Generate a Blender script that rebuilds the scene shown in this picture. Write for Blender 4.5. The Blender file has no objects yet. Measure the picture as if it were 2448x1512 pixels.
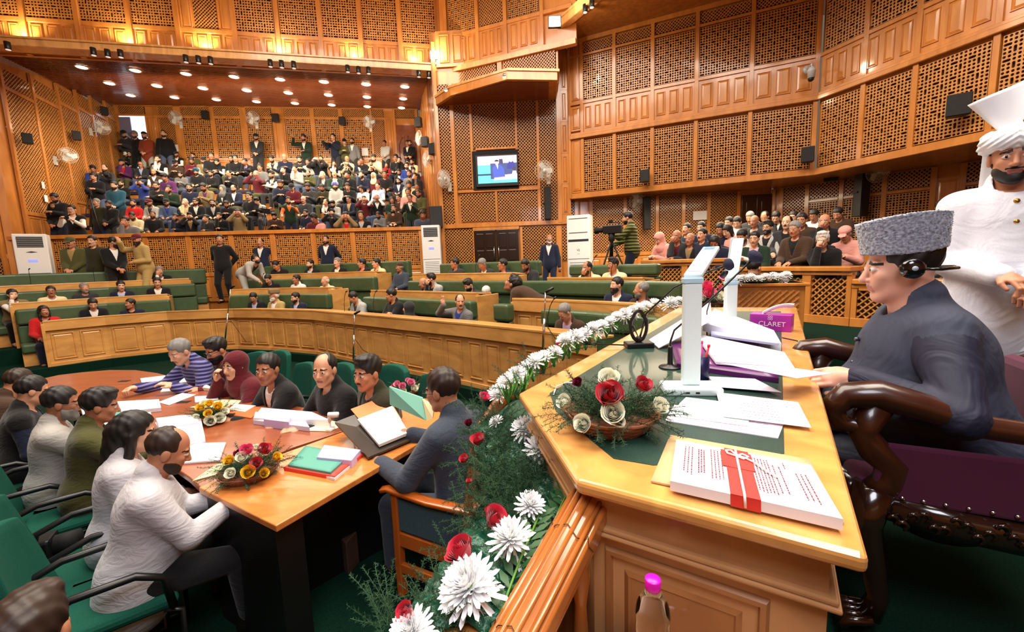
import bpy, bmesh, math, random
import numpy as np
from mathutils import Vector, Matrix, Euler
random.seed(7)
SC = bpy.context.scene
COL = SC.collection
PI = math.pi
R = math.radians

# ---------------------------------------------------------------- camera model
FPX = 1010.0
RHO = math.atan(.036)
PITCH = math.atan(131 * math.cos(RHO) / FPX)
CAMZ = 1.38

def ray(px, py):
    dx = px - 1224; dy = 756 - py
    c, s = math.cos(RHO), math.sin(RHO)
    x = c * dx + s * dy; y = -s * dx + c * dy
    ct, st = math.cos(PITCH), math.sin(PITCH)
    return (x, FPX * ct + y * st, -FPX * st + y * ct)

def at_z(px, py, z):
    r = ray(px, py); t = (z - CAMZ) / r[2]
    return Vector((r[0] * t, r[1] * t, z))

def at_d(px, py, d):
    r = ray(px, py); t = d / r[1]
    return Vector((r[0] * t, d, CAMZ + r[2] * t))

def proj(p):
    X, Y, Z = p; Z -= CAMZ
    ct, st = math.cos(PITCH), math.sin(PITCH)
    f = Y * ct - Z * st; u = Y * st + Z * ct
    x = X * FPX / f; y = u * FPX / f
    c, s = math.cos(RHO), math.sin(RHO)
    return (1224 + c * x - s * y, 756 - (s * x + c * y))

def on_plane(px, py, A, B):
    """hit of the pixel's ray with the upright plane through A and B: (s, z)"""
    r = ray(px, py); dx, dy = B[0] - A[0], B[1] - A[1]; L = math.hypot(dx, dy); dx /= L; dy /= L
    det = -r[0] * dy + r[1] * dx
    t = (-A[0] * dy + A[1] * dx) / det
    s = (r[0] * t - A[0]) * dx + (r[1] * t - A[1]) * dy
    return s, CAMZ + r[2] * t

cam = bpy.data.cameras.new('camera')
camo = bpy.data.objects.new('camera', cam); COL.objects.link(camo)
cam.sensor_width = 36; cam.lens = 36 * FPX / 2448
cam.clip_start = .02; cam.clip_end = 200
camo.rotation_euler = (Matrix.Rotation(PI / 2 - PITCH, 3, 'X') @ Matrix.Rotation(-RHO, 3, 'Z')).to_euler()
camo.location = (0, 0, CAMZ)
SC.camera = camo

# ---------------------------------------------------------------- materials
def srgb(r, g, b):
    f = lambda c: ((c / 255) / 12.92) if c / 255 <= .04045 else (((c / 255) + .055) / 1.055) ** 2.4
    return (f(r), f(g), f(b), 1)

MATS = {}
def mat(name, col, rough=.6, metal=0, coat=0, grain=None, gscale=(1, 1, 1), amt=.35, bump=0, bscale=60, sheen=0, emit=0, spec=.5, trans=0, alpha=1):
    """a principled material; grain: 'wood' streaks, 'cloth' weave, 'spot' mottling, None plain"""
    if name in MATS: return MATS[name]
    m = bpy.data.materials.new(name); m.use_nodes = True
    nt = m.node_tree; b = nt.nodes['Principled BSDF']
    c = srgb(*col) if max(col) > 1.01 else (*col, 1)
    b.inputs['Base Color'].default_value = c
    b.inputs['Roughness'].default_value = rough
    b.inputs['Metallic'].default_value = metal
    b.inputs['Coat Weight'].default_value = coat
    b.inputs['Coat Roughness'].default_value = .08
    b.inputs['Specular IOR Level'].default_value = spec
    if sheen: b.inputs['Sheen Weight'].default_value = sheen
    if trans: b.inputs['Transmission Weight'].default_value = trans; b.inputs['IOR'].default_value = 1.33
    if emit:
        b.inputs['Emission Color'].default_value = c; b.inputs['Emission Strength'].default_value = emit
    m.diffuse_color = c
    if grain or bump:
        tc = nt.nodes.new('ShaderNodeTexCoord'); mp = nt.nodes.new('ShaderNodeMapping')
        mp.inputs['Scale'].default_value = gscale
        nt.links.new(tc.outputs['Object'], mp.inputs['Vector'])
        n = nt.nodes.new('ShaderNodeTexNoise'); n.inputs['Scale'].default_value = 3 if grain == 'wood' else (bscale if grain == 'cloth' else 9)
        n.inputs['Detail'].default_value = 6 if grain == 'wood' else 3
        n.inputs['Distortion'].default_value = 1.2 if grain == 'wood' else 0
        nt.links.new(mp.outputs[0], n.inputs['Vector'])
        if grain:
            cr = nt.nodes.new('ShaderNodeValToRGB')
            lo = [x * (1 - amt) for x in c[:3]]; hi = [min(1, x * (1 + amt * .6)) for x in c[:3]]
            if grain == 'wood': lo = [c[0] * (1 - amt), c[1] * (1 - amt * 1.35), c[2] * (1 - amt * 1.5)]
            cr.color_ramp.elements[0].position = .32; cr.color_ramp.elements[0].color = (*[max(0, x) for x in lo], 1)
            cr.color_ramp.elements[1].position = .68; cr.color_ramp.elements[1].color = (*hi, 1)
            nt.links.new(n.outputs[0], cr.inputs[0]); nt.links.new(cr.outputs[0], b.inputs['Base Color'])
        if bump:
            n2 = nt.nodes.new('ShaderNodeTexNoise'); n2.inputs['Scale'].default_value = bscale; n2.inputs['Detail'].default_value = 3
            nt.links.new(mp.outputs[0], n2.inputs['Vector'])
            bp = nt.nodes.new('ShaderNodeBump'); bp.inputs['Strength'].default_value = bump; bp.inputs['Distance'].default_value = .01
            nt.links.new(n2.outputs[0], bp.inputs['Height']); nt.links.new(bp.outputs[0], b.inputs['Normal'])
    MATS[name] = m
    return m

# ---------------------------------------------------------------- mesh building
class MB:
    """collects shapes into one mesh"""
    def __init__(s, M=None):
        s.v = []; s.f = []; s.m = []; s.n = 0; s.M = M or Matrix.Identity(4); s.smooth = []
    def add(s, vs, fs, mi=0, smooth=False):
        M = s.M
        for p in vs: s.v.append(tuple(M @ Vector(p)))
        for f in fs:
            s.f.append(tuple(i + s.n for i in f)); s.m.append(mi); s.smooth.append(smooth)
        s.n += len(vs)
    def box(s, lo, hi, mi=0, T=None):
        x0, y0, z0 = lo; x1, y1, z1 = hi
        vs = [(x0, y0, z0), (x1, y0, z0), (x1, y1, z0), (x0, y1, z0), (x0, y0, z1), (x1, y0, z1), (x1, y1, z1), (x0, y1, z1)]
        if T is not None: vs = [tuple(T @ Vector(p)) for p in vs]
        s.add(vs, [(0, 3, 2, 1), (4, 5, 6, 7), (0, 1, 5, 4), (1, 2, 6, 5), (2, 3, 7, 6), (3, 0, 4, 7)], mi)
    def prism(s, poly, z0, z1, mi=0, T=None):
        n = len(poly)
        vs = [(x, y, z0) for x, y in poly] + [(x, y, z1) for x, y in poly]
        if T is not None: vs = [tuple(T @ Vector(p)) for p in vs]
        fs = [tuple(range(n))[::-1], tuple(range(n, 2 * n))] + [(i, (i + 1) % n, (i + 1) % n + n, i + n) for i in range(n)]
        s.add(vs, fs, mi)
    def lathe(s, prof, n=16, T=None, mi=0, smooth=True):
        vs = []; fs = []
        for r, z in prof:
            for k in range(n):
                a = 2 * PI * k / n; vs.append((r * math.cos(a), r * math.sin(a), z))
        for j in range(len(prof) - 1):
            for k in range(n):
                fs.append((j * n + k, j * n + (k + 1) % n, (j + 1) * n + (k + 1) % n, (j + 1) * n + k))
        if prof[0][0] > 1e-5: fs.append(tuple(range(n))[::-1])
        if prof[-1][0] > 1e-5: fs.append(tuple(range((len(prof) - 1) * n, len(prof) * n)))
        if T is not None: vs = [tuple(T @ Vector(p)) for p in vs]
        s.add(vs, fs, mi, smooth)
    def tube(s, pts, r, n=8, mi=0, sx=1, sy=1, cap=True, up=None):
        """swept tube along pts; r number or list; sx, sy stretch the section"""
        pts = [Vector(p) for p in pts]; N = len(pts)
        rs = r if isinstance(r, (list, tuple)) else [r] * N
        vs = []; fs = []; ref = None
        for i, p in enumerate(pts):
            t = (pts[min(i + 1, N - 1)] - pts[max(i - 1, 0)])
            t = t.normalized() if t.length > 1e-9 else Vector((0, 0, 1))
            if up is not None: ref = Vector(up)
            elif ref is None: ref = Vector((0, 0, 1)) if abs(t.z) < .9 else Vector((1, 0, 0))
            u = t.cross(ref)
            u = u.normalized() if u.length > 1e-6 else Vector((1, 0, 0))
            w = u.cross(t).normalized(); 
            if up is None: ref = w
            for k in range(n):
                a = 2 * PI * (k + .5) / n
                vs.append(tuple(p + u * (math.cos(a) * rs[i] * sx) + w * (math.sin(a) * rs[i] * sy)))
        for i in range(N - 1):
            for k in range(n):
                fs.append((i * n + k, i * n + (k + 1) % n, (i + 1) * n + (k + 1) % n, (i + 1) * n + k))
        if cap:
            fs.append(tuple(range(n))[::-1]); fs.append(tuple(range((N - 1) * n, N * n)))
        s.add(vs, fs, mi, n > 5)
    def grid(s, nu, nv, fn, mi=0, closed=False, smooth=True):
        vs = [tuple(fn(i / nu, j / nv)) for j in range(nv + 1) for i in range(nu + 1)]
        fs = [(j * (nu + 1) + i, j * (nu + 1) + i + 1, (j + 1) * (nu + 1) + i + 1, (j + 1) * (nu + 1) + i) for j in range(nv) for i in range(nu)]
        s.add(vs, fs, mi, smooth)
    def mesh(s, name):
        me = bpy.data.meshes.new(name)
        me.from_pydata(s.v, [], s.f)
        me.polygons.foreach_set('material_index', s.m)
        me.polygons.foreach_set('use_smooth', s.smooth)
        me.update()
        return me
    def build(s, name, mats, parent=None, bevel=0, seg=2, solid=0, fixn=True):
        me = s.mesh(name)
        return obj(name, me, mats, parent, bevel, seg, solid, fixn)

def obj(name, me, mats, parent=None, bevel=0, seg=2, solid=0, fixn=False):
    if not isinstance(mats, (list, tuple)): mats = [mats]
    for m in mats: me.materials.append(m)
    if fixn:
        bm = bmesh.new(); bm.from_mesh(me); bmesh.ops.recalc_face_normals(bm, faces=bm.faces); bm.to_mesh(me); bm.free()
    o = bpy.data.objects.new(name, me); COL.objects.link(o)
    if parent is not None: o.parent = parent
    if solid:
        d = o.modifiers.new('solid', 'SOLIDIFY'); d.thickness = solid; d.offset = 0
    if bevel:
        d = o.modifiers.new('bevel', 'BEVEL'); d.width = bevel; d.segments = seg; d.limit_method = 'ANGLE'; d.angle_limit = R(40)
        d.harden_normals = False
    return o

def tag(o, label, cat, group=None, kind=None):
    if label: o['label'] = label
    if cat: o['category'] = cat
    if group: o['group'] = group
    if kind: o['kind'] = kind
    return o

def empty(name, loc=(0, 0, 0), rz=0, label=None, cat=None, group=None, kind=None, M=None):
    o = bpy.data.objects.new(name, None); COL.objects.link(o)
    o.empty_display_size = .1
    if M is not None: o.matrix_world = M
    else: o.location = loc; o.rotation_euler = (0, 0, rz)
    return tag(o, label, cat, group, kind)

def copy_tree(o, parent=None):
    c = o.copy(); COL.objects.link(c)
    if parent is not None: c.parent = parent
    for ch in list(o.children): copy_tree(ch, c)
    return c

def frame(p, xdir, z=(0, 0, 1)):
    """matrix with origin p, local x along xdir (level), local y to the left of it, z up"""
    x = Vector((xdir[0], xdir[1], 0)).normalized(); zz = Vector((0, 0, 1)); y = zz.cross(x)
    M = Matrix((x, y, zz)).transposed().to_4x4(); M.translation = Vector(p)
    return M

def text_obj(name, s, size, M, material, parent=None, align='CENTER', ext=.0005):
    cu = bpy.data.curves.new(name, 'FONT'); cu.body = s; cu.size = size; cu.align_x = align; cu.align_y = 'CENTER'; cu.extrude = ext
    o = bpy.data.objects.new(name, cu); COL.objects.link(o)
    cu.materials.append(material)
    me = bpy.data.meshes.new_from_object(o); bpy.data.objects.remove(o); o = bpy.data.objects.new(name, me); COL.objects.link(o)
    if parent is not None: o.parent = parent
    o.matrix_local = M
    return o

# ---------------------------------------------------------------- palette
M_wood = mat('varnished pine', (208, 136, 64), .28, coat=.5, grain='wood', gscale=(1.2, 1.2, .25), amt=.2)
M_woodL = mat('pale varnished pine', (226, 170, 104), .3, coat=.4, grain='wood', gscale=(1.5, 1.5, .3), amt=.22)
M_lath = mat('lattice pine', (204, 138, 70), .35, coat=.3, grain='spot', amt=.2)
M_dark = mat('dark shade sheet behind lattice', (52, 24, 8), .8)  # dark sheet stands in for the shade behind the lattice holes
M_ceil = mat('dark lacquered ceiling wood', (134, 68, 32), .3, coat=.4, grain='wood', gscale=(1, 6, 1), amt=.35)
M_bench = mat('bench oak veneer', (214, 158, 88), .32, coat=.35, grain='wood', gscale=(.5, .5, 1.5), amt=.2)
M_green = mat('green leather', (64, 86, 56), .42, coat=.1, grain='spot', amt=.12)
M_carpet = mat('green carpet', (7, 40, 29), .95, grain='cloth', bscale=180, amt=.5, bump=.5, spec=.1)
M_table = mat('reddish brown table laminate', (146, 78, 44), .3, coat=.2, grain='wood', gscale=(.6, 3, 1), amt=.18)
M_tableL = mat('orange beech table veneer', (204, 126, 60), .3, coat=.3, grain='wood', gscale=(1, 5, 1), amt=.2)
M_black = mat('black plastic', (16, 16, 18), .4)
M_blackm = mat('matte black', (10, 10, 12), .8)
M_white = mat('white plastic', (232, 232, 230), .35)
M_paper = mat('white paper', (244, 243, 246), .8)
M_chrome = mat('bright metal', (210, 210, 214), .2, metal=1)
M_grey = mat('grey metal', (120, 122, 126), .4, metal=.6)
# ---------------------------------------------------------------- signed distance shapes (bodies and clothes are grown as one smooth surface)
def _rc(P, a, b, ra, rb):
    """round cone between a and b (approximate: interpolated radius capsule)"""
    a = np.asarray(a, float); b = np.asarray(b, float); ab = b - a; L2 = max(ab @ ab, 1e-12)
    t = np.clip(((P - a) @ ab) / L2, 0, 1)
    d = P - a - t[:, None] * ab
    return np.sqrt((d * d).sum(1)) - (ra + (rb - ra) * t)

def _el(P, c, r, Rm=None):
    q = P - np.asarray(c, float)
    if Rm is not None: q = q @ Rm
    r = np.asarray(r, float)
    k0 = np.sqrt(((q / r) ** 2).sum(1)); k1 = np.sqrt(((q / (r * r)) ** 2).sum(1)) + 1e-9
    return k0 * (k0 - 1) / k1

def _bx(P, c, h, rr, Rm=None):
    q = P - np.asarray(c, float)
    if Rm is not None: q = q @ Rm
    q = np.abs(q) - (np.asarray(h, float) - rr)
    return np.sqrt((np.maximum(q, 0) ** 2).sum(1)) + np.minimum(q.max(1), 0) - rr

def smin(a, b, k):
    if k <= 0: return np.minimum(a, b)
    h = np.clip(.5 + .5 * (b - a) / k, 0, 1)
    return b + (a - b) * h - k * h * (1 - h)

def sdf(P, prims, infl=0.):
    """prims: (op, kind, args, k); op 'u' union, 's' subtract, 'i' intersect"""
    d = np.full(len(P), 1e3)
    for op, kind, args, k in prims:
        if kind == 'rc': e = _rc(P, *args)
        elif kind == 'el': e = _el(P, *args)
        elif kind == 'bx': e = _bx(P, *args)
        elif kind == 'pl':  # half space: n.P - o (positive outside)
            e = P @ np.asarray(args[0], float) - args[1]
        elif kind == 'fn': e = args(P)
        if op == 'u': d = smin(d, e - infl, k)
        elif op == 'U': d = smin(d, e, k)
        elif op == 's': d = -smin(-d, e, k)
        elif op == 'i': d = -smin(-d, -e, k)
    return d

def nets(prims, lo, hi, res, infl=0., bk=8):
    lo = np.asarray(lo, float); hi = np.asarray(hi, float)
    nb = np.maximum(1, np.ceil((hi - lo) / res / bk).astype(int)); n = nb * bk + 1
    bi = np.stack(np.meshgrid(*[np.arange(k) for k in nb], indexing='ij'), -1).reshape(-1, 3)
    bc = lo + (bi + .5) * bk * res
    dc = sdf(bc, prims, infl)
    keep = np.abs(dc) < bk * res * .87 * 1.35 + .02
    V = np.full(n, 1.0, np.float32)
    # coarse signs
    cs = dc.reshape(nb)
    V[:-1, :-1, :-1] = np.repeat(np.repeat(np.repeat(cs, bk, 0), bk, 1), bk, 2)
    V = np.where(V < 0, -1, 1).astype(np.float32)
    h = bk // 2
    o8 = np.stack(np.meshgrid([0, h], [0, h], [0, h], indexing='ij'), -1).reshape(-1, 3)
    sb = (bi[keep][:, None, :] * bk + o8[None]).reshape(-1, 3)
    ds = sdf(lo + (sb + h / 2) * res, prims, infl)
    for k_ in range(8):      # refine the signs left by the coarse pass
        m_ = (np.arange(len(sb)) % 8) == k_; q_ = sb[m_]; sg_ = np.where(ds[m_] < 0, -1, 1)
        for a_ in range(h):
            for b_ in range(h):
                for c_ in range(h): V[q_[:, 0] + a_, q_[:, 1] + b_, q_[:, 2] + c_] = sg_
    sb = sb[np.abs(ds) < h * res * .87 * 1.35 + .012]
    g = np.stack(np.meshgrid(*[np.arange(h + 1)] * 3, indexing='ij'), -1).reshape(-1, 3)
    idx = (sb[:, None, :] + g[None]).reshape(-1, 3)
    flat = np.unique((idx[:, 0] * n[1] + idx[:, 1]) * n[2] + idx[:, 2])
    I = np.stack([flat // (n[1] * n[2]), (flat // n[2]) % n[1], flat % n[2]], 1)
    for c0 in range(0, len(flat), 400000):
        J = I[c0:c0 + 400000]
        V[J[:, 0], J[:, 1], J[:, 2]] = sdf(lo + J * res, prims, infl)
    ins = V < 0
    c = np.zeros(n - 1, np.int16)
    sl = [slice(0, -1), slice(1, None)]
    cor = [(a, b, d) for a in (0, 1) for b in (0, 1) for d in (0, 1)]
    for a, b, d in cor: c += ins[sl[a], sl[b], sl[d]]
    act = np.argwhere((c > 0) & (c < 8))
    cid = np.full(n - 1, -1, np.int64); cid[act[:, 0], act[:, 1], act[:, 2]] = np.arange(len(act))
    vv = {k: V[act[:, 0] + k[0], act[:, 1] + k[1], act[:, 2] + k[2]] for k in cor}
    acc = np.zeros((len(act), 3)); cnt = np.zeros(len(act))
    for k in cor:
        for ax in range(3):
            if k[ax]: continue
            k2 = list(k); k2[ax] = 1; k2 = tuple(k2)
            a, b = vv[k], vv[k2]; m = (a < 0) != (b < 0)
            t = np.where(m, a / np.where(m, a - b, 1), 0)
            p = np.tile(np.array(k, float), (len(act), 1)); p[:, ax] += t
            acc += p * m[:, None]; cnt += m
    pts = lo + (act + acc / cnt[:, None]) * res
    quads = []
    for ax in range(3):
        o1, o2 = [(1, 2), (2, 0), (0, 1)][ax]
        s0 = [slice(None)] * 3; s1 = [slice(None)] * 3
        s0[ax] = slice(0, -1); s1[ax] = slice(1, None)
        e = ins[tuple(s0)] != ins[tuple(s1)]
        w = np.argwhere(e)
        w = w[(w[:, o1] > 0) & (w[:, o2] > 0) & (w[:, o1] < n[o1] - 1) & (w[:, o2] < n[o2] - 1)]
        if not len(w): continue
        def cc(d1, d2):
            q = w.copy(); q[:, o1] += d1; q[:, o2] += d2
            return cid[q[:, 0], q[:, 1], q[:, 2]]
        q = np.stack([cc(-1, -1), cc(0, -1), cc(0, 0), cc(-1, 0)], 1)
        inn = ins[w[:, 0], w[:, 1], w[:, 2]]
        q[~inn] = q[~inn][:, ::-1]
        quads.append(q)
    Q = np.concatenate(quads) if quads else np.zeros((0, 4), int)
    Q = Q[(Q >= 0).all(1)]
    return pts, Q

def np_mesh(name, parts, matidx=None):
    """parts: list of (verts, quads, per-face material or int)"""
    me = bpy.data.meshes.new(name)
    vs, qs, ms, n = [], [], [], 0
    for v, q, m in parts:
        vs.append(v); qs.append(q + n); n += len(v)
        ms.append(np.full(len(q), m, np.int32) if np.isscalar(m) else m)
    v = np.concatenate(vs).astype(np.float32); q = np.concatenate(qs).astype(np.int32); mm = np.concatenate(ms).astype(np.int32)
    me.vertices.add(len(v)); me.vertices.foreach_set('co', v.ravel())
    me.loops.add(q.size); me.loops.foreach_set('vertex_index', q.ravel())
    me.polygons.add(len(q)); me.polygons.foreach_set('loop_start', np.arange(0, q.size, 4, dtype=np.int32))
    me.polygons.foreach_set('loop_total', np.full(len(q), 4, np.int32))
    me.polygons.foreach_set('material_index', mm)
    me.polygons.foreach_set('use_smooth', np.ones(len(q), bool))
    me.update(calc_edges=True)
    return me

def rot3(rx=0, ry=0, rz=0):
    return np.array(Euler((R(rx), R(ry), R(rz)), 'XYZ').to_matrix())

# ---------------------------------------------------------------- the human figure
# local frame: stands on z=0, faces +y, its right hand side is +x
def ik(a, b, l1, l2, pole):
    a = np.array(a, float); b = np.array(b, float); d = b - a; L = np.linalg.norm(d)
    mx = (l1 + l2) * .995
    if L > mx: b = a + d / L * mx; d = b - a; L = mx
    u = d / L; x = (l1 * l1 - l2 * l2 + L * L) / (2 * L); h = math.sqrt(max(0, l1 * l1 - x * x))
    p = np.array(pole, float); p = p - u * (p @ u); p /= max(np.linalg.norm(p), 1e-6)
    return a + u * x + p * h, b

class Pose:
    def __init__(s, sit=True, seat=.44, lean=8, side=0, twist=0, yaw=0, pitch=0, roll=0, RH=None, LH=None, RF=None, LF=None,
                 rcurl=.5, lcurl=.5, rdir=None, ldir=None, fat=0., female=False, thigh=.43, rpole=None, lpole=None, spread=.11, headfwd=0.):
        s.fat = fat; s.female = female; s.rcurl, s.lcurl = rcurl, lcurl
        pz = seat + .10 if sit else .93
        s.pel = np.array([0, 0, pz])
        Rt = rot3(0, 0, twist) @ rot3(-lean, side, 0)
        s.Rt = Rt
        up = lambda x, y, z: s.pel + Rt @ np.array([x, y, z])
        s.up = up
        sh = .150 if female else .170
        s.chest = up(0, 0, .33); s.neck = up(0, .0, .50); s.sR = up(sh, -.005, .425); s.sL = up(-sh, -.005, .425)
        s.Rh = rot3(0, 0, yaw + twist) @ rot3(pitch, roll, 0)
        s.head = up(0, .02 + headfwd, .555) + s.Rh @ np.array([0, .015, .085])
        s.hipR = s.pel + rot3(0, 0, twist * .4) @ np.array([.09, .0, -.03]); s.hipL = s.pel + rot3(0, 0, twist * .4) @ np.array([-.09, 0, -.03])
        if sit:
            rf = RF or (spread + .02, thigh + .02, .07); lf = LF or (-spread - .02, thigh + .02, .07)
            s.kR, s.aR = ik(s.hipR, rf, thigh, .40, (spread * .8, .5, 1)); s.kL, s.aL = ik(s.hipL, lf, thigh, .40, (-spread * .8, .5, 1))
        else:
            rf = RF or (.12, 0, .08); lf = LF or (-.12, 0, .08)
            s.kR, s.aR = ik(s.hipR, rf, .43, .42, (.1, 1, 0)); s.kL, s.aL = ik(s.hipL, lf, .43, .42, (-.1, 1, 0))
        RH = RH or ((.12, .30, pz + .12) if sit else (.27, .05, .80)); LH = LH or ((-.12, .30, pz + .12) if sit else (-.27, .05, .80))
        s.eR, s.wR = ik(s.sR, RH, .28, .25, rpole or (.5, -.5, -.8)); s.eL, s.wL = ik(s.sL, LH, .28, .25, lpole or (-.5, -.5, -.8))
        s.dR = rdir; s.dL = ldir
        s.HM = Matrix(s.Rh.tolist()).to_4x4(); s.HM.translation = Vector(s.head)

def torso(p, lower=True):
    f = p.fat; u = p.up; Rt = p.Rt; wf = -.012 if p.female else 0
    L = [('u', 'el', (u(0, 0, .02), (.165 + f * .6, .125 + f, .14), Rt), 0),
         ('u', 'el', (u(0, .012 + f * .5, .15), (.148 + f + wf, .112 + f * 1.3, .16), Rt), .06),
         ('u', 'el', (u(0, .0, .32), (.160 + f * .5 + wf, .113 + f * .5, .16), Rt), .06),
         ('u', 'rc', (u(.10, -.01, .425), u(-.10, -.01, .425), .062, .062), .06)]
    if p.female:
        L += [('u', 'el', (u(.07, .10, .30), (.055, .05, .06), Rt), .03), ('u', 'el', (u(-.07, .10, .30), (.055, .05, .06), Rt), .03)]
    return L

def arms(p, r=1., trim=0.):
    L = []
    for s, e, w in ((p.sR, p.eR, p.wR), (p.sL, p.eL, p.wL)):
        w2 = w + (e - w) * trim
        L += [('u', 'rc', (s, e, .050 * r + p.fat * .15, .040 * r), .045), ('u', 'rc', (e, w2, .042 * r, .029 * r), .015)]
    return L

def legs(p, trim=0.):
    L = []; f = p.fat
    for h, k, a in ((p.hipR, p.kR, p.aR), (p.hipL, p.kL, p.aL)):
        a2 = a + (k - a) * trim
        L += [('u', 'rc', (h, k, .088 + f * .4, .058), .04), ('u', 'rc', (k, a2, .056, .042), .02)]
    return L

def head_prims(p):
    Rm, c = p.Rh, p.head
    q = lambda x, y, z: c + Rm @ np.array([x, y, z])
    E = lambda x, y, z, r, k, op='u': (op, 'el', (q(x, y, z), r, Rm), k)
    C = lambda a, b, ra, rb, k, op='u': (op, 'rc', (q(*a), q(*b), ra, rb), k)
    L = [E(0, -.015, .035, (.074, .094, .088), 0), E(0, .022, -.03, (.060, .066, .088), .03),
         C((.040, .005, -.062), (.012, .062, -.096), .024, .02, .02), C((-.040, .005, -.062), (-.012, .062, -.096), .024, .02, .02),
         C((.038, .064, -.022), (.022, .07, -.05), .018, .014, .02), C((-.038, .064, -.022), (-.022, .07, -.05), .018, .014, .02),
         C((-.034, .076, .022), (.034, .076, .022), .010, .010, .012),
         E(.031, .097, .004, (.017, .016, .011), .010, 's'), E(-.031, .097, .004, (.017, .016, .011), .010, 's'),
         C((0, .082, .014), (0, .104, -.03), .008, .0125, .008), C((-.012, .092, -.034), (.012, .092, -.034), .007, .007, .006),
         C((-.019, .083, -.058), (.019, .083, -.058), .0065, .0065, .004), C((-.016, .080, -.070), (.016, .080, -.070), .0075, .0075, .004),
         E(.031, .080, .004, (.0135, .0125, .0115), .002), E(-.031, .080, .004, (.0135, .0125, .0115), .002),
         E(.076, -.008, -.005, (.011, .021, .031), .006), E(-.076, -.008, -.005, (.011, .021, .031), .006),
         ('u', 'rc', (q(0, -.022, -.045), p.neck - p.Rt @ np.array([0, -.0, .02]), .050 + p.fat * .15, .058 + p.fat * .2), .025)]
    return L

def hand_prims(p, side):
    w, e = (p.wR, p.eR) if side > 0 else (p.wL, p.eL)
    d = p.dR if side > 0 else p.dL; curl = p.rcurl if side > 0 else p.lcurl
    if d is None: f = (w - e) / np.linalg.norm(w - e); n = None
    else:
        f = np.array(d[0], float); f /= np.linalg.norm(f); n = np.array(d[1], float) if len(d) > 1 else None
    if n is None: n = np.array([0, -.2, -1.])          # palm normal
    n = n - f * (n @ f); n /= np.linalg.norm(n); t = np.cross(f, n) * side * -1   # thumb side
    L = [('u', 'el', (w + f * .05, (.040, .046, .017), np.stack([t, f, n], 1)), .015), ('u', 'rc', (w, w + f * .04, .026, .028), .015)]
    for k, (off, ln) in enumerate(((.028, .070), (.0095, .078), (-.0095, .073), (-.027, .058))):
        b = w + f * .085 + t * off; a1 = curl * 1.0; a2 = curl * 2.1
        m = b + (f * math.cos(a1) + n * math.sin(a1)) * ln * .5
        x = m + (f * math.cos(a2) + n * math.sin(a2)) * ln * .5
        L += [('u', 'rc', (b - f * .01, m, .0098, .009), .005), ('u', 'rc', (m, x, .009, .0075), .003)]
    b = w + f * .03 + t * .034; m = b + (f * .7 + t * .5 + n * .35 * (curl + .3)) * .036; x = m + (f * .9 + n * (.2 + curl * .6) + t * (.1 - curl * .3)) * .03
    L += [('u', 'rc', (w + f * .015 + t * .02, m, .015, .011), .012), ('u', 'rc', (m, x, .011, .009), .003)]
    return L

def bounds(p, m=.12):
    pts = np.array([p.pel, p.chest, p.neck, p.sR, p.sL, p.head, p.hipR, p.hipL, p.kR, p.kL, p.aR, p.aL, p.eR, p.eL, p.wR, p.wL, p.head + p.Rh @ np.array([0, 0, .12])])
    ext = .13
    return pts.min(0) - np.array([ext, ext + .05, ext]) - p.fat * 1.5, pts.max(0) + np.array([ext, ext + .02, .05]) + p.fat * 1.5

def face_mats(p, v, q, base=0):
    """0 skin, 1 brow (hair colour), 2 lips, 3 eye white, 4 iris"""
    c = v[q].mean(1); l = (c - p.head) @ p.Rh
    m = np.full(len(q), 0, np.int32); x = np.abs(l[:, 0]); y = l[:, 1]; z = l[:, 2]
    m[(x > .012) & (x < .052) & (z > .020 - (x - .03) * .15) & (z < .031 - (x - .03) * .3) & (y > .055)] = 1
    m[(x < .024) & (z < -.053) & (z > -.074) & (y > .074)] = 2
    e = ((x - .031) / .0135) ** 2 + ((z - .004) / .0078) ** 2
    m[(e < 1) & (y > .05)] = 3
    e = ((x - .031) / .0058) ** 2 + ((z - .004) / .0072) ** 2
    m[(e < 1) & (y > .05)] = 4
    return m

def body_mesh(p, res=.012, hres=None, name='person'):
    """one continuous skin from crown to fingertips"""
    lo, hi = bounds(p)
    pr = torso(p) + arms(p, .92) + legs(p) + [('u', 'rc', (p.aR, p.aR + np.array([0, .1, -.03]), .036, .03), .02), ('u', 'rc', (p.aL, p.aL + np.array([0, .1, -.03]), .036, .03), .02)] + \
        head_prims_joined(p) + hand_prims(p, 1) + hand_prims(p, -1)
    if hres is None:
        v, q = nets(pr, lo, hi, res); return [(v, q, face_mats(p, v, q))]
    # trunk coarse, head and hands fine, overlapping at the neck and wrists
    trunk = torso(p) + arms(p, .9) + legs(p) + [('u', 'rc', (p.neck - p.Rt @ np.array([0, 0, .05]), p.head - p.Rh @ np.array([0, .02, .08]), .052, .046), .03)]
    v, q = nets(trunk, lo, hi, res); out = [(v, q, 0)]
    v, q = nets(head_prims(p), p.head - .19, p.head + .17, hres); out.append((v, q, face_mats(p, v, q)))
    for sd, w, e in ((1, p.wR, p.eR), (-1, p.wL, p.eL)):
        hp = hand_prims(p, sd) + [('u', 'rc', (w + (e - w) * .35, w, .034, .026), .012)]
        v, q = nets(hp, w - .22, w + .22, hres); out.append((v, q, 0))
    return out

def head_prims_joined(p):
    h = head_prims(p)
    return [('u', h[0][1], h[0][2], .02)] + h[1:]

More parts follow.
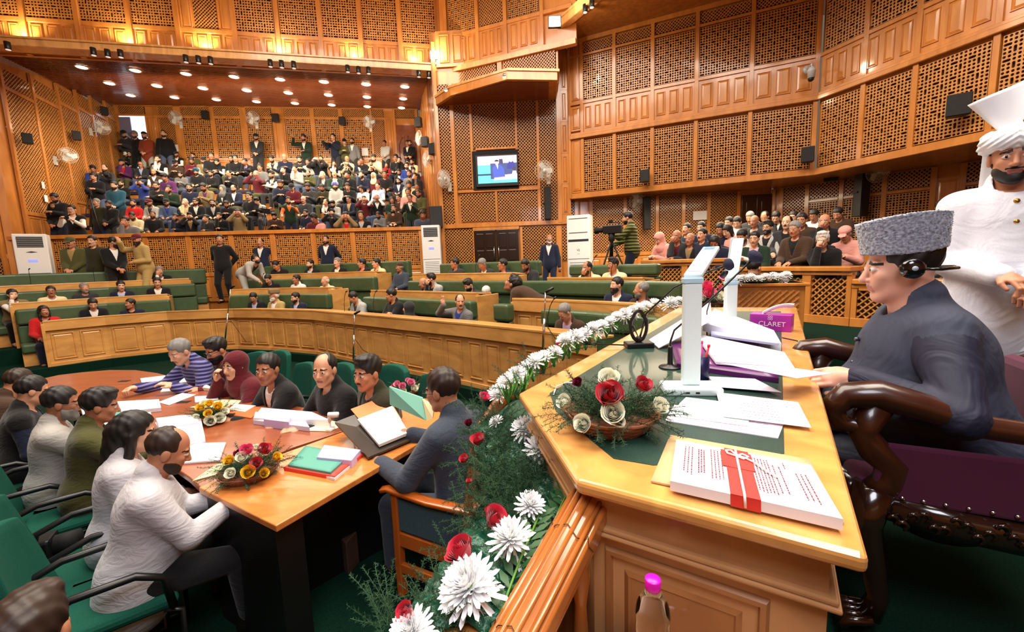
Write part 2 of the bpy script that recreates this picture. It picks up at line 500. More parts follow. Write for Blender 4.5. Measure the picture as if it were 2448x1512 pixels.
def top_prims(p, sleeves=True, hem=.0, trimsl=.06, infl=.02, collar=0, v=0, opening=0):
    """jacket, coat, sweater or waistcoat around the torso"""
    u = p.up; Rt = p.Rt
    L = torso(p)
    if hem: L.append(('u', 'el', (u(0, .0, -.06 * hem), (.172 + p.fat * .6, .135 + p.fat, .16 + .05 * hem), Rt), .05))
    if v:
        L += cuts(p, v, neck=False)
    if sleeves: L += arms(p, 1., trimsl)
    else: L += [('u', 'rc', (p.sR, p.sR + (p.eR - p.sR) * .12, .055, .05), .03), ('u', 'rc', (p.sL, p.sL + (p.eL - p.sL) * .12, .055, .05), .03)]
    if collar: L.append(('u', 'rc', (u(0, -.012, .44), u(0, -.004, .50 + .02 * collar), .074, .056), .02))
    else: L.append(('u', 'rc', (u(0, -.01, .43), u(0, -.01, .47), .085, .062), .03))
    return L

def cuts(p, v=0, neck=True, vw=.075, z0=None, z1=.52):
    u = p.up; C = []
    if neck: C.append(('s', 'rc', (u(0, .03, .48), u(0, .07, .62), .056, .075), .008))
    if v:
        # V opening down the front
        n1 = p.Rt @ np.array([1, 0, 0]); base = u(0, 0, .47 - v); up_ = p.Rt @ np.array([0, 0, 1]); fw = p.Rt @ np.array([0, 1, 0])
        def fn(P, base=base, n1=n1, up_=up_, fw=fw, v=v):
            q = P - base; x = np.abs(q @ n1); z = q @ up_; y = q @ fw
            return np.maximum(np.maximum(x - np.clip(z, -1, 1) / v * vw, .03 - y), -z)
        C.append(('s', 'fn', fn, .004))
    return C

def hair_prims(p, style):
    Rm, c = p.Rh, p.head
    q = lambda x, y, z: c + Rm @ np.array([x, y, z])
    E = lambda x, y, z, r, k=0, op='u': (op, 'el', (q(x, y, z), r, Rm), k)
    B = lambda x, y, z, h, rr, k=0, op='s': (op, 'bx', (q(x, y, z), h, rr, Rm), k)
    def rough(P, amp=.0035, f=130.):
        l = (P - c) @ Rm
        return amp * np.sin(l[:, 0] * f) * np.sin(l[:, 1] * f * .8 + l[:, 2] * f * .5)
    if style == 'short':
        L = [E(0, -.018, .045, (.084, .101, .092)), B(0, .105, -.02, (.2, .055, .085), .02, .012), B(0, .0, -.12, (.2, .2, .075), .01, .01),
             E(.078, .01, -.03, (.02, .03, .028), .01, 's'), E(-.078, .01, -.03, (.02, .03, .028), .01, 's')]
    elif style == 'crew':
        L = [E(0, -.018, .042, (.079, .098, .087)), B(0, .10, -.005, (.2, .045, .085), .02, .01), B(0, .0, -.12, (.2, .2, .08), .01, .01)]
    elif style == 'thick':
        L = [E(0, -.02, .050, (.086, .104, .096)), B(0, .115, -.03, (.2, .055, .088), .02, .012), B(0, .0, -.13, (.2, .2, .075), .01, .01),
             E(.005, .03, .118, (.062, .055, .024), .03)]
    elif style == 'bald':
        L = [E(0, -.025, .01, (.081, .094, .082)), B(0, .0, .095, (.2, .2, .055), .02, .02), B(0, .095, 0, (.2, .085, .2), .03, .01), B(0, .0, -.12, (.2, .2, .075), .01, .01)]
    elif style == 'receding':
        L = [E(0, -.022, .042, (.081, .098, .089)), B(0, .105, .0, (.2, .065, .2), .03, .02), B(0, .0, -.12, (.2, .2, .075), .01, .01), E(0, .04, .12, (.045, .06, .05), .02, 's')]
    elif style == 'long':
        L = [E(0, -.018, .045, (.087, .104, .093)), ('u', 'rc', (q(0, -.07, .0), q(0, -.09, -.22), .07, .045), .04), ('u', 'rc', (q(.07, -.01, 0), q(.08, .0, -.2), .03, .02), .02),
             ('u', 'rc', (q(-.07, -.01, 0), q(-.08, .0, -.2), .03, .02), .02), B(0, .11, -.06, (.055, .075, .125), .03, .01)]
    elif style == 'pony':
        L = [E(0, -.018, .045, (.084, .102, .092)), B(0, .105, -.03, (.2, .06, .09), .02, .012), B(0, .02, -.13, (.2, .2, .08), .01, .01),
             ('u', 'rc', (q(0, -.09, .02), q(0, -.12, -.08), .05, .045), .03), ('u', 'rc', (q(0, -.12, -.08), q(.03, -.13, -.30), .042, .02), .02)]
    elif style == 'cap':
        L = [E(0, -.012, .06, (.089, .105, .075)), B(0, 0, -.06, (.2, .2, .09), .01, .005), ('u', 'el', (q(0, .115, .04), (.062, .06, .008), Rm @ rot3(-14)), .01)]
    elif style == 'skullcap':
        L = [E(0, -.018, .06, (.085, .098, .075)), B(0, 0, -.06, (.2, .2, .105), .01, .005)]
    elif style == 'beanie':
        L = [E(0, -.015, .055, (.088, .104, .105)), B(0, .1, -.045, (.2, .1, .085), .01, .005), B(0, .0, -.14, (.2, .2, .12), .01, .005)]
    elif style == 'turban':
        L = [E(0, -.02, .085, (.11, .125, .085)), ('u', 'rc', (q(-.085, .03, .05), q(.03, .085, .12), .032, .03), .015), ('u', 'rc', (q(.085, .03, .05), q(-.03, .085, .12), .032, .03), .015),
             E(0, .02, -.03, (.066, .095, .07), .01, 's')]
    elif style == 'karakul':
        L = [('u', 'bx', (q(0, -.012, .115), (.088, .115, .058), .03, Rm), 0), E(0, -.015, .03, (.08, .1, .06), .01, 's')]
    elif style == 'scarf':
        L = [E(0, -.02, .035, (.092, .112, .108)), ('u', 'rc', (q(0, -.02, -.08), p.neck + p.Rt @ np.array([0, .03, -.05]), .085, .12), .05),
             ('u', 'el', (p.neck + p.Rt @ np.array([0, .06, -.11]), (.11, .07, .1), p.Rt), .05), E(0, .095, -.012, (.055, .07, .078), .01, 's')]
    elif style == 'beard':
        L = [E(0, .024, -.052, (.066, .072, .076)), ('u', 'rc', (q(.04, .0, -.06), q(0, .068, -.105), .032, .028), .02), ('u', 'rc', (q(-.04, .0, -.06), q(0, .068, -.105), .032, .028), .02),
             B(0, -.06, 0, (.2, .065, .2), .01, .01), B(0, .06, .045, (.2, .2, .08), .01, .01), E(0, .094, -.063, (.022, .02, .010), .003, 's'), E(0, .10, -.02, (.02, .03, .022), .004, 's')]
    elif style == 'shortbeard':
        L = [E(0, .0225, -.045, (.0625, .0685, .0785)), ('u', 'rc', (q(.04, .004, -.062), q(.010, .064, -.098), .0265, .0225), .02), ('u', 'rc', (q(-.04, .004, -.062), q(-.010, .064, -.098), .0265, .0225), .02),
             B(0, -.06, 0, (.2, .058, .2), .01, .01), B(0, .06, .045, (.2, .2, .085), .01, .01), E(0, .092, -.064, (.022, .02, .010), .003, 's'), ('u', 'rc', (q(-.026, .083, -.05), q(.026, .083, -.05), .0065, .0065), .004)]
    elif style == 'moustache':
        L = [('u', 'rc', (q(0, .0935, -.047), q(.026, .083, -.053), .0075, .005), 0), ('u', 'rc', (q(0, .0935, -.047), q(-.026, .083, -.053), .0075, .005), .003)]
    if style in ('short', 'thick', 'receding', 'bald', 'long', 'beard', 'pony'):
        L.append(('u', 'fn', lambda P: np.full(len(P), 1e3), 0))
        base = L[:]
        return [('U', 'fn', lambda P: sdf(P, base) + rough(P), 0)]
    if style == 'karakul':
        base = L[:]
        return [('U', 'fn', lambda P: sdf(P, base) + .004 * np.sin(((P - c) @ Rm)[:, 0] * 420) * np.sin(((P - c) @ Rm)[:, 1] * 390) * np.sin(((P - c) @ Rm)[:, 2] * 360), 0)]
    return L

def hair_mesh(p, style, res=.008):
    lo = p.head - .21; hi = p.head + .22
    if style in ('scarf', 'long', 'pony'): lo = lo - np.array([0, 0.05, .2])
    v, q = nets(hair_prims(p, style), lo, hi, res)
    return v, q

def glasses_mb(HM):
    g = MB(HM)
    for sx in (-1, 1):
        c = [(sx * .031 + math.cos(a) * .023, .102 - abs(math.cos(a)) * .002, .003 + math.sin(a) * .017) for a in [2 * PI * k / 14 for k in range(15)]]
        g.tube(c, .0022, 5)
        g.tube([(sx * .054, .1, .008), (sx * .078, .04, .006), (sx * .08, -.01, .0)], .002, 5)
    g.tube([(-.009, .104, .006), (.009, .104, .006)], .002, 5)
    return g
# ================================================================ THE HALL
ZW = .57          # walkway behind the benches
ZF = -.52         # floor of the well
def line_pts(x0, y0, d0, x1, y1, d1): 
    a = at_d(x0, y0, d0); b = at_d(x1, y1, d1); return (a.x, a.y), (b.x, b.y)

class Wall:
    """upright wall through A (seen at left) and B; local x runs along it, local y away from the room"""
    def __init__(s, name, A, B, kind='structure', label=None, cat=None):
        s.A, s.B = A, B; s.M = frame((A[0], A[1], 0), (B[0] - A[0], B[1] - A[1]))
        s.root = empty(name, M=s.M, kind=kind, label=label, cat=cat); s.L = math.hypot(B[0] - A[0], B[1] - A[1])
    def p(s, px, py): return on_plane(px, py, s.A, s.B)
    def s_(s, px, py): return s.p(px, py)[0]
    def z_(s, px, py): return s.p(px, py)[1]
    def world(s, a, z, d=0): return s.M @ Vector((a, d, z))
    def box(s, name, s0, s1, z0, z1, d0=-.03, d1=.03, m=None, bevel=.004):
        b = MB(); b.box((min(s0, s1), d0, min(z0, z1)), (max(s0, s1), d1, max(z0, z1))); return b.build(name, m or M_wood, s.root, bevel=bevel, seg=1)
    def panels(s, name, s0, s1, z0, z1, n=1, gap=.05, d=-.012, m=None):
        """raised timber panels side by side in one field"""
        b = MB(); w = (s1 - s0 - gap * (n - 1)) / n
        b.box((s0 - gap, d + .012, z0 - gap), (s1 + gap, .05, z1 + gap))
        for k in range(n):
            a0 = s0 + k * (w + gap); a1 = a0 + w; g = min(.045, w * .18)
            R4 = lambda i, y: [(a0 + i, y, z0 + i), (a1 - i, y, z0 + i), (a1 - i, y, z1 - i), (a0 + i, y, z1 - i)]
            vs = R4(0, d + .012) + R4(.008, d - .012) + R4(.018, d - .012) + R4(.026, d + .008) + R4(g + .02, d - .008)
            fs = []
            for j in range(4):
                for i in range(4): fs.append((j * 4 + i, j * 4 + (i + 1) % 4, j * 4 + 4 + (i + 1) % 4, j * 4 + 4 + i))
            fs.append((16, 17, 18, 19)); b.add(vs, fs)
        return b.build(name, m or M_wood, s.root, fixn=False)
    def diag(s, name, s0, s1, z0, z1, pitch=.058, bw=.027, m=None, t=.012):
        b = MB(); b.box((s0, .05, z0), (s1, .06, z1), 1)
        W, H = s1 - s0, z1 - z0
        for sgn, d in ((1, -.002), (-1, .010)):
            c = -H + pitch * .4 if sgn > 0 else pitch * .4
            end = W if sgn > 0 else W + H
            while c < end:
                # line u - sgn*v = c
                P = []
                for v in (0, H):
                    u = c + sgn * v
                    if 0 <= u <= W: P.append((u, v))
                for u in (0, W):
                    v = (u - c) * sgn
                    if 0 < v < H: P.append((u, v))
                if len(P) >= 2:
                    (u0, v0), (u1, v1) = P[0], P[1]; L = math.hypot(u1 - u0, v1 - v0)
                    if L > .02:
                        ex, ez = (u1 - u0) / L, (v1 - v0) / L; nx, nz = -ez * bw / 2, ex * bw / 2
                        cl = lambda u, v: (s0 + min(W, max(0, u)), z0 + min(H, max(0, v)))
                        q = [cl(u0 + nx, v0 + nz), cl(u1 + nx, v1 + nz), cl(u1 - nx, v1 - nz), cl(u0 - nx, v0 - nz)]
                        vs = [(a, d, z) for a, z in q] + [(a, d + t, z) for a, z in q]
                        b.add(vs, [(3, 2, 1, 0), (0, 1, 5, 4), (2, 3, 7, 6)])
                c += pitch * 1.414
        return b.build(name, [m or M_lath, M_dark], s.root, fixn=False)
    def square(s, name, s0, s1, z0, z1, p=.052, rad=.33, nside=4, m=None, depth=.018):
        """pierced timber screen: rows of small holes broken by longer slots lying and standing"""
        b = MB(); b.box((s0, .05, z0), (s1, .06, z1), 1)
        nx = max(3, round((s1 - s0) / p)); nz = max(3, round((z1 - z0) / p)); px = (s1 - s0) / nx; pz = (z1 - z0) / nz
        H = {(0, 0)}; V = {(2, 2)}
        done = set(); r = rad * min(px, pz)
        def hole(i, j, wi, hj):
            x0 = s0 + i * px; x1 = x0 + wi * px; y0 = z0 + j * pz; y1 = y0 + hj * pz
            cx0, cx1, cy0, cy1 = x0 + px / 2, x1 - px / 2, y0 + pz / 2, y1 - pz / 2
            if nside == 4:
                inn = [(cx0 - r, cy0 - r), (cx1 + r, cy0 - r), (cx1 + r, cy1 + r), (cx0 - r, cy1 + r)]
                out = [(x0, y0), (x1, y0), (x1, y1), (x0, y1)]
            else:
                q = r * .414
                inn = [(cx0 - q, cy0 - r), (cx1 + q, cy0 - r), (cx1 + r, cy0 - q), (cx1 + r, cy1 + q), (cx1 + q, cy1 + r), (cx0 - q, cy1 + r), (cx0 - r, cy1 + q), (cx0 - r, cy0 - q)]
                out = [(cx0 - q, y0), (cx1 + q, y0), (x1, cy0 - q), (x1, cy1 + q), (cx1 + q, y1), (cx0 - q, y1), (x0, cy1 + q), (x0, cy0 - q)]
            n = len(inn)
            vs = [(a, 0, c) for a, c in out] + [(a, 0, c) for a, c in inn] + [(a, depth, c) for a, c in inn]
            fs = [(k, (k + 1) % n, n + (k + 1) % n, n + k) for k in range(n)] + [(n + k, n + (k + 1) % n, 2 * n + (k + 1) % n, 2 * n + k) for k in range(n)]
            if n == 8:
                vs += [(x0, 0, y0), (x1, 0, y0), (x1, 0, y1), (x0, 0, y1)]
                fs += [(1, 25, 2), (3, 26, 4), (5, 27, 6), (7, 24, 0)]
            b.add(vs, fs)
        for j in range(nz):
            for i in range(nx):
                if (i, j) in done: continue
                k = (i % 4, j % 4)
                if k in H and i + 1 < nx and (i + 1, j) not in done: done.add((i + 1, j)); hole(i, j, 2, 1)
                elif k in V and j + 1 < nz: done.add((i, j + 1)); hole(i, j, 1, 2)
                else: hole(i, j, 1, 1)
        return b.build(name, [m or M_lath, M_dark], s.root, fixn=False)

# ---------------- the press gallery: parapet, side walls, back wall, ceiling
gA, gB = line_pts(-40, 566, 11.3, 1052, 541, 12.9)
PAR = Wall('gallery_parapet', gA, gB, kind='structure', label='lattice fronted parapet under the crowded press gallery', cat='parapet')
zt = 2.50
PAR.box('handrail', -.3, PAR.L, zt - .10, zt, -.07, .14)
xs = [-40, 40, 121, 236, 350, 453, 555, 654, 751, 845, 932, 1008, 1052]
zr = [PAR.s_(x, 600) for x in xs]
for a, b_ in zip(zr[:-1], zr[1:]):
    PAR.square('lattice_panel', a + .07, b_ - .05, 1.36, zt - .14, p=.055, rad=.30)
for a in zr: PAR.box('post', a - .06, a + .07, ZW, zt - .1, -.03, .08)
PAR.box('rail', 0, PAR.L, 1.26, 1.36, -.025, .06)
PAR.panels('base_panel', .1, PAR.L - .1, ZW + .1, 1.2, n=11, gap=.12)
b = MB(); b.box((-.3, .06, ZW - .3), (PAR.L, .14, zt - .02)); b.build('backing_board', M_wood, PAR.root)

gn = (PAR.M.to_3x3() @ Vector((0, 1, 0)))
off = 6.6
gA2 = (gA[0] + gn.x * off, gA[1] + gn.y * off); gB2 = (gB[0] + gn.x * off, gB[1] + gn.y * off)
def hit(px, py, A, B):
    a, z = on_plane(px, py, A, B); dx, dy = B[0] - A[0], B[1] - A[1]; L = math.hypot(dx, dy)
    return (A[0] + dx / L * a, A[1] + dy / L * a)
BLc = hit(281, 300, gA2, gB2); BRc = hit(1001, 300, gA2, gB2)
BW = Wall('wall_back', BLc, BRc)
FLc = hit(20, 560, gA, gB)
LW = Wall('wall_left', FLc, BLc)
RWf = (gB[0] + .02, gB[1]); RW = Wall('wall_right', BRc, RWf)
zc_back = BW.z_(640, 252)
# back wall
zs1 = BW.z_(640, 258); zs2 = BW.z_(640, 279); zs3 = BW.z_(640, 284); zs4 = BW.z_(640, 378)
BW.box('backing_board', 0, BW.L, 3.8, zc_back + .1, .062, .12, m=M_wood)
def bs(px): return BW.s_(px, 320)
for x0, x1 in ((438, 507), (517, 578), (593, 652), (686, 745), (755, 813), (822, 887)):
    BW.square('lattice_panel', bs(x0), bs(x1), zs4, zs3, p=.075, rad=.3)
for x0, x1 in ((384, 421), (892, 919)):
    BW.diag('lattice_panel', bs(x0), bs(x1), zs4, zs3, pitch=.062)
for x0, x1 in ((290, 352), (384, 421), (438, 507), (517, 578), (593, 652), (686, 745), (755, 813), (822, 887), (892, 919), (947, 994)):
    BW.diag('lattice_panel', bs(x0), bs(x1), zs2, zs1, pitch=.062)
for x0, x1 in ((421, 438), (507, 517), (578, 593), (745, 755), (813, 822), (887, 892), (280, 290), (941, 947), (994, 1001)):
    BW.box('post', bs(x0), bs(x1), zs4 - .6, zc_back, -.03, .06)
BW.panels('timber_panel', bs(358) + .05, bs(380) - .05, zs4 - .5, zs3, 1); BW.panels('timber_panel', bs(922) + .05, bs(940) - .05, zs4 - .5, zs3, 1)
BW.panels('timber_panel', bs(657) + .05, bs(683) - .05, zs4 - .5, zs3, 1); BW.panels('timber_panel', bs(657) + .05, bs(683) - .05, zs2, zs1, 1)
BW.box('rail', bs(356), bs(941), zs3, zs2, -.025, .06); BW.box('rail', 0, BW.L, zs1, zc_back, -.03, .06); BW.box('rail', bs(356), bs(941), zs4 - .1, zs4, -.03, .06)
BW.panels('timber_panel', bs(384), bs(919), zs4 - .85, zs4 - .15, 14, gap=.07)
# side walls (left one slopes down to the parapet)
zl_ = lambda px, py: LW.z_(px, py)
ZC = lambda s_: (6.95 + (zc_back - 6.95) * min(1, max(0, s_ / LW.L)))
def left_bay(x0t, y0t, x1t, y1t, zb, ds=.04):
    s0 = LW.s_(x0t, y0t) + .05; s1 = LW.s_(x1t, y1t) - .05
    LW.diag('lattice_panel', s0, s1, zb, min(ZC(s0), ZC(s1)) - .62, pitch=.074, bw=.034)
    LW.diag('lattice_panel', s0, s1, min(ZC(s0), ZC(s1)) - .52, min(ZC(s0), ZC(s1)) - .05, pitch=.074, bw=.034)
    LW.box('rail', s0, s1, min(ZC(s0), ZC(s1)) - .62, min(ZC(s0), ZC(s1)) - .52)
lp = [(14, 260), (91, 300), (151, 315), (189, 292), (224, 303), (256, 300), (281, 300)]
zbm = [3.25, 3.25, 3.9, 4.3, 4.8, 5.1]
for k in range(6): left_bay(*lp[k], *lp[k + 1], zbm[k])
for k in range(7): LW.box('post', LW.s_(*lp[k]) - .05, LW.s_(*lp[k]) + .05, 1.5, ZC(LW.s_(*lp[k])), -.04, .03)
LW.box('backing_board', -.2, LW.L, 1.0, 7.6, .062, .12)
for k in range(6): LW.box('rail', LW.s_(*lp[k]), LW.s_(*lp[k + 1]), zbm[k] - .1, zbm[k], -.03, .03); LW.panels('timber_panel', LW.s_(*lp[k]) + .12, LW.s_(*lp[k + 1]) - .1, zbm[k] - 1.3, zbm[k] - .16, 2, gap=.08)
RW.box('backing_board', 0, RW.L + .1, 1.0, 7.6, 0, .1, m=M_wood)
for k in range(9): RW.box('post', RW.L * k / 8 - .04, RW.L * k / 8 + .04, 1.4, 7.4, -.02, .0)
# raked ceiling over the gallery
cA, cB = line_pts(-60, 101, 10.75, 1052, 172, 13.1)
ZCN = 6.92
b = MB()
def slab(pts, t, mi=0):
    n = len(pts); vs = [tuple(p) for p in pts] + [(p[0], p[1], p[2] + t) for p in pts]
    b.add(vs, [tuple(range(n)), tuple(range(n, 2 * n))[::-1]] + [(i, (i + 1) % n, n + (i + 1) % n, n + i) for i in range(n)], mi)
e1 = Vector((cA[0], cA[1], ZCN)); e2 = Vector((cB[0], cB[1], ZCN)); e3 = Vector((BRc[0] + .4, BRc[1] + .4, zc_back)); e4 = Vector((BLc[0] - .6, BLc[1] + .3, zc_back))
slab([e1, e2, e3, e4], .12)
# ribs of lacquered boards laid across
for k in range(1, 60):
    t = k / 60; a = e1.lerp(e4, t); c = e2.lerp(e3, t); dz = Vector((0, 0, -.012)); w_ = (e4 - e1).normalized() * .03
    b.add([a, c, c + w_, a + w_, a + dz, c + dz, c + w_ + dz, a + w_ + dz], [(4, 5, 6, 7), (0, 1, 5, 4), (3, 2, 6, 7)])
gc = b.build('ceiling_gallery', M_ceil); tag(gc, None, None, kind='structure')
# cornice beam along the front of that ceiling
CN = Wall('trim_cornice', cA, cB)
CN.box('beam', -.5, CN.L, ZCN - .02, ZCN + .14, -.12, .25, m=M_woodL, bevel=.015)
CN.box('bead', -.5, CN.L, ZCN + .12, ZCN + .17, -.15, .25, m=M_woodL, bevel=.01)
CN.box('bead', -.5, CN.L, ZCN - .05, ZCN - .01, -.14, .25, m=M_woodL, bevel=.01)
# ---------------- upper wall above the cornice
uA, uB = line_pts(-60, 60, 11.15, 1062, 120, 13.45)
UW = Wall('wall_upper', uA, uB)
UW.box('backing_board', -.6, UW.L + .1, ZCN, 9.6, .062, .15)
ux = lambda px: UW.s_(px, 60)
zla = UW.z_(120, 45); zlb = zla - .1; 
for x0, x1 in ((-55, 50), (66, 180), (194, 303), (316, 417), (564, 655), (670, 759), (770, 855), (866, 949), (960, 1040)):
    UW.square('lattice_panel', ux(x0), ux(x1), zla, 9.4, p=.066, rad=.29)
    UW.panels('timber_panel', ux(x0) + .05, ux(x1) - .05, ZCN + .12, zlb - .05, 3, gap=.09)
UW.diag('lattice_panel', ux(465), ux(521), zla, 9.4, pitch=.060)
UW.panels('timber_panel', ux(434), ux(461), zla, 9.4, 1); UW.panels('timber_panel', ux(527), ux(555), zla, 9.4, 1)
UW.panels('timber_panel', ux(437), ux(555), ZCN + .12, zlb - .05, 4, gap=.09)
for x in (58, 187, 310, 425, 560, 663, 764, 860, 954, 1052): UW.box('post', ux(x) - .06, ux(x) + .06, ZCN, 9.5, -.05, .06)
UW.box('rail', -.5, UW.L, zlb, zla, -.02, .06)

# ---------------- chamfered wall that carries the television
tA, tB = line_pts(1052, 541, 12.9, 1362, 531, 12.7)
TW = Wall('wall_television', tA, tB)
ts = lambda px, py=400: TW.s_(px, py); tz = lambda px, py: TW.z_(px, py)
TW.box('backing_board', 0, TW.L, ZW - .2, 7.9, .062, .15)
zcp = 6.5
for x0, x1, z0, z1 in ((1054, 1086, tz(1070, 538), zcp), (1095, 1131, tz(1112, 452), zcp), (1137, 1236, tz(1186, 353), zcp), (1242, 1286, tz(1262, 442), zcp), (1293, 1332, tz(1310, 527), zcp),
                       (1100, 1184, tz(1140, 530), tz(1140, 462)), (1189, 1287, tz(1240, 530), tz(1240, 455)), (1058, 1127, 1.35, tz(1090, 548)), (1247, 1328, 1.35, tz(1290, 541)), (1341, 1358, 1.35, tz(1350, 541))):
    TW.diag('lattice_panel', ts(x0, 480), ts(x1, 480), z0, z1, pitch=.066)
for x0, x1, z0, z1 in ((1086, 1095, tz(1090, 538), zcp), (1131, 1137, tz(1134, 452), zcp), (1236, 1242, tz(1240, 442), zcp), (1286, 1293, tz(1290, 530), zcp), (1050, 1054, tz(1052, 538), zcp), (1184, 1189, tz(1186, 532), tz(1186, 458)),
                       (1127, 1131, ZW, tz(1129, 545)), (1241, 1247, ZW, tz(1244, 543)), (1050, 1058, ZW, tz(1054, 545)), (1328, 1341, ZW, tz(1334, 541))):
    TW.box('post', ts(x0, 480), ts(x1, 480), z0, z1, -.03, .06)
TW.box('rail', 0, TW.L, tz(1150, 544), tz(1150, 534), -.05, .06)
TW.box('rail', ts(1131, 545), ts(1241, 545), tz(1186, 550), tz(1186, 543), -.04, .06)
TW.box('rail', ts(1095, 457), ts(1290, 450), tz(1150, 460), tz(1150, 454), -.04, .06)
TW.box('rail', ts(1137, 355), ts(1236, 355), tz(1186, 358), tz(1186, 353), -.04, .06)
TW.panels('timber_panel', ts(1058, 480) + .03, ts(1127, 480) - .03, ZW + .1, 1.25, 2); TW.panels('timber_panel', ts(1247, 480) + .03, ts(1328, 480) - .03, ZW + .1, 1.25, 2)
TW.panels('timber_panel', ts(1054, 200), ts(1335, 200), zcp + .55, 7.8, 9, gap=.1)
# pilasters at the corner of the lower right gallery
for x0, x1 in ((1332, 1342), (1342, 1359), (1359, 1363)):
    TW.box('pilaster', ts(x0, 400), ts(x1, 400), tz(1345, 532), 7.2, -.06 if x0 != 1342 else -.03, .06)
for k in range(5): 
    z0 = 2.75 + k * .86; TW.panels('timber_panel', ts(1344, 400) + .02, ts(1357, 400) - .02, z0, z0 + .72, 1, d=-.05)
# double door below, dark lacquered
DR = Wall('door_1', tuple(TW.world(ts(1132, 560), 0, -.02).xy), tuple(TW.world(ts(1240, 560), 0, -.02).xy))
M_dkdoor = mat('near black lacquered door', (26, 16, 12), .25, coat=.5)
zdt = tz(1186, 550)
for k in range(2):
    s0 = DR.L * k / 2 + .01; s1 = DR.L * (k + 1) / 2 - .01; b = MB(); b.box((s0, -.02, ZW), (s1, .03, zdt))
    for (u0, u1) in ((.12, .45), (.55, .88)):
        for (v0, v1) in ((.06, .42), (.48, .66), (.70, .94)):
            a0 = s0 + (s1 - s0) * u0; a1 = s0 + (s1 - s0) * u1; c0 = ZW + (zdt - ZW) * v0; c1 = ZW + (zdt - ZW) * v1
            b.box((a0, -.035, c0), (a1, -.02, c1))
    b.build('door_leaf', M_dkdoor, DR.root, bevel=.008)
    h = MB(); xx = DR.L / 2 + (-.07 if k == 0 else .07); h.tube([(xx, -.03, ZW + .85), (xx, -.08, ZW + .9), (xx, -.08, ZW + 1.2), (xx, -.03, ZW + 1.25)], .014, 8); h.build('door_handle', M_chrome, DR.root)

# ---------------- upper chamfer wall with its lattice, above the canopy
vA = tuple(at_d(1062, 175, 13.1).xy); vB = tuple(at_z(1332, 112, 6.875).xy)
VW = Wall('wall_chamfer', vA, vB)
vz0 = 6.875
VW.box('backing_board', -.1, VW.L + .5, vz0, 9.6, .062, .15)
VW.box('rail', -.1, VW.L + .5, vz0 - .04, vz0 + .1, -.06, .1, m=M_woodL)
vs_ = lambda px: VW.s_(px, 90)
for x0, x1, f in ((1073, 1137, 's'), (1148, 1204, 'd'), (1216, 1289, 's')):
    z0 = VW.z_((x0 + x1) / 2, {1073: 103, 1148: 80, 1216: 60}[x0])
    z0 = vz0 + .98
    (VW.square if f == 's' else VW.diag)('lattice_panel', vs_(x0), vs_(x1), z0, 9.5)
    VW.panels('timber_panel', vs_(x0) + .05, vs_(x1) - .05, vz0 + .2, z0 - .16, 3, gap=.08)
for x in (1067, 1142, 1209, 1296): VW.box('post', vs_(x) - .05, vs_(x) + .05, vz0 + .1, 9.5, -.04, .06)
VW.box('rail', 0, VW.L + .4, vz0 + .86, vz0 + .96, -.02, .06)
VW.diag('lattice_panel', vs_(1080), vs_(1183), 6.0, vz0 - .06, pitch=.060); VW.diag('lattice_panel', vs_(1200), vs_(1326), 6.0, vz0 - .06, pitch=.060)
VW.box('backing_board', 0, VW.L, 6.0, vz0, .062, .1); VW.box('post', vs_(1186), vs_(1197), 6.0, vz0, -.02, .06)
# faceted canopy over the television
zcp = 5.9
cp = [at_z(1051, 246, zcp), at_z(1077, 229, zcp), at_z(1213, 190, zcp), at_z(1333, 192, zcp)]
poly = [(p.x, p.y) for p in cp] + [tuple(TW.world(ts(1333, 400), 0, .02).xy), tuple(TW.world(0, 0, .02).xy)]
b = MB(); b.prism(poly, zcp, zcp + .24); 
cpo = empty('trim_canopy', kind='structure'); b.build('canopy_slab', M_wood, cpo, bevel=.01)
def shrink(poly, t):
    cx = sum(p[0] for p in poly) / len(poly); cy = sum(p[1] for p in poly) / len(poly)
    return [(cx + (x - cx) * (1 - t), cy + (y - cy) * (1 - t)) for x, y in poly]
b = MB(); b.prism(shrink(poly, .12), zcp - .012, zcp); b.build('canopy_soffit', M_ceil, cpo)
b = MB(); b.prism(shrink(poly, -.03), zcp + .20, zcp + .27); b.build('canopy_bead', M_woodL, cpo, bevel=.01)

# ---------------- balcony screen on the other side: two facets
rA, rB = line_pts(1366, 476, 12.6, 1948, 418, 10.08)
_, rC = line_pts(1366, 476, 12.6, 2335, 340, 7.45)
ex = Vector((rC[0] - rB[0], rC[1] - rB[1])).normalized(); rC2 = (rB[0] + ex.x * 6.2, rB[1] + ex.y * 6.2)
ZB = 3.12
def screen(W, cols, sref, zoff=0):
    for (a0, a1) in cols:
        W.square('lattice_panel', a0, a1, ZB + .16, ZB + 1.56, p=.060, rad=.34, nside=8, depth=.02)
        W.panels('timber_panel', a0 + .04, a1 - .04, ZB + 1.88, ZB + 2.46, 3, gap=.09)
        W.square('lattice_panel', a0, a1, ZB + 2.64, ZB + 3.76, p=.060, rad=.34, nside=8, depth=.02)
        W.diag('lattice_panel', a0, a1, ZB + 3.86, ZB + 4.12, pitch=.056)
    W.box('rail', 0, W.L, ZB - .02, ZB + .13, -.05, .1, bevel=.01)
    W.box('rail', 0, W.L, ZB + 1.62, ZB + 1.72, -.09, .08, bevel=.012); W.box('rail', 0, W.L, ZB + 1.72, ZB + 1.78, -.05, .08)
    W.box('rail', 0, W.L, ZB + 2.54, ZB + 2.62, -.03, .08); W.box('rail', 0, W.L, ZB + 3.78, ZB + 3.84, -.03, .08); W.box('rail', 0, W.L, ZB + 4.14, ZB + 4.25, -.04, .08)
    W.box('backing_board', -.02, W.L, ZB, ZB + 6.4, .062, .14)
R1 = Wall('wall_balcony', rA, rB); R2 = Wall('wall_balcony', rB, rC2)
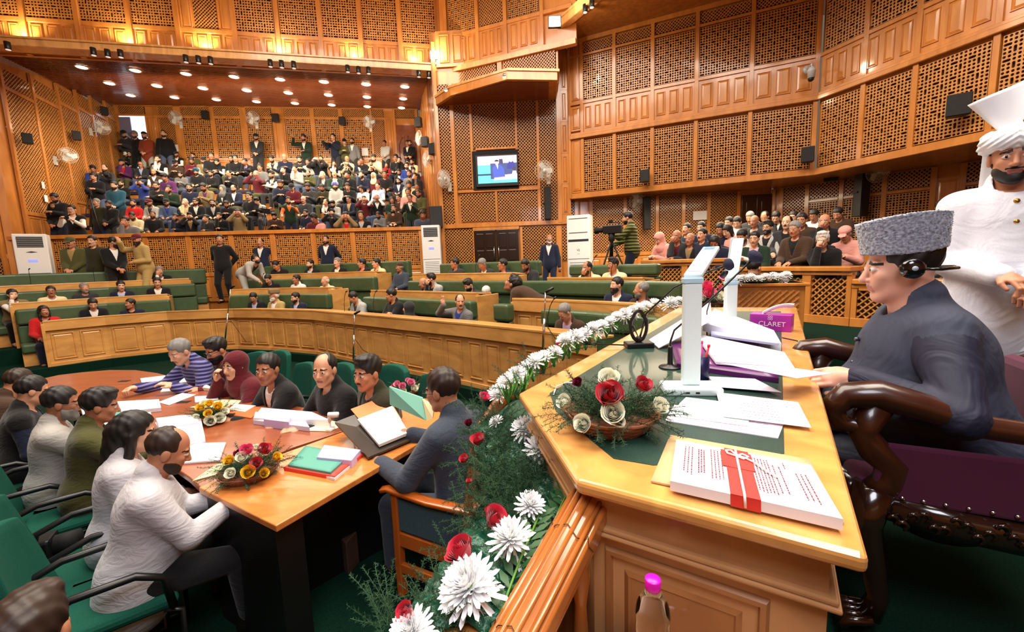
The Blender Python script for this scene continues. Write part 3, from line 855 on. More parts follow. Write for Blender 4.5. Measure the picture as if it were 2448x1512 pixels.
def s400(px): return R1.s_(px, 460 - (px - 1370) * .1)
cols1 = [(s400(a), s400(c)) for a, c in ((1397, 1465), (1474, 1554), (1563, 1655), (1667, 1782), (1795, 1934))]
screen(R1, cols1, 0)
for x in (1394, 1469.5, 1558.5, 1661, 1788.5, 1941): R1.box('post', s400(x) - .045, s400(x) + .045, ZB, ZB + 4.25, -.035, .06)
R1.panels('timber_panel', .06, s400(1389), ZB + .2, ZB + 1.6, 1); R1.panels('timber_panel', .06, s400(1389), ZB + 1.90, ZB + 2.46, 1); R1.panels('timber_panel', .06, s400(1389), ZB + 2.66, ZB + 4.1, 1)
R1.box('post', -.04, .03, ZB, ZB + 4.25, -.05, .06)
def s401(px): return R2.s_(px, 400 - (px - 1945) * .2)
cols2 = [(s401(a), s401(c)) for a, c in ((1956, 2046), (2054, 2166), (2178, 2350))]
w3 = cols2[2][1] - cols2[2][0]; st = cols2[2][1] + .13
while st + w3 < R2.L: cols2.append((st, st + w3)); st += w3 + .13
screen(R2, cols2, 0)
for a0, a1 in cols2: R2.box('post', a1 + .02, a1 + .11, ZB, ZB + 4.25, -.035, .06)
for W, cc in ((R1, cols1), (R2, cols2)):
    for a0, a1 in cc: W.panels('timber_panel', a0 + .04, a1 - .04, ZB + 4.5, ZB + 5.9, 2, gap=.09)

# ---------------- wall under the balcony, behind the officials' seats
oA, oB = line_pts(1345, 500, 13.0, 1845, 500, 12.2)
_, oC = line_pts(1345, 500, 13, 2470, 450, 8.6)
O1 = Wall('wall_officials', oA, oB); O2 = Wall('wall_officials', oB, oC)
ZO = .4
for W in (O1, O2): W.box('backing_board', 0, W.L, -.1, ZB + .1, .062, .12); W.box('rail', 0, W.L, 1.42, 1.52, -.03, .06)
o1 = lambda x: O1.s_(x, 500); o2 = lambda x: O2.s_(x, 480)
for x0, x1 in ((1365, 1375), (1417, 1492), (1496, 1566), (1577, 1630), (1639, 1690), (1698, 1760)): O1.diag('lattice_panel', o1(x0), o1(x1), 1.52, ZB, pitch=.060)
for x in (1378, 1413, 1494, 1571, 1634, 1694, 1765): O1.box('post', o1(x) - .05, o1(x) + .05, ZO, ZB, -.03, .06)
O1.panels('timber_panel', o1(1382), o1(1410), 1.55, ZB, 1); O1.panels('timber_panel', .1, o1(1762), .55, 1.36, 9, gap=.1)
for x0, x1, f in ((1872, 1925, 'd'), (1934, 2003, 's'), (2016, 2108, 's'), (2118, 2222, 's'), (2302, 2390, 's'), (2400, 2465, 's')):
    if f == 'd': O2.diag('lattice_panel', o2(x0), o2(x1), 1.52, ZB, pitch=.060)
    else:
        O2.square('lattice_panel', o2(x0), o2(x1), 1.52, 2.62, p=.058, rad=.3); O2.diag('lattice_panel', o2(x0), o2(x1), 2.72, ZB, pitch=.060)
        O2.box('rail', o2(x0), o2(x1), 2.64, 2.70, -.02, .06)
for x in (1849, 1868, 1929, 2010, 2112, 2228, 2297, 2395): O2.box('post', o2(x) - .05, o2(x) + .05, ZO, ZB, -.03, .06)
O2.panels('timber_panel', o2(2236), o2(2290), 1.55, ZB - .3, 1); O2.panels('timber_panel', .1, O2.L - .1, .55, 1.36, 12, gap=.1)
D2 = Wall('door_2', tuple(O1.world(o1(1771), 0, -.03).xy), tuple(O1.world(o1(1843), 0, -.03).xy))
for k in range(2):
    s0 = D2.L * k / 2 + .005; s1 = D2.L * (k + 1) / 2 - .005; b = MB(); b.box((s0, -.02, ZO), (s1, .03, 3.0))
    b.box((s0 + .12, -.03, .7), (s1 - .12, -.02, 1.5)); b.box((s0 + .12, -.03, 1.7), (s1 - .12, -.02, 2.8)); b.build('door_leaf', mat('dark brown door', (52, 26, 16), .3, coat=.4), D2.root, bevel=.008)
    h = MB(); xx = D2.L / 2 + (-.06 if k == 0 else .06); h.tube([(xx, -.03, 1.95), (xx, -.08, 2.0), (xx, -.08, 2.35), (xx, -.03, 2.4)], .014, 8); h.build('door_handle', M_chrome, D2.root)
# ceiling under the balcony
b = MB(); pl = [rA, rB, rC2, (oC[0] + 1, oC[1]), (oB[0] + .2, oB[1] + .3), (oA[0] - .3, oA[1] + .3)]
b.prism([(p[0], p[1]) for p in pl], ZB + .02, ZB + .1); tag(b.build('ceiling_balcony', M_wood), None, None, kind='structure')
# soffit and cornice over the balcony screens
k1 = at_z(1306, 104, 7.3); k2 = at_z(1432, 0, 7.3)
kd = (k2 - k1).normalized(); k3 = k1 + kd * 7.5
ZS = ZB + 4.25
b = MB(); q = [(k1.x, k1.y), (k3.x, k3.y), (rC2[0], rC2[1]), (rB[0], rB[1]), (rA[0], rA[1]), tuple(TW.world(ts(1332, 400), 0, .1).xy)]
b.prism(q, ZS, ZS + .1); so = b.build('ceiling_soffit', mat('honey ceiling boards', (178, 112, 50), .4, grain='spot', amt=.25)); tag(so, None, None, kind='structure')
KC = Wall('trim_cornice', (k1.x, k1.y), (k3.x, k3.y))
KC.box('beam', -.2, KC.L, ZS - .04, ZS + .16, -.12, .1, m=M_woodL, bevel=.015); KC.box('bead', -.2, KC.L, ZS + .14, ZS + .2, -.15, .1, m=M_woodL, bevel=.01)

# ---------------- hall ceiling, far above the frame, and the walls nobody sees (they close the room)
b = MB(); b.box((-15, -9, 9.55), (14, 16, 9.7)); tag(b.build('ceiling', M_woodL), None, None, kind='structure')
b = MB(); b.box((-15, -9.1, -.6), (14, -9, 9.6)); tag(b.build('wall_front', M_wood), None, None, kind='structure')
b = MB(); b.box((-15.1, -9, -.6), (-15, 16, 9.6)); tag(b.build('wall_west', M_wood), None, None, kind='structure')
b = MB(); b.box((14, -9, -.6), (14.1, 16, 9.6)); tag(b.build('wall_east', M_wood), None, None, kind='structure')
for nm, W in (('wall_south_screen', 0),):
    p0 = Vector((FLc[0], FLc[1], 0)); W0 = Wall('wall_side', (p0.x - 3.2, p0.y - 4.0), (p0.x, p0.y))
    W0.box('backing_board', 0, W0.L, -.5, 7.0, .06, .12)
    for k in range(4):
        a0 = W0.L * k / 4 + .08; a1 = W0.L * (k + 1) / 4 - .08
        W0.diag('lattice_panel', a0, a1, .6, 1.9, pitch=.062); W0.panels('timber_panel', a0, a1, 2.1, 3.1, 2, gap=.08); W0.panels('timber_panel', a0, a1, 3.3, 6.6, 1)
        W0.box('post', a1, a1 + .16, ZW, 6.9, -.05, .06)
    W0.box('rail', 0, W0.L, 1.92, 2.04, -.04, .06)
b = MB(); b.box((-15, -9, ZF - .1), (14, 16, ZF)); tag(b.build('floor', M_carpet), None, None, kind='structure')
# ================================================================ TIERED BENCHES AND DESKS OF THE HOUSE
C1 = [(-10.9, 5.0), (-10.0, 6.7)] + [tuple(at_z(x, y, .58 if 300 < x < 700 else .56).xy) for x, y in ((88, 769), (250, 755), (400, 742), (560, 736), (640, 736), (749, 741), (880, 752), (1013, 763), (1110, 771), (1202, 780), (1300, 790), (1366, 799), (1420, 806))] + [(1.5, 3.5)]
def nrm(a, b): dx, dy = b[0] - a[0], b[1] - a[1]; L = math.hypot(dx, dy); return (-dy / L, dx / L)
def offset(off):
    out = []
    for i, p in enumerate(C1):
        n1 = nrm(C1[max(0, i - 1)], C1[max(0, i - 1) + 1]); n2 = nrm(C1[min(i, len(C1) - 2)], C1[min(i, len(C1) - 2) + 1])
        n = (n1[0] + n2[0], n1[1] + n2[1]); L = math.hypot(*n); n = (n[0] / L, n[1] / L); c = n[0] * n1[0] + n[1] * n1[1]
        out.append((p[0] + n[0] * off / c, p[1] + n[1] * off / c))
    return out
OC = {}
def row_pt(px, off, py=700):
    """plan point on the row offset from the front desk, straight under the pixel column"""
    if off not in OC: OC[off] = offset(off)
    pts = OC[off]; r = ray(px, py); best = None
    for a, b in zip(pts[:-1], pts[1:]):
        dx, dy = b[0] - a[0], b[1] - a[1]; det = -r[0] * dy + r[1] * dx
        if abs(det) < 1e-9: continue
        t = (-a[0] * dy + a[1] * dx) / det; s = (r[0] * a[1] - r[1] * a[0]) / det
        if -.001 <= s <= 1.001 and t > 0:
            q = (r[0] * t, r[1] * t)
            if best is None or q[1] > best[1]: best = q
    return best or (r[0] / r[1] * 8, 8)
def row_line(px0, px1, off, n=5, py=700):
    """plan polyline along a row between two pixel columns, its bends kept"""
    a = row_pt(px0, off, py); b = row_pt(px1, off, py); pts = [a]
    mids = [p for p in OC[off] if a[0] + .15 < p[0] < b[0] - .15]
    return [a] + mids + [b]

# tiers of the floor
for k, (off, z) in enumerate(((-.12, -.35), (1.05, -.03), (2.17, .27), (3.0, ZW))):
    cur = offset(off); far = [(14, cur[-1][1] - 1), (14, 15.9), (-14.9, 15.9), (-14.9, cur[0][1])]
    if k == 3: cur = [p for p in cur if p[0] < 1.5]; far = [(cur[-1][0] + 3, cur[-1][1] + 1.5), (6, 15.9), (-14.9, 15.9), (-14.9, cur[0][1])]
    cur = [p for p in cur if p[0] < 1.6]; far[0] = (cur[-1][0] + .3, cur[-1][1] + .1); 
    if k < 3: far[1] = (cur[-1][0] + 3, 15.9)
    b = MB(); b.prism(cur + far, ZF - .05, z); tag(b.build('floor', M_carpet), None, None, kind='structure')

def slab_along(b, pts, o0, o1, z0, z1, mi=0, z0b=None, z1b=None):
    """box following the polyline; o0..o1 offsets outward (behind), z0..z1 heights; b-values give the far edge"""
    n = len(pts); L, Rr = [], []
    for i, p in enumerate(pts):
        a = pts[max(0, i - 1)]; c = pts[min(n - 1, i + 1)]
        n1 = nrm(pts[max(0, i - 1)], pts[max(0, i - 1) + 1]); n2 = nrm(pts[min(i, n - 2)], pts[min(i, n - 2) + 1])
        nn = (n1[0] + n2[0], n1[1] + n2[1]); q = math.hypot(*nn); nn = (nn[0] / q, nn[1] / q); cc = nn[0] * n1[0] + nn[1] * n1[1]
        L.append((p[0] + nn[0] * o0 / cc, p[1] + nn[1] * o0 / cc)); Rr.append((p[0] + nn[0] * o1 / cc, p[1] + nn[1] * o1 / cc))
    z0b = z0 if z0b is None else z0b; z1b = z1 if z1b is None else z1b
    vs = []
    for (a, c) in zip(L, Rr): vs += [(a[0], a[1], z0), (c[0], c[1], z0b), (c[0], c[1], z1b), (a[0], a[1], z1)]
    fs = [(3, 2, 1, 0), (4 * n - 4, 4 * n - 3, 4 * n - 2, 4 * n - 1)]
    for i in range(n - 1):
        for k in range(4): fs.append((4 * i + k, 4 * i + (k + 1) % 4, 4 * i + 4 + (k + 1) % 4, 4 * i + 4 + k))
    b.add(vs, fs, mi)

def seg_panels(b, p, q, z0, z1, n):
    """raised panels on the near face between plan points p and q"""
    L = math.hypot(q[0] - p[0], q[1] - p[1]); M = frame((p[0], p[1], 0), (q[0] - p[0], q[1] - p[1]))
    g = .07; w = (L - g * (n + 1)) / n
    for k in range(n):
        a0 = g + k * (w + g); a1 = a0 + w
        R4 = lambda i, y: [(a0 + i, y, z0 + i), (a1 - i, y, z0 + i), (a1 - i, y, z1 - i), (a0 + i, y, z1 - i)]
        vs = R4(0, -.001) + R4(.010, -.016) + R4(.022, -.016) + R4(.030, .004) + R4(.055, -.012)
        fs = [(j * 4 + i, j * 4 + (i + 1) % 4, j * 4 + 4 + (i + 1) % 4, j * 4 + 4 + i) for j in range(4) for i in range(4)] + [(16, 17, 18, 19)]
        b.add([tuple(M @ Vector(v)) for v in vs], fs)

def house_desk(pts, zfl, ztop, npan, label, group, ends=(1, 1), name='member_desk'):
    root = empty(name, (pts[0][0], pts[0][1], zfl), label=label, cat='desk', group=group)
    root_inv = Matrix.Translation((-pts[0][0], -pts[0][1], -zfl))
    def part(nm, fn, m, bevel=0):
        b = MB(); fn(b); b.v = [tuple(root_inv @ Vector(v)) for v in b.v]; return b.build(nm, m, root, bevel=bevel, seg=2)
    part('front_board', lambda b: slab_along(b, pts, 0, .04, zfl + .02, ztop - .05), M_bench)
    part('fascia', lambda b: slab_along(b, pts, -.045, .02, ztop - .20, ztop, z0b=ztop - .21), M_bench, .006)
    part('desk_top', lambda b: slab_along(b, pts, -.05, .36, ztop - .03, ztop + .004, z1b=ztop - .03, z0b=ztop - .06), M_bench, .006)
    part('plinth', lambda b: slab_along(b, pts, -.02, .05, zfl, zfl + .07), M_bench, .004)
    def pn(b):
        for p, q in zip(pts[:-1], pts[1:]):
            L = math.hypot(q[0] - p[0], q[1] - p[1]); n = max(1, round(L / .42)); seg_panels(b, p, q, zfl + .12, ztop - .26, n)
    if npan: part('raised_panel', pn, M_bench)
    for e, on in zip((0, -1), ends):
        if on:
            i = 0 if e == 0 else len(pts) - 2; p, q = pts[i], pts[i + 1]; d = Vector((q[0] - p[0], q[1] - p[1])).normalized(); c = p if e == 0 else q
            M = frame((c[0], c[1], 0), (d.x, d.y)); a0, a1 = (-.03, .02) if e == 0 else (-.02, .03)
            part('end_panel', lambda b: (b.box((a0, -.05, zfl), (a1, .52, ztop - .06), T=M)), M_bench, .008)
    return root

def house_bench(pts, zfl, ztop, label, group, name='upholstered_bench'):
    """green leather bench; pts run along the foot of its back"""
    root = empty(name, (pts[0][0], pts[0][1], zfl), label=label, cat='bench', group=group)
    inv = Matrix.Translation((-pts[0][0], -pts[0][1], -zfl))
    def part(nm, fn, m, bevel=0):
        b = MB(); fn(b); b.v = [tuple(inv @ Vector(v)) for v in b.v]; return b.build(nm, m, root, bevel=bevel, seg=3)
    zm = zfl + .80
    part('backrest', lambda b: slab_along(b, pts, -.10, .03, zfl + .42, zm - .01), M_green, .03)
    part('headroll', lambda b: slab_along(b, pts, -.15, .04, zm, ztop), M_green, .045)
    part('seat', lambda b: slab_along(b, pts, -.56, -.08, zfl + .26, zfl + .44), M_green, .04)
    part('base', lambda b: slab_along(b, pts, -.50, .02, zfl, zfl + .26), M_bench, .004)
    return root

r1 = row_line(88, 1420, 0)
house_desk(r1, -.35, .56, 1, 'long curved oak front desk with raised panels facing the round table', None, ends=(1, 0), name='curved_front_desk')
HD = [  # px0, px1, off, floor, top
    (21, 400, 1.12, -.03, .90, 'left block, second row', 'oak desk behind the two suited people and the one in red'),
    (554, 790, 1.12, -.03, .94, '', 'short oak desk behind the person in a tall cream cap'),
    (891, 1142, 1.12, -.03, .88, '', 'oak desk behind the person in a patterned headscarf'),
    (1228, 1620, 1.12, -.03, .80, '', 'panelled oak desk on which the leaning person rests his hand'),
    (-40, 457, 2.24, .27, 1.24, '', 'longest rear oak desk, below the four uniformed officers'),
    (587, 903, 2.24, .27, 1.26, '', 'rear oak desk under the person in white between two colleagues'),
    (994, 1232, 2.24, .27, 1.17, '', 'rear oak desk before the black double door'),
    (1312, 1540, 2.24, .27, 1.07, '', 'rear oak desk before the tall plain white air conditioner')]
for a, c, off, zf, zt_, _, lab in HD: house_desk(row_line(a, c, off), zf, zt_, 1, lab, 'oak desks of the members')
HB = [(26, 405, 1.0, -.35, .77, 'green bench with the person in a red and black shawl at its end'),
      (553, 792, 1.0, -.35, .80, 'green bench of the person in a tall cream cap'),
      (879, 1138, 1.0, -.35, .75, 'green bench of the person in a maroon coat and patterned headscarf'),
      (1190, 1226, 1.0, -.35, .72, 'narrow green bench end beside the panelled desk of the leaning person'),
      (1304, 1640, 1.0, -.35, .68, 'green bench with one person in brown jacket and lilac shirt'),
      (-40, 470, 2.12, -.03, 1.10, 'green bench with five people, one in a dark suit over a white shirt'),
      (586, 905, 2.12, -.03, 1.12, 'green bench of the three people, the last one white haired in cream waistcoat'),
      (987, 1640, 2.12, -.03, 1.02, 'long green bench that the leaning person has risen from'),
      (-60, 499, 2.9, .27, 1.49, 'rearmost green bench with a single grey person in black waistcoat'),
      (603, 988, 2.9, .27, 1.49, 'rearmost green bench with six people below the gallery parapet'),
      (1064, 1297, 2.9, .27, 1.38, 'rearmost green bench with four people before the double door'),
      (1370, 1580, 2.9, .27, 1.26, 'rearmost green bench with two people in cream jackets')]
for a, c, off, zf, zt_, lab in HB: house_bench(row_line(a, c, off), zf, zt_, lab, 'green leather benches of the members')
# ================================================================ GALLERY TIERS AND FITTINGS
GZ0 = 1.58; GP = .78; GR = .473; GOFF = 6.6
def gal(s, d, z):  # s metres along the parapet, d metres behind it
    return PAR.M @ Vector((s, d, z))
b = MB(PAR.M)
for k in range(8):
    b.box((-3.2, .15 + k * GP, .6), (PAR.L + 1.2, GOFF + .4, GZ0 + k * GR if k < 7 else 5.05))
    
gt = b.build('floor_gallery', mat('brick red gallery floor', (150, 78, 42), .6, grain='spot', amt=.25)); tag(gt, None, None, kind='structure')
# open doorway at the back corner; a glowing slab stands in for daylight
M_day = mat('daylit corridor wall', (226, 238, 250), .8, emit=1.6)
dz0 = 5.05
b = MB(); b.box((bs(290), .0, dz0), (bs(355), .055, BW.z_(320, 277))); b.build('corridor', M_day, BW.root)
b = MB(); x0, x1 = bs(291), bs(318); b.box((x0, -.06, dz0), (x1, -.02, BW.z_(305, 281)))
dleaf = Wall('door_3', BLc, BRc); o = b.build('door_leaf', mat('painted mauve grey door', (128, 128, 160), .4), dleaf.root)
b = MB(); cx = (x0 + x1) / 2
b.tube([(cx - .17, -.07, dz0 + 1.0), (cx - .17, -.07, dz0 + 1.7), (cx - .06, -.07, dz0 + 1.85), (cx, -.07, dz0 + 2.0), (cx + .06, -.07, dz0 + 1.85), (cx + .17, -.07, dz0 + 1.7), (cx + .17, -.07, dz0 + 1.0)], .015, 5); b.build('door_moulding', M_white, dleaf.root)
for a, c in ((286, 291), (353, 357)): BW.box('door_frame', bs(a), bs(c), dz0, BW.z_(320, 274), -.05, .06)
BW.box('door_frame', bs(286), bs(357), BW.z_(320, 278), BW.z_(320, 274), -.05, .06)
# closed varnished door on the other side
d4 = Wall('door_4', BLc, BRc); a, c = bs(947), bs(993); zz = BW.z_(970, 300); b = MB(); b.box((a, -.04, dz0), (c, .0, zz)); b.build('door_leaf', mat('red brown varnished door', (132, 66, 28), .3, coat=.5, grain='wood', amt=.3), d4.root)
b = MB(); cx = (a + c) / 2
for sx in (-1, 1):
    b.tube([(cx + sx * .08, -.05, dz0 + .4), (cx + sx * .3, -.05, dz0 + .4), (cx + sx * .3, -.05, dz0 + 1.5), (cx + sx * .2, -.05, dz0 + 1.75), (cx + sx * .08, -.05, dz0 + 1.9), (cx + sx * .08, -.05, dz0 + .4)], .02, 5)
b.build('door_moulding', mat('red brown varnished door', (132, 66, 28)), d4.root)
b = MB(); b.tube([(c - .1, -.05, dz0 + 1.0), (c - .1, -.1, dz0 + 1.05), (c - .1, -.1, dz0 + 1.2), (c - .1, -.05, dz0 + 1.25)], .012, 6); b.build('door_handle', M_chrome, d4.root)

# recessed round ceiling lights
M_lamp = mat('lit lamp face', (255, 236, 200), .5, emit=14)
def on_ceiling(px, py):
    n = (e2 - e1).cross(e4 - e1); r = Vector(ray(px, py)); o = Vector((0, 0, CAMZ)); t = (e1 - o).dot(n) / r.dot(n); return o + r * t
b = MB(); b.lathe([(0, -.012), (.115, -.012), (.13, 0)], 14); lamp_me = b.mesh('lamp_face'); lamp_me.materials.append(M_lamp)
b = MB(); b.lathe([(.13, 0), (.135, -.02), (.155, -.016), (.16, 0)], 14); ring_me = b.mesh('trim_ring'); ring_me.materials.append(M_white)
DL = [(195, 159), (323, 167), (444, 175), (559, 182), (669, 188), (774, 194), (875, 200), (968, 206),
      (261, 198), (375, 204), (485, 210), (590, 215), (689, 221), (785, 226), (877, 231), (964, 235),
      (312, 227), (417, 232), (517, 237), (613, 242), (705, 246), (793, 250), (878, 254), (960, 257)]
rown = ['front', 'middle', 'back']
ordn = ['first', 'second', 'third', 'fourth', 'fifth', 'sixth', 'seventh', 'eighth']
for i, (x, y) in enumerate(DL):
    p = on_ceiling(x, y); t = empty('ceiling_light', p + Vector((0, 0, -.01)), 0, 'round recessed ceiling light, %s of the %s row over the gallery' % (ordn[i % 8], rown[i // 8]), 'ceiling light', 'recessed lights over the press gallery')
    for me in (lamp_me, ring_me):
        o = bpy.data.objects.new(me.name, me); COL.objects.link(o); o.parent = t
# small cylinder spotlights under the cornice
b = MB(); b.lathe([(.0, -.17), (.055, -.17), (.06, -.16), (.06, 0), (0, 0)], 12); cyl_me = b.mesh('housing'); cyl_me.materials.append(M_black)
b = MB(); b.lathe([(0, -.178), (.045, -.178), (.05, -.172)], 12); len_me = b.mesh('lens'); len_me.materials.append(mat('dim spot lens', (230, 220, 205), .3, emit=.8))
def spot_on(z, px, py, lab, grp='cylinder spotlights under the cornices'):
    p = at_z(px, py, z - .08); p.z = z
    t = empty('spotlight', p, 0, lab, 'spotlight', grp)
    for me in (cyl_me, len_me):
        o = bpy.data.objects.new(me.name, me); COL.objects.link(o); o.parent = t
names = ['first', 'second', 'third']
for g, xs_ in enumerate([((18, 113),), ((223, 127), (257, 131), (288, 132)), ((444, 144), (474, 146), (503, 148)), ((646, 155), (673, 157), (702, 159)), ((831, 168), (857, 171), (881, 172)), ((1001, 180), (1025, 182))]):
    where = ['alone at the end nearest the side wall', 'in the second cluster from the side wall', 'in the third cluster from the side wall', 'in the fourth cluster from the side wall', 'in the fifth cluster from the side wall', 'in the pair nearest the television'][g]
    for i, (x, y) in enumerate(xs_): spot_on(ZCN - .04, x, y - 4, ('small black spotlight %s' % where) if g == 0 else 'small black spotlight, %s %s' % (names[i], where))
for i, (x, y) in enumerate(((1399, 20), (1415, 8), (1326, 100), (1335, 92))): spot_on(ZS, x, y, 'small black spotlight under the balcony soffit, %s of four' % ordn[i], 'spotlights under the balcony soffit')
# canopy corner lamps and the two floodlights
M_flood = mat('lit floodlight', (255, 244, 225), .5, emit=60)
def flood(p, r, lab, nm='floodlight'):
    t = empty(nm, p, 0, lab, 'floodlight', None)
    b = MB(); b.box((-r * 1.2, -.02, -r), (r * 1.2, .06, r)); b.build('housing', M_black, t, bevel=.01)
    b = MB(); b.box((-r, -.028, -r * .8), (r, -.018, r * .8)); b.build('lens', M_flood, t)
    l = bpy.data.lights.new('flood', 'POINT'); return t
f1 = at_d(1040, 132, 12.9); flood(f1, .13, 'glaring floodlight where the gallery cornice ends above the television wall')
f2 = at_d(1326, 52, 10.9); flood(f2, .13, 'glaring floodlight above the upper corner of the balcony cornice')
for (x, y, lab) in ((1066, 214, 'small bright lamp on the outer corner of the canopy'), (1206, 182, 'small bright lamp on the middle corner of the canopy')):
    p = at_z(x, y, zcp + .10); t = empty('canopy_lamp', p, 0, lab, 'lamp', 'lamps on the canopy corners')
    b = MB(); b.lathe([(0, .05), (.04, .05), (.05, -.02), (0, -.02)], 10); b.build('housing', M_chrome, t)
    b = MB(); b.lathe([(0, -.05), (.03, -.045), (.042, -.02)], 10); b.build('bulb', mat('lit small lamp', (255, 246, 230), .5, emit=30), t)
# wall fans
M_cage = mat('pale fan plastic', (226, 222, 212), .4)
def fan(p, face, side, scale=1., lab=''):
    """wall fan: cage disc looking along `face`, bracket going to `side`"""
    t = empty('wall_fan', p, 0, lab, 'fan', 'wall fans')
    f = Vector(face).normalized(); q = f.to_track_quat('Z', 'Y').to_matrix().to_4x4(); r = .23 * scale
    b = MB(q)
    for a in range(30):
        an = 2 * PI * a / 30; b.tube([(math.cos(an) * .05, math.sin(an) * .05, .06), (math.cos(an) * r * .7, math.sin(an) * r * .7, .055), (math.cos(an) * r, math.sin(an) * r, .0), (math.cos(an) * r * .6, math.sin(an) * r * .6, -.07), (math.cos(an) * .06, math.sin(an) * .06, -.08)], .0032, 3, cap=False)
    for rr, zz in ((r, 0), (r * .7, .055), (r * .45, .06)): b.tube([(math.cos(2 * PI * k / 20) * rr, math.sin(2 * PI * k / 20) * rr, zz) for k in range(21)], .004, 4, cap=False)
    b.lathe([(0, .07), (.05, .065), (.055, .055)], 12)
    b.build('cage', M_cage, t)
    b = MB(q)
    for k in range(3):
        T = Matrix.Rotation(2 * PI * k / 3, 4, 'Z')
        vs = [T @ Vector(v) for v in ((.03, -.02, .0), (.10, -.09, .02), (r * .9, -.05, .02), (r * .85, .07, -.02), (.08, .05, -.02), (.03, .02, 0))]
        b.add([tuple(v) for v in vs], [(0, 1, 2, 3, 4, 5)])
    b.build('blade', mat('pale fan blade', (222, 220, 212), .4), t, solid=.004)
    b = MB(q); b.lathe([(0, -.19), (.055, -.18), (.07, -.1), (.06, -.03), (0, -.02)], 12); b.build('motor', M_cage, t)
    sd = Vector(side); b = MB(); back = f * -.12
    b.tube([back, back + Vector((0, 0, -.12)), sd * .9 + Vector((0, 0, -.16)), sd + Vector((0, 0, -.16))], .018, 6)
    o = frame(sd + Vector((0, 0, -.17)), Vector((0, 0, 1)).cross(sd) if sd.length > .01 else (1, 0)); b.box((-.05, -.03, -.14), (.05, .03, .12), T=o)
    b.build('bracket', M_cage, t)
    return t
nx_ = lambda W: (W.M.to_3x3() @ Vector((0, -1, 0)))
def wfan(W, px, py, dpt, face, sc=1., lab=''):
    s0, z0 = W.p(px, py); p = W.world(s0, z0, -.36); f = Vector(face); return fan(p, f, -nx_(W) * .33, sc, lab)
wfan(BW, 433, 289, 0, (.1, -1, -.15), 1.15, 'white wall fan nearest the open doorway at the gallery back wall')
wfan(BW, 614, 290, 0, (.1, -1, -.15), 1.15, 'white wall fan above the standing person in grey suit with papers')
wfan(BW, 886, 298, 0, (.1, -1, -.15), 1.1, 'white wall fan nearest the closed door of the gallery back wall')
wfan(LW, 127, 370, 0, (.9, -.75, -.1), 1., 'white fan low on the slanting lattice side wall')
wfan(LW, 213, 303, 0, (.9, -.75, -.1), 1.05, 'white fan high on the slanting lattice side wall')
fan(at_d(1061, 428, 12.5), (.9, -.7, -.1), (.12, .3, 0), 1.1, 'beige fan at the foot corner of the television wall')
fan(at_d(1301, 408, 12.2), (.2, -1, -.2), (.15, .35, 0), 1.15, 'beige fan between television and pilaster')
fan(at_d(1001, 330, 15.6), (-.9, -.6, 0), (.4, .2, 0), 1.1, 'upper white fan on the plain gallery end wall')
fan(at_d(1019, 381, 14.4), (-.9, -.6, 0), (.35, .2, 0), 1.15, 'lower white fan on the plain gallery end wall')
fan(at_d(1524, 480, 12.5), (.2, -1, -.3), (.1, .5, .2), 1.1, 'white fan half hidden under the balcony edge near the cameraman')
fan(at_d(2100, 410, 10.2), (-.2, -1, -.3), (.1, .4, .2), 1.1, 'white fan under the balcony edge above the tall black column speaker')
# loudspeakers
def speaker(p, face, w=.22, h=.26, d=.18, lab='', cat='loudspeaker', nm='wall_speaker', br=(0, .2, 0), grille=True):
    t = empty(nm, p, math.atan2(face[1], face[0]) + PI / 2, lab, cat, 'black wall loudspeakers')
    tp = -.12
    b = MB(); b.add([(-w / 2, -d / 2, -h / 2), (w / 2, -d / 2, -h / 2), (w * .36, d / 2, -h / 2), (-w * .36, d / 2, -h / 2), (-w / 2, -d / 2, h / 2), (w / 2, -d / 2, h / 2), (w * .36, d / 2, h / 2), (-w * .36, d / 2, h / 2)],
                   [(0, 3, 2, 1), (4, 5, 6, 7), (0, 1, 5, 4), (1, 2, 6, 5), (2, 3, 7, 6), (3, 0, 4, 7)]); b.build('cabinet', M_black, t, bevel=.01)
    b = MB(); b.box((-w * .45, -d / 2 - .008, -h * .46), (w * .45, -d / 2, h * .46)); b.build('grille', mat('speaker grille', (30, 30, 32), .6, bump=.6, bscale=300), t, bevel=.006)
    b = MB(); b.tube([(0, d / 2, 0), (0, d / 2 + .1, 0), (br[0], d / 2 + .1 + .05, br[2])], .015, 6); b.build('bracket', M_blackm, t)
    return t
def wspk(W, px, py, face, lab, w=.22, h=.28): s0, z0 = W.p(px, py); return speaker(W.world(s0, z0, -.22), face, w, h, lab=lab)
wspk(LW, 40, 331, (.75, -.65), 'black box speaker lowest on the slanting side wall')
wspk(LW, 162, 324, (.75, -.65), 'black box speaker between the two fans of the slanting side wall')
wspk(LW, 231, 265, (.75, -.65), 'black box speaker highest on the slanting side wall')
wspk(BW, 499, 280, (0, -1), 'black box speaker on the gallery back wall nearest the open doorway', .26, .32)
wspk(BW, 665, 287, (0, -1), 'black box speaker on the wide plain post of the gallery back wall', .26, .32)
wspk(BW, 822, 294, (0, -1), 'black box speaker on the gallery back wall nearest the closed door', .26, .32)
speaker(at_d(1001, 293, 15.6), (-.4, -1), .26, .32, lab='black box speaker beside the closed gallery door')
speaker(at_d(1017, 340, 14.6), (-.4, -1), .26, .32, lab='black box speaker between the two fans of the plain end wall')
speaker(at_d(1036, 357, 13.6), (-.4, -1), .26, .34, lab='black box speaker of the plain end wall nearest the television wall')
def rspk(W, px, py, lab, w=.24, h=.32): s0, z0 = W.p(px, py); return speaker(W.world(s0, z0, -.24), (-.55, -.8), w, h, lab=lab)
rspk(R1, 1546, 425, 'small black speaker near the lower edge of the balcony screen')
rspk(R1, 1926, 376, 'black speaker low at the bend of the balcony screen', .26, .34)
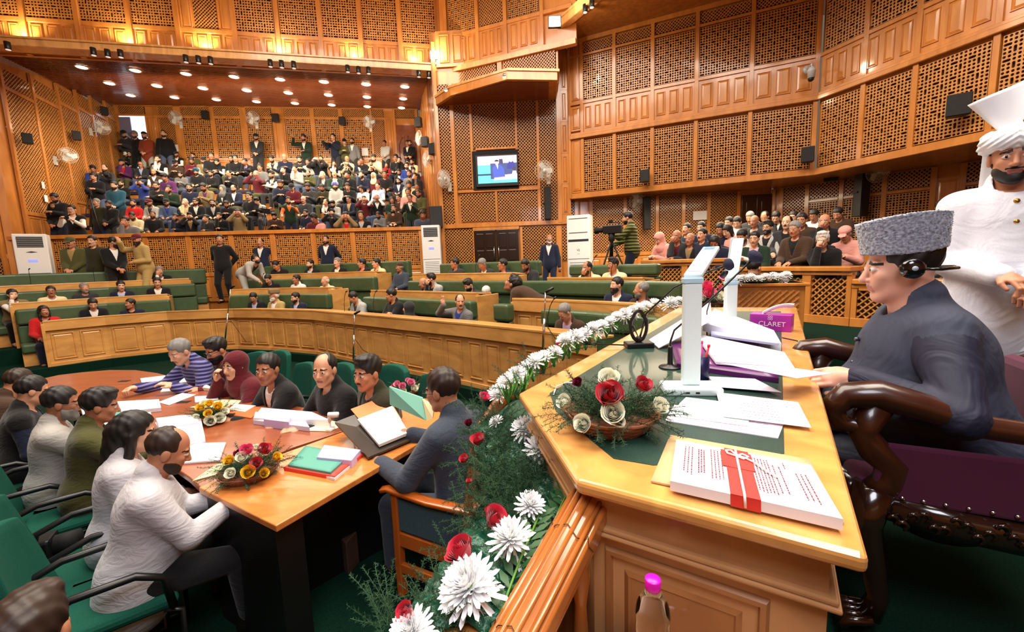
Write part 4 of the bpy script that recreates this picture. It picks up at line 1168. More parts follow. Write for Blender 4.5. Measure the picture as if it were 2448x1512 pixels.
rspk(R2, 2310, 256, 'largest black speaker on the near balcony screen, beside the white turban', .32, .36)
s0, z0 = O2.p(2000, 425); speaker(O2.world(s0, z0, -.5), (-.5, -.8), .3, .28, lab='dark speaker tucked under the balcony edge before the column speaker')
speaker(at_d(1044, 520, 12.75), (0, -1), .38, .62, .3, lab='big black floor speaker at the parapet end of the gallery')
b = None
def column_speaker(p, w, h, lab, rz=0):
    t = empty('column_speaker', p, rz, lab, 'loudspeaker', 'tall column speakers'); b = MB(); b.box((-w / 2, -.08, -h / 2), (w / 2, .1, h / 2)); b.build('cabinet', M_black, t, bevel=.01)
    b = MB(); b.box((-w * .42, -.09, -h * .48), (w * .42, -.08, h * .48)); b.build('grille', mat('speaker grille', (30, 30, 32), .6), t)
    b = MB(); b.box((-w * .6, .0, -.02), (w * .6, .14, .02)); b.build('bracket', M_black, t)
s0, z0 = TW.p(1309, 488); column_speaker(TW.world(s0, z0, -.15), .19, .92, 'slim tall black speaker on the television wall above the standing person')
s0, z0 = O1.p(1542, 513); column_speaker(O1.world(s0, z0, -.3), .19, .92, 'slim tall black speaker behind the cameraman in the green jacket')
s0, z0 = O2.p(2068, 462); column_speaker(O2.world(s0, z0, -.3), .34, 1.15, 'broad tall black speaker above the officials, near the grey fur cap', .4)
# television
TVr = empty('television', TW.world(ts(1190, 408), tz(1190, 408), -.06), math.atan2(TW.B[1] - TW.A[1], TW.B[0] - TW.A[0]) , 'flat television showing a person in blue suit speaking, recessed in the lattice wall', 'television')
w_, h_ = 1.17, .78
b = MB(); b.box((-w_ / 2 - .14, -.02, -h_ / 2 - .14), (w_ / 2 + .02, .04, h_ / 2 + .16)); b.build('recess', M_blackm, TVr)
b = MB(); b.box((-w_ / 2 - .05, -.09, -h_ / 2 - .08), (w_ / 2 + .02, -.02, h_ / 2 + .03)); b.build('casing', M_black, TVr, bevel=.01)
scr = empty('screen', (0, -.093, 0)); scr.parent = TVr
def sp(nm, poly, col, e=1.3, dy=0.):
    b = MB(); b.add([(x * w_ / 2 * .97, -dy, z * h_ / 2 * .97) for x, z in poly], [tuple(range(len(poly)))]); o = b.build('picture', mat('tv ' + nm, col, .5, emit=e), scr, fixn=False); return o
sp('pink wall', [(-1, 1), (-1, .1), (1, .1), (1, 1)], (214, 180, 208)); sp('teal bench', [(-1, .35), (-1, -1), (1, -1), (1, .35)], (90, 190, 196), dy=.001)
sp('blue bench', [(-.35, .45), (-.35, -.7), (1, -.7), (1, .45)], (58, 72, 120), dy=.002); sp('pink desk', [(-.15, -.45), (-.2, -.8), (1, -.75), (1, -.35)], (226, 170, 196), dy=.003)
sp('suit', [(-.25, .1), (-.1, .35), (.15, .35), (.33, .05), (.38, -.55), (-.2, -.6)], (62, 84, 186), dy=.004)
sp('face', [(-.02 + .1 * math.cos(a), .5 + .17 * math.sin(a)) for a in [2 * PI * k / 12 for k in range(12)]], (214, 176, 178), dy=.005)
sp('hair', [(-.02 + .11 * math.cos(a), .58 + .13 * math.sin(a)) for a in [PI * k / 8 for k in range(9)]], (40, 30, 50), dy=.006)
sp('shirt', [(-.05, .33), (.05, .33), (.02, .0)], (235, 235, 250), dy=.005)
sp('man behind', [(.1, .75), (.1, .45), (.3, .4), (.28, .75)], (60, 50, 90), dy=.0035); sp('seated man', [(.5, .3), (.62, .55), (.8, .55), (.95, .25), (.95, 0), (.5, 0)], (46, 52, 130), dy=.0035)
sp('seated face', [(.71 + .08 * math.cos(a), .62 + .13 * math.sin(a)) for a in [2 * PI * k / 12 for k in range(12)]], (220, 180, 180), dy=.005)
sp('near man', [(.72, -.5), (.78, -.15), (.95, -.15), (1, -.5)], (225, 225, 245), dy=.0045); sp('near head', [(.86 + .08 * math.cos(a), .0 + .14 * math.sin(a)) for a in [2 * PI * k / 12 for k in range(12)]], (70, 50, 60), dy=.005)
sp('dark line', [(-1, -.3), (-1, -.42), (-.3, -.42), (-.3, -.3)], (30, 60, 90), dy=.002)
# floor standing air conditioners
def aircon(p, h, w, d, rz, lab, kind):
    t = empty('air_conditioner', p, rz, lab, 'air conditioner')
    b = MB(); b.box((-w / 2, -d / 2, 0), (w / 2, d / 2, h)); b.build('cabinet', M_white, t, bevel=.02)
    M_vent = mat('dark air vent', (70, 74, 78), .5)
    if kind:
        b = MB(); b.box((-w * .38, -d / 2 - .005, h * .83), (w * .38, -d / 2 + .01, h * .965)); b.build('outlet', M_vent, t)
        b = MB()
        for k in range(5): b.box((-w * .38, -d / 2 - .02, h * (.84 + k * .025)), (w * .38, -d / 2 - .004, h * (.845 + k * .025)))
        b.build('louver', mat('grey louver', (150, 152, 150), .5), t)
        b = MB(); b.prism([(-w * .16, 0), (0, .02), (w * .16, 0), (0, -.012)], 0, .008, T=Matrix.Translation((0, -d / 2 - .002, h * .77)) @ Matrix.Rotation(PI / 2, 4, 'X')); b.build('badge', mat('dark badge', (50, 52, 60), .3), t)
        b = MB(); b.box((-w * .14, -d / 2 - .006, h * .645), (w * .14, -d / 2, h * .675)); b.build('display', mat('blue display glow', (120, 128, 255), .4, emit=1.3), t)
    else:
        b = MB(); b.box((-w * .44, -d / 2 - .006, h * .70), (w * .44, -d / 2, h * .725)); b.build('strip', mat('dark badge', (50, 52, 60)), t)
        b = MB(); b.box((-w * .4, -d / 2 - .012, h * .80), (w * .4, -d / 2, h * .805)); b.box((-w * .4, -d / 2 - .012, h * .96), (w * .4, -d / 2, h * .965)); b.build('seam', M_grey, t)
        for i, (tx, sz) in enumerate((('V2', .07), ('----', .05))): text_obj('lettering', tx, sz, Matrix.Translation((0, -d / 2 - .004, h * (.60 - .04 * i))) @ Matrix.Rotation(PI / 2, 4, 'X'), mat('dark badge', (50, 52, 60)), t)
    b = MB(); b.box((-w * .46, -d / 2 - .008, h * .5), (w * .46, -d / 2, h * .503)); b.box((-w * .46, -d / 2 - .008, h * .06), (w * .46, -d / 2, h * .063)); b.build('seam', M_grey, t)
    b = MB()
    for k in range(15): b.box((-w * .38, -d / 2 - .004, h * (.09 + k * .026)), (w * .38, -d / 2 + .001, h * (.098 + k * .026)))
    b.build('intake_grille', mat('shadow gap grey', (150, 152, 152), .6), t)  # thin slats in one even grey
q = at_d(1030, 540, 12.35); aircon((q.x, q.y, ZW), q.z - ZW, .52, .4, R(4), 'white floor air conditioner with a blue display, before the parapet end beside the door wall', 1)
q = at_d(74, 563, 10.35); aircon((q.x, q.y, ZW), q.z - ZW + .02, .56, .42, R(38), 'white floor air conditioner beside the uniformed officers', 1)
q = at_d(1386, 516, 11.2); aircon((q.x, q.y, ZW - .3), q.z - ZW + .3, .60, .42, R(-22), 'tall plain white air conditioner behind the two people in cream jackets', 0)
# papers pinned to walls, switches, camera dome
def sheet(W, px, py, w, h, lab, m=None, off_=-.05):
    s0, z0 = W.p(px, py); b = MB(); b.box((-w / 2, -.004, -h / 2), (w / 2, .004, h / 2)); o = b.build('notice_sheet', m or M_paper, None); o.matrix_world = W.M @ Matrix.Translation((s0, off_, z0)); tag(o, lab, 'notice'); return o
sheet(BW, 420, 355, .24, .26, 'white paper notice on the gallery back wall beside the person in black')
sheet(BW, 873, 364, .26, .32, 'white paper notice low on the gallery back wall under the fan')
sheet(O1, 1672, 516, .38, .25, 'white notice board plate on the lattice behind the seated officials')
sheet(LW, 98, 443, .12, .2, 'small white switch plate on the slanting side wall', M_white)
sheet(LW, 105, 475, .14, .2, 'small white notice with a dark drawing near the gallery corner')
dm = empty('security_camera', R1.world(R1.s_(1930, 185), R1.z_(1930, 195), -.46), 0, 'white dome security camera hanging at the bend of the balcony screen', 'camera')
b = MB(); b.lathe([(0, .14), (.05, .14), (.07, .10), (.085, .08), (.085, .04), (.075, .03), (.07, -.09), (0, -.09)], 18); b.build('housing', mat('pearl grey', (196, 198, 200), .3), dm)
b = MB(); b.lathe([(.062, -.09), (.055, -.13), (.03, -.155), (0, -.16)], 16); b.build('dome', M_black, dm)
b = MB(); b.tube([(0, 0, .14), (0, 0, .2), (.05, .15, .2), (.1, .28, .2)], .02, 8); b.lathe([(0, 0), (.09, 0), (.09, .03), (0, .03)], 14, T=Matrix.Translation((.1, .30, .2)) @ Matrix.Rotation(PI / 2, 4, 'X')); b.build('arm', mat('pearl grey', (196, 198, 200)), dm)
# ================================================================ THE CHAIR'S DESK ON THE DAIS
ZD = .88
def P2(x, y, z=ZD): v = at_z(x, y, z); return (v.x, v.y)
def inset(poly, t):
    n = len(poly); out = []
    A = sum(poly[i][0] * poly[(i + 1) % n][1] - poly[(i + 1) % n][0] * poly[i][1] for i in range(n)); sg = 1 if A > 0 else -1
    for i in range(n):
        p, q, r_ = Vector(poly[i - 1]), Vector(poly[i]), Vector(poly[(i + 1) % n]); d1 = (q - p).normalized(); d2 = (r_ - q).normalized()
        n1 = Vector((-d1.y, d1.x)) * sg; n2 = Vector((-d2.y, d2.x)) * sg; m = (n1 + n2).normalized(); out.append(tuple(q + m * t / max(.3, m.dot(n1))))
    return out
top = [P2(2080, 1335), P2(1905, 735), P2(1622, 735), P2(1240, 940), P2(1380, 1150)]
desk = empty('chairman_desk', (0, 0, 0), label='wide honey coloured dais desk with a green leather inlay, papers and flowers on top', cat='desk')
M_desk = mat('honey desk veneer', (216, 156, 84), .25, coat=.6, grain='wood', gscale=(2, 2, 1), amt=.2)
M_deskp = mat('pale brown desk front', (188, 140, 92), .3, coat=.4, grain='wood', gscale=(1, 1, .3), amt=.18)
b = MB(); b.prism(top, ZD - .035, ZD); b.build('desk_top', M_desk, desk, bevel=.012, seg=3)
inl = [P2(1875, 1086), P2(1867, 745), P2(1640, 745), P2(1314, 941), P2(1329, 985), P2(1467, 1098), P2(1562, 1114)]
b = MB(); b.prism(inl, ZD - .01, ZD + .0015); b.build('leather_inlay', mat('bottle green leather', (30, 62, 52), .38, coat=.15, grain='spot', amt=.2, bump=.15, bscale=220), desk)
body = inset(top, .045)
b = MB(); b.prism(body, .0, ZD - .035); b.build('carcass', M_deskp, desk)
b = MB(); b.prism(inset(top, .03), ZD - .13, ZD - .118); b.prism(inset(top, .025), ZD - .14, ZD - .13); b.build('moulding', M_deskp, desk, bevel=.004)
# raised panel on the near front
pa, pb = Vector(body[4]), Vector(body[0]); FM = frame((pa.x, pa.y, 0), (pb - pa)); Lf = (pb - pa).length
b = MB(FM)
a0, a1, z0, z1 = .04, Lf - .10, .10, .70
R4 = lambda i, y: [(a0 + i, y, z0 + i), (a1 - i, y, z0 + i), (a1 - i, y, z1 - i), (a0 + i, y, z1 - i)]
vs = R4(-.012, -.001) + R4(-.006, -.010) + R4(.004, -.010) + R4(.010, .006) + R4(.02, .008) + R4(.045, -.006) + R4(.049, -.003) + R4(.052, -.003)
b.add(vs, [(j * 4 + i, j * 4 + (i + 1) % 4, j * 4 + 4 + (i + 1) % 4, j * 4 + 4 + i) for j in range(7) for i in range(4)] + [(28, 29, 30, 31)])
b.build('raised_panel', mat('brown panel veneer', (160, 108, 62), .28, coat=.5, grain='wood', gscale=(1.5, 1.5, .4), amt=.22), desk, fixn=False)
# dais floor and step
dz = [(-.1, .55), (.0, 1.6), (1.55, 4.15), (3.2, 5.4), (9, 5.4), (9, -4), (-.4, -4)]
b = MB(); b.prism(dz, ZF - .05, 0); tag(b.build('floor_dais', M_carpet), None, None, kind='structure')
b = MB(); b.prism([(1.9, 5.3), (3.1, 4.6), (9, 1.5), (9, 14.2), (3.0, 12.6)], ZF, .33); tag(b.build('floor_officials', M_carpet), None, None, kind='structure')
# parapet ledge outside the desk that holds the garland
led = [P2(1210, 1512, .66), P2(1378, 1215, .66), (top[3][0] + .0, top[3][1] - .03), (top[2][0] - .05, top[2][1] + .02), (top[2][0] - .28, top[2][1] + .10), P2(1080, 985, .66), P2(1010, 1200, .66), P2(800, 1512, .66)]
led = [P2(1188, 1512, .66), P2(1385, 1205, .66), (top[3][0] + .03, top[3][1]), (top[2][0] - .0, top[2][1] + .02), (top[2][0] - .24, top[2][1] + .14), (top[3][0] - .22, top[3][1] + .20), P2(1165, 1190, .66), P2(945, 1512, .66)]
par = empty('dais_parapet', (0, 0, 0), label='low timber dais wall beside the desk, its ledge lined with crinkled green foil', cat='parapet')
b = MB(); b.prism(led, ZF, .655); b.build('timber_wall', M_wood, par)
b = MB()
def foil(u, v):
    n = len(led); 
    L0 = [Vector(led[k]) for k in (0, 1, 2, 3)]; R0 = [Vector(led[k]) for k in (7, 6, 5, 4)]
    t = v * 3; i = min(2, int(t)); f = t - i; p = (L0[i].lerp(L0[i + 1], f)).lerp(R0[i].lerp(R0[i + 1], f), u)
    return (p.x, p.y, .668 + .010 * math.sin(p.x * 61 + p.y * 33) * math.sin(p.y * 57) + .006 * math.sin(p.x * 140 + 3 * math.sin(p.y * 90)))
b.grid(14, 120, foil); b.build('foil_lining', mat('crinkled green foil', (18, 78, 58), .25, metal=.2, grain='spot', amt=.35, bump=.5, bscale=60), par, fixn=False)
# rounded handrail running down beside the desk towards the camera
hr = empty('handrail', (0, 0, 0), label='glossy rounded timber handrail running down beside the flower ledge', cat='handrail')
M_rail = mat('glossy orange timber', (176, 104, 46), .2, coat=.6, grain='wood', gscale=(.6, .6, .6), amt=.22)
ra = at_z(1400, 1205, .80); rb = at_z(1235, 1512, .68); d = (rb - ra).normalized(); ra2 = ra + d * -.02; rb2 = rb + d * .35
side = d.cross(Vector((0, 0, 1))).normalized(); upv = side.cross(d)
prof = [(-.055, -.03), (-.055, .0), (-.046, .006), (-.040, .002), (-.030, .016), (.0, .024), (.030, .016), (.040, .002), (.046, .006), (.055, 0), (.055, -.03)]
b = MB(); vs = []
for p in (ra2, rb2): vs += [tuple(p + side * (x * .95) + upv * z) for x, z in prof]
n = len(prof); b.add(vs, [(i, (i + 1) % n, n + (i + 1) % n, n + i) for i in range(n)] + [tuple(range(n))[::-1], tuple(range(n, 2 * n))])
b.build('rail_cap', M_rail, hr, bevel=.003)
for x_, z_ in ((-.036, .010), (.036, .010), (-.012, .0215), (.014, .0215)):
    g = MB(); g.tube([tuple(p + side * x_ + upv * z_) for p in (ra2, rb2)], .0055, 8); g.build('rail_bead', M_rail, hr)
b = MB(); vs = []
for p in (ra2, rb2): vs += [tuple(p + side * x + upv * z) for x, z in ((-.045, -.03), (.045, -.03), (.045, -.055), (.03, -.075), (-.03, -.075), (-.045, -.055))]
b.add(vs, [(i, (i + 1) % 6, 6 + (i + 1) % 6, 6 + i) for i in range(6)] + [(5, 4, 3, 2, 1, 0), tuple(range(6, 12))]); b.build('under_rail', M_rail, hr, bevel=.004)
for k in range(4):
    p = ra2.lerp(rb2, .08 + k * .28); b = MB(); b.lathe([(.018, 0), (.024, .03), (.014, .08), (.022, .2), (.014, .34), (.024, .42), (.018, .5)], 10, T=Matrix.Translation((p.x, p.y, p.z - .57))); b.build('baluster', M_rail, hr)
wr = MB()
for t in (.16, .5):
    p = ra2.lerp(rb2, t); wr.tube([tuple(p + side * (x * 1.0) + upv * (z + .003) + d * (.01 * math.sin(i * 2.1))) for i, (x, z) in enumerate(prof)], .0012, 4)
wr.build('binding_wire', mat('thin wire', (70, 50, 30), .4, metal=.5), hr)

# ---------------------------------------------------------------- things on the desk
def on_desk(px, py, dz=0): v = at_z(px, py, ZD + dz); return v
def quad_sheet(name, px, z, label, cat='paper', m=None, thick=.0006, sag=0, lines=None, group=None, lines_m=None, zc=None, curl=None):
    """a sheet or pile whose four corners lie at the given pixels; zc per-corner heights"""
    zc = zc or [z] * 4
    c = [at_z(x, y, zz) for (x, y), zz in zip(px, zc)]
    o0 = c[0].copy()
    b = MB(); N = 8
    def f(u, v):
        p = c[0].lerp(c[1], u).lerp(c[3].lerp(c[2], u), v) - o0
        p.z += sag * math.sin(PI * u) * math.sin(PI * v) + (curl(u, v) if curl else 0)
        return p
    b.grid(N, N, lambda u, v: f(u, v)); nb = b.n
    b.grid(N, N, lambda u, v: f(u, v) - Vector((0, 0, thick)))
    ring = [i for i in range(N)] + [N + (N + 1) * j for j in range(N)] + [(N + 1) * N + N - i for i in range(N)] + [(N + 1) * (N - j) for j in range(N)]
    b.add([], [])
    for i in range(len(ring)):
        a_, c_ = ring[i], ring[(i + 1) % len(ring)]; b.f.append((a_, c_, nb + c_, nb + a_)); b.m.append(0); b.smooth.append(False)
    o = b.build(name, m or M_paper, None); o.location = o0; tag(o, label, cat, group)
    if lines:
        lb = MB()
        for (u0, v0, u1, v1, wd) in lines:
            e = Vector((0, 0, .0007)); a_ = f(u0, v0) + e; c_ = f(u1, v1) + e; t = (c_ - a_).normalized(); w = t.cross(Vector((0, 0, 1))) * wd
            lb.add([tuple(a_ - w), tuple(c_ - w), tuple(c_ + w), tuple(a_ + w)], [(0, 1, 2, 3)])
        lo = lb.build('lettering', lines_m or mat('grey print', (110, 100, 112), .8), o, fixn=False)
    return o, f
def textlines(n, u0, u1, v0, v1, wd=.0009, seed=1, dash=True):
    """printed lines running along u"""
    rr = random.Random(seed); L = []
    for k in range(n):
        v = v0 + (v1 - v0) * k / max(1, n - 1); u = u0 + rr.random() * .02; e = u1 - rr.random() * .1 * (u1 - u0)
        while u < e:
            w = rr.uniform(.015, .05) if dash else e - u; L.append((u, v, min(e, u + w), v, wd)); u += w + .012
    return L
def vlines(n, u0, u1, v0, v1, wd=.0009, seed=1):
    return [(b_, a_, d_, c_, w) for (a_, b_, c_, d_, w) in textlines(n, v0, v1, u0, u1, wd, seed)]
pap = mat('cool white paper', (240, 238, 246), .8)
kraft = mat('kraft card', (214, 178, 128), .8, grain='spot', amt=.1)
quad_sheet('card_folder', [(1602, 1040), (1935, 1098), (2018, 1250), (1556, 1150)], ZD + .006, 'tan card folder under the bundle tied with white string', 'folder', kraft, .004)
bun, bf = quad_sheet('document_bundle', [(1617, 1051), (1938, 1112), (2016, 1242), (1602, 1150)], ZD + .030, 'printed document bundle with a broad red paper band and white string', 'documents', pap, .022,
    lines=vlines(3, .085, .14, .12, .8, .0013, 2) + vlines(3, .19, .23, .15, .75, .0015, 3) + vlines(4, .285, .36, .1, .78, .0012, 4) + vlines(6, .585, .69, .1, .85, .0012, 5) + vlines(2, .72, .76, .2, .8, .0013, 7) + vlines(3, .86, .92, .28, .85, .0013, 6) + vlines(1, .80, .8, .1, .25, .0013, 8), lines_m=mat('maroon print', (120, 56, 70), .8))
b = MB(); e = Vector((0, 0, .0016))
def band(u0, u1, v0, v1, h=e): b.add([tuple(bf(u, v) + h) for u, v in ((u0, v0), (u1, v0), (u1, v1), (u0, v1))], [(0, 1, 2, 3)])
band(.39, .57, -.004, 1.004); band(.36, .585, .06, .46, e * 1.6)
q = [bf(.39, 1.0), bf(.57, 1.0)]; b.add([tuple(q[0] + e), tuple(q[1] + e), tuple(q[1] + Vector((0, -.002, -.024))), tuple(q[0] + Vector((0, -.002, -.024)))], [(0, 1, 2, 3)])
b.build('red_band', mat('red paper', (214, 52, 44), .7), bun, fixn=False)
b = MB(); h = Vector((0, 0, .004))
b.tube([tuple(bf(.475, v) + h) for v in (0, .25, .5, .75, 1.0)] + [tuple(bf(.475, 1.0) + Vector((0, -.004, -.02)))], .0028, 6)
for lp in ([(.475, .18), (.44, .08), (.40, .10), (.41, .17), (.475, .2)], [(.475, .18), (.53, .2), (.60, .28), (.66, .42), (.72, .5)], [(.475, .18), (.52, .12), (.56, .16), (.52, .24), (.475, .2)]):
    b.tube([tuple(bf(u, v) + h * 1.3) for u, v in lp], .0026, 6)
b.build('string', mat('white cord', (236, 226, 222), .9), bun)
# papers under the lamp
quad_sheet('printed_sheet', [(1612, 968), (1875, 1010), (1860, 1048), (1590, 1006)], ZD + .004, 'pink ruled form lying lowest under the lamp papers', 'paper', mat('pinkish paper', (242, 226, 238), .8), .003, lines=textlines(7, .1, .9, .2, .9, .0012, 11), lines_m=mat('pink print', (226, 150, 190), .8))
quad_sheet('printed_sheet', [(1640, 950), (1790, 968), (1790, 1018), (1597, 992)], ZD + .008, 'pale green edged sheet half under the lamp base', 'paper', mat('faint green paper', (226, 240, 236), .8), .003, lines=textlines(3, .1, .5, .3, .7, .0006, 12))
quad_sheet('handwritten_letter', [(1712, 938), (1908, 962), (1940, 1023), (1728, 996)], ZD + .012, 'handwritten letter hanging a little over the green inlay', 'paper', pap, .001, lines=[l for l in textlines(8, .25, .75, .15, .9, .0012, 13)] + textlines(3, .8, .92, .1, .3, .0012, 14), lines_m=mat('blue grey ink', (84, 80, 120), .7))
quad_sheet('loose_sheet', [(1690, 900), (1805, 906), (1868, 938), (1720, 926)], ZD + .012, 'blank white sheet beside the pen cup', 'paper', pap, .001)
# purple folder with piles on it
quad_sheet('purple_folder', [(1600, 812), (1800, 800), (1862, 905), (1618, 870)], ZD + .022, 'plum coloured hardback folder under the paper piles', 'folder', mat('plum cover', (86, 22, 92), .35, coat=.2), .02)
quad_sheet('paper_pile', [(1660, 797), (1875, 842), (1900, 880), (1712, 865)], ZD + .04, 'white pages fanned over the plum folder beneath the reading hand', 'paper', pap, .012, sag=.01)
quad_sheet('paper_pile', [(1708, 738), (1850, 790), (1868, 822), (1680, 772)], ZD + .07, 'thick leaning pile of white pages in the middle of the dais desk', 'paper', pap, .05, sag=.01, zc=[ZD + .11, ZD + .06, ZD + .04, ZD + .09])
quad_sheet('open_document', [(1698, 722), (1703, 765), (1575, 832), (1552, 812)], ZD + .07, 'curling open document draped behind the nearer lamp', 'paper', pap, .004, zc=[ZD + .18, ZD + .14, ZD + .01, ZD + .02], sag=-.02)
quad_sheet('blue_shadow_page', [(1700, 768), (1770, 780), (1862, 822), (1700, 800)], ZD + .05, 'bluish sheets in the middle of the leaning pile', 'paper', mat('bluish paper', (196, 200, 240), .8), .012)  # middle sheets in an even bluish colour
# tissue box
p = on_desk(1840, 792); ax = (Vector(on_desk(1870, 790)) - Vector(on_desk(1808, 786))).normalized()
tb = empty('tissue_box', p, math.atan2(ax.y, ax.x), 'magenta tissue box lettered CLARET with a white tissue pulled up', 'tissue box')
M_mag = mat('magenta carton', (176, 40, 168), .35, coat=.2)
b = MB(); b.box((-.115, 0, 0), (.115, .12, .105)); b.build('carton', M_mag, tb, bevel=.003)
MT = lambda x, z: Matrix.Translation((x, -.0015, z)) @ Matrix.Rotation(PI / 2, 4, 'X')
text_obj('lettering', 'CLARET', .042, MT(.01, .045), mat('white ink', (250, 235, 250), .5), tb)
b = MB()
for dx in (-.007, .007):
    for dzz in (.078, .092): b.tube([(.0 + dx + .006 * math.cos(a), -.001, dzz + .006 * math.sin(a)) for a in [2 * PI * k / 8 for k in range(9)]], .0012, 4)
b.build('emblem', mat('white ink', (250, 235, 250)), tb)
b = MB(); b.grid(6, 10, lambda u, v: (-.05 + .16 * v + .01 * math.sin(9 * u), .04 + .05 * (u - .5) * (1 - .3 * v) + .03 * v, .105 + .02 * math.sin(PI * v) + .055 * v + .012 * math.cos(7 * u))); b.build('tissue', mat('white tissue', (250, 250, 250), .9), tb, solid=.004)
# pen cup
p = on_desk(1674, 908); pc = empty('pen_cup', p, 0, 'navy pen cup holding a red and a green pen behind the lamp', 'pen holder')
b = MB(); b.lathe([(0, 0), (.030, 0), (.033, .005), (.033, .10), (.030, .10), (.029, .01), (0, .01)], 20); b.build('cup', mat('navy metal', (26, 24, 66), .35, metal=.3), pc)
for i, (c, x, nm) in enumerate((((210, 30, 50), .012, 'pen'), ((60, 190, 120), -.014, 'pen'), ((230, 60, 140), .0, 'pen'))):
    b = MB(); b.tube([(x * .3, .004 * i, .02), (x * 1.6 + .012, .01 * i, .135 + .006 * i)], .0042, 8); b.lathe([(0, 0), (.006, .002), (.006, .012), (0, .014)], 8, T=Matrix.Translation((x * 1.6 + .012, .01 * i, .13 + .006 * i))); b.build(nm, mat('pen colour %d' % i, c, .3), pc)
# LED reading lamps
M_lw = mat('white lamp body', (224, 240, 242), .3, coat=.3)
def led_lamp(foot, colw, cold, colh, baser, head, lab, on=0, ang=0):
    t = empty('reading_lamp', foot, ang, lab, 'lamp', None)
    b = MB(); b.box((-baser[0], -baser[1], 0), (baser[0], baser[1], .03)); b.build('base', M_lw, t, bevel=.008, seg=3)
    b = MB(); b.box((-.03, -baser[1] - .001, .011), (-.016, -baser[1] + .002, .017)); b.box((.004, -baser[1] - .001, .011), (.018, -baser[1] + .002, .017)); b.build('socket_slots', M_black, t)
    b = MB(); b.box((-colw / 2, -cold / 2, .03), (colw / 2, cold / 2, colh)); b.build('column', M_lw, t, bevel=.006, seg=3)
    b = MB(); b.box((-colw / 2 - .003, -cold / 2 - .003, colh), (colw / 2 + .003, cold / 2 + .003, colh + .02)); b.build('hinge', mat('pale blue joint', (176, 214, 232), .3), t, bevel=.004)
    hd = empty('head', (0, 0, colh + .022)); hd.parent = t
    hv = Vector(head); q = hv.to_track_quat('Y', 'Z').to_matrix().to_4x4(); Lh = hv.length
    b = MB(q); b.box((-colw / 2, 0, -.008), (colw / 2, Lh, .010)); b.build('shade', M_lw, hd, bevel=.005, seg=3)
    b = MB(q); b.box((-colw * .36, Lh * .12, -.012), (colw * .36, Lh * .97, -.008)); b.build('light_strip', mat('lit strip', (236, 246, 255), .4, emit=9), hd)
    b = MB(q); b.box((-colw * .34, Lh * .1, .010), (colw * .34, Lh * .86, .0115)); b.build('top_inset', mat('lamp top grey', (188, 190, 206), .5), hd)
    b = MB(q); b.box((-colw * .3, Lh * .88, .010), (colw * .3, Lh * .96, .0125)); b.build('touch_pad', mat('touch pad blue', (120, 160, 220), .3), hd)
    return t
lf = on_desk(1650, 938); az = R(-8)
led_lamp(lf, .062, .034, .40, (.10, .055), (.13, .22, .10), 'tall white reading lamp standing nearest on the dais desk', 1, az)
lf2 = at_z(1744, 790, ZD); led_lamp(lf2, .080, .034, .30, (.10, .07), (-.01, -.06, .27), 'second white reading lamp further along the dais desk', 1, R(10))
# microphones
def goose(name, pts, r=.0035, head=None, hr_=.02, lab='', base=None, ring=False):
    t = empty(name, pts[0], 0, lab, 'microphone'); o0 = Vector(pts[0]); Q = [tuple(Vector(p) - o0) for p in pts]
    b = MB(); b.tube(Q, r, 8); b.build('gooseneck', M_black, t)
    if head == 'disc':
        d = (Vector(Q[-1]) - Vector(Q[-2])).normalized(); q = d.to_track_quat('Z', 'Y').to_matrix().to_4x4(); q.translation = Vector(Q[-1])
        b = MB(q); b.lathe([(0, -.01), (hr_ * .6, 0), (hr_, .012), (hr_ * 1.02, .02), (hr_ * .8, .034), (0, .042)], 16); b.build('windscreen', mat('dark blue foam', (34, 34, 60), .9, bump=.5, bscale=400), t)
    elif head == 'capsule':
        d = (Vector(Q[-1]) - Vector(Q[-2])).normalized(); q = d.to_track_quat('Z', 'Y').to_matrix().to_4x4(); q.translation = Vector(Q[-1])
        b = MB(q); b.lathe([(0, 0), (hr_, .005), (hr_, .05), (hr_ * .8, .06), (0, .062)], 12); b.build('capsule', M_black, t)
        if ring: b = MB(q); b.lathe([(hr_ * 1.1, .008), (hr_ * 1.1, .014)], 14); b.build('glow_ring', mat('pink ring light', (255, 80, 110), .4, emit=2), t)
    if base == 'round':
        b = MB(); b.lathe([(.045, 0), (.05, .003), (.046, .008), (.016, .012), (.012, .02), (.011, .09), (.009, .10), (0, .10)], 20); b.build('base', M_black, t)
    if base == 'box':
        b = MB(); b.box((-.075, -.045, -.03), (.075, .045, .0)); b.build('base', M_black, t, bevel=.006)
    return t
m1 = on_desk(1602, 880)
goose('gooseneck_microphone', [m1 + Vector((0, 0, .0)), m1 + Vector((0, 0, .12)), at_d(1612, 790, m1.y + .02), at_d(1700, 715, m1.y - .05), at_d(1797, 622, m1.y - .1)], .0045, 'disc', .032, 'black gooseneck microphone with round foam disc bending towards the chairman', 'round')
m2 = on_desk(1527, 818, .03)
goose('gooseneck_microphone', [m2, at_d(1545, 750, m2.y), at_d(1612, 688, m2.y - .1), at_d(1700, 648, m2.y - .2), at_d(1733, 636, m2.y - .25)], .005, 'disc', .030, 'black microphone on a square box base with a pierced metal plate', 'box')
tm = empty('base_ornament', m2 + Vector((0, 0, .001)), 0, 'pierced dark metal stand piece on the microphone box', 'stand')
b = MB(); b.tube([(0.045 * math.cos(a) * (1 if math.sin(a) < .5 else .8), 0, .09 + .085 * math.sin(a)) for a in [PI * (-.5) + 2 * PI * k / 20 for k in range(21)]], .010, 6, sx=.5); b.tube([(0, 0, 0), (0, 0, .03)], .015, 8); b.tube([(-.03, 0, .09), (0, 0, .02), (.03, 0, .1)], .006, 6); b.build('plate', mat('dark bronze', (52, 44, 44), .35, metal=.6), tm)
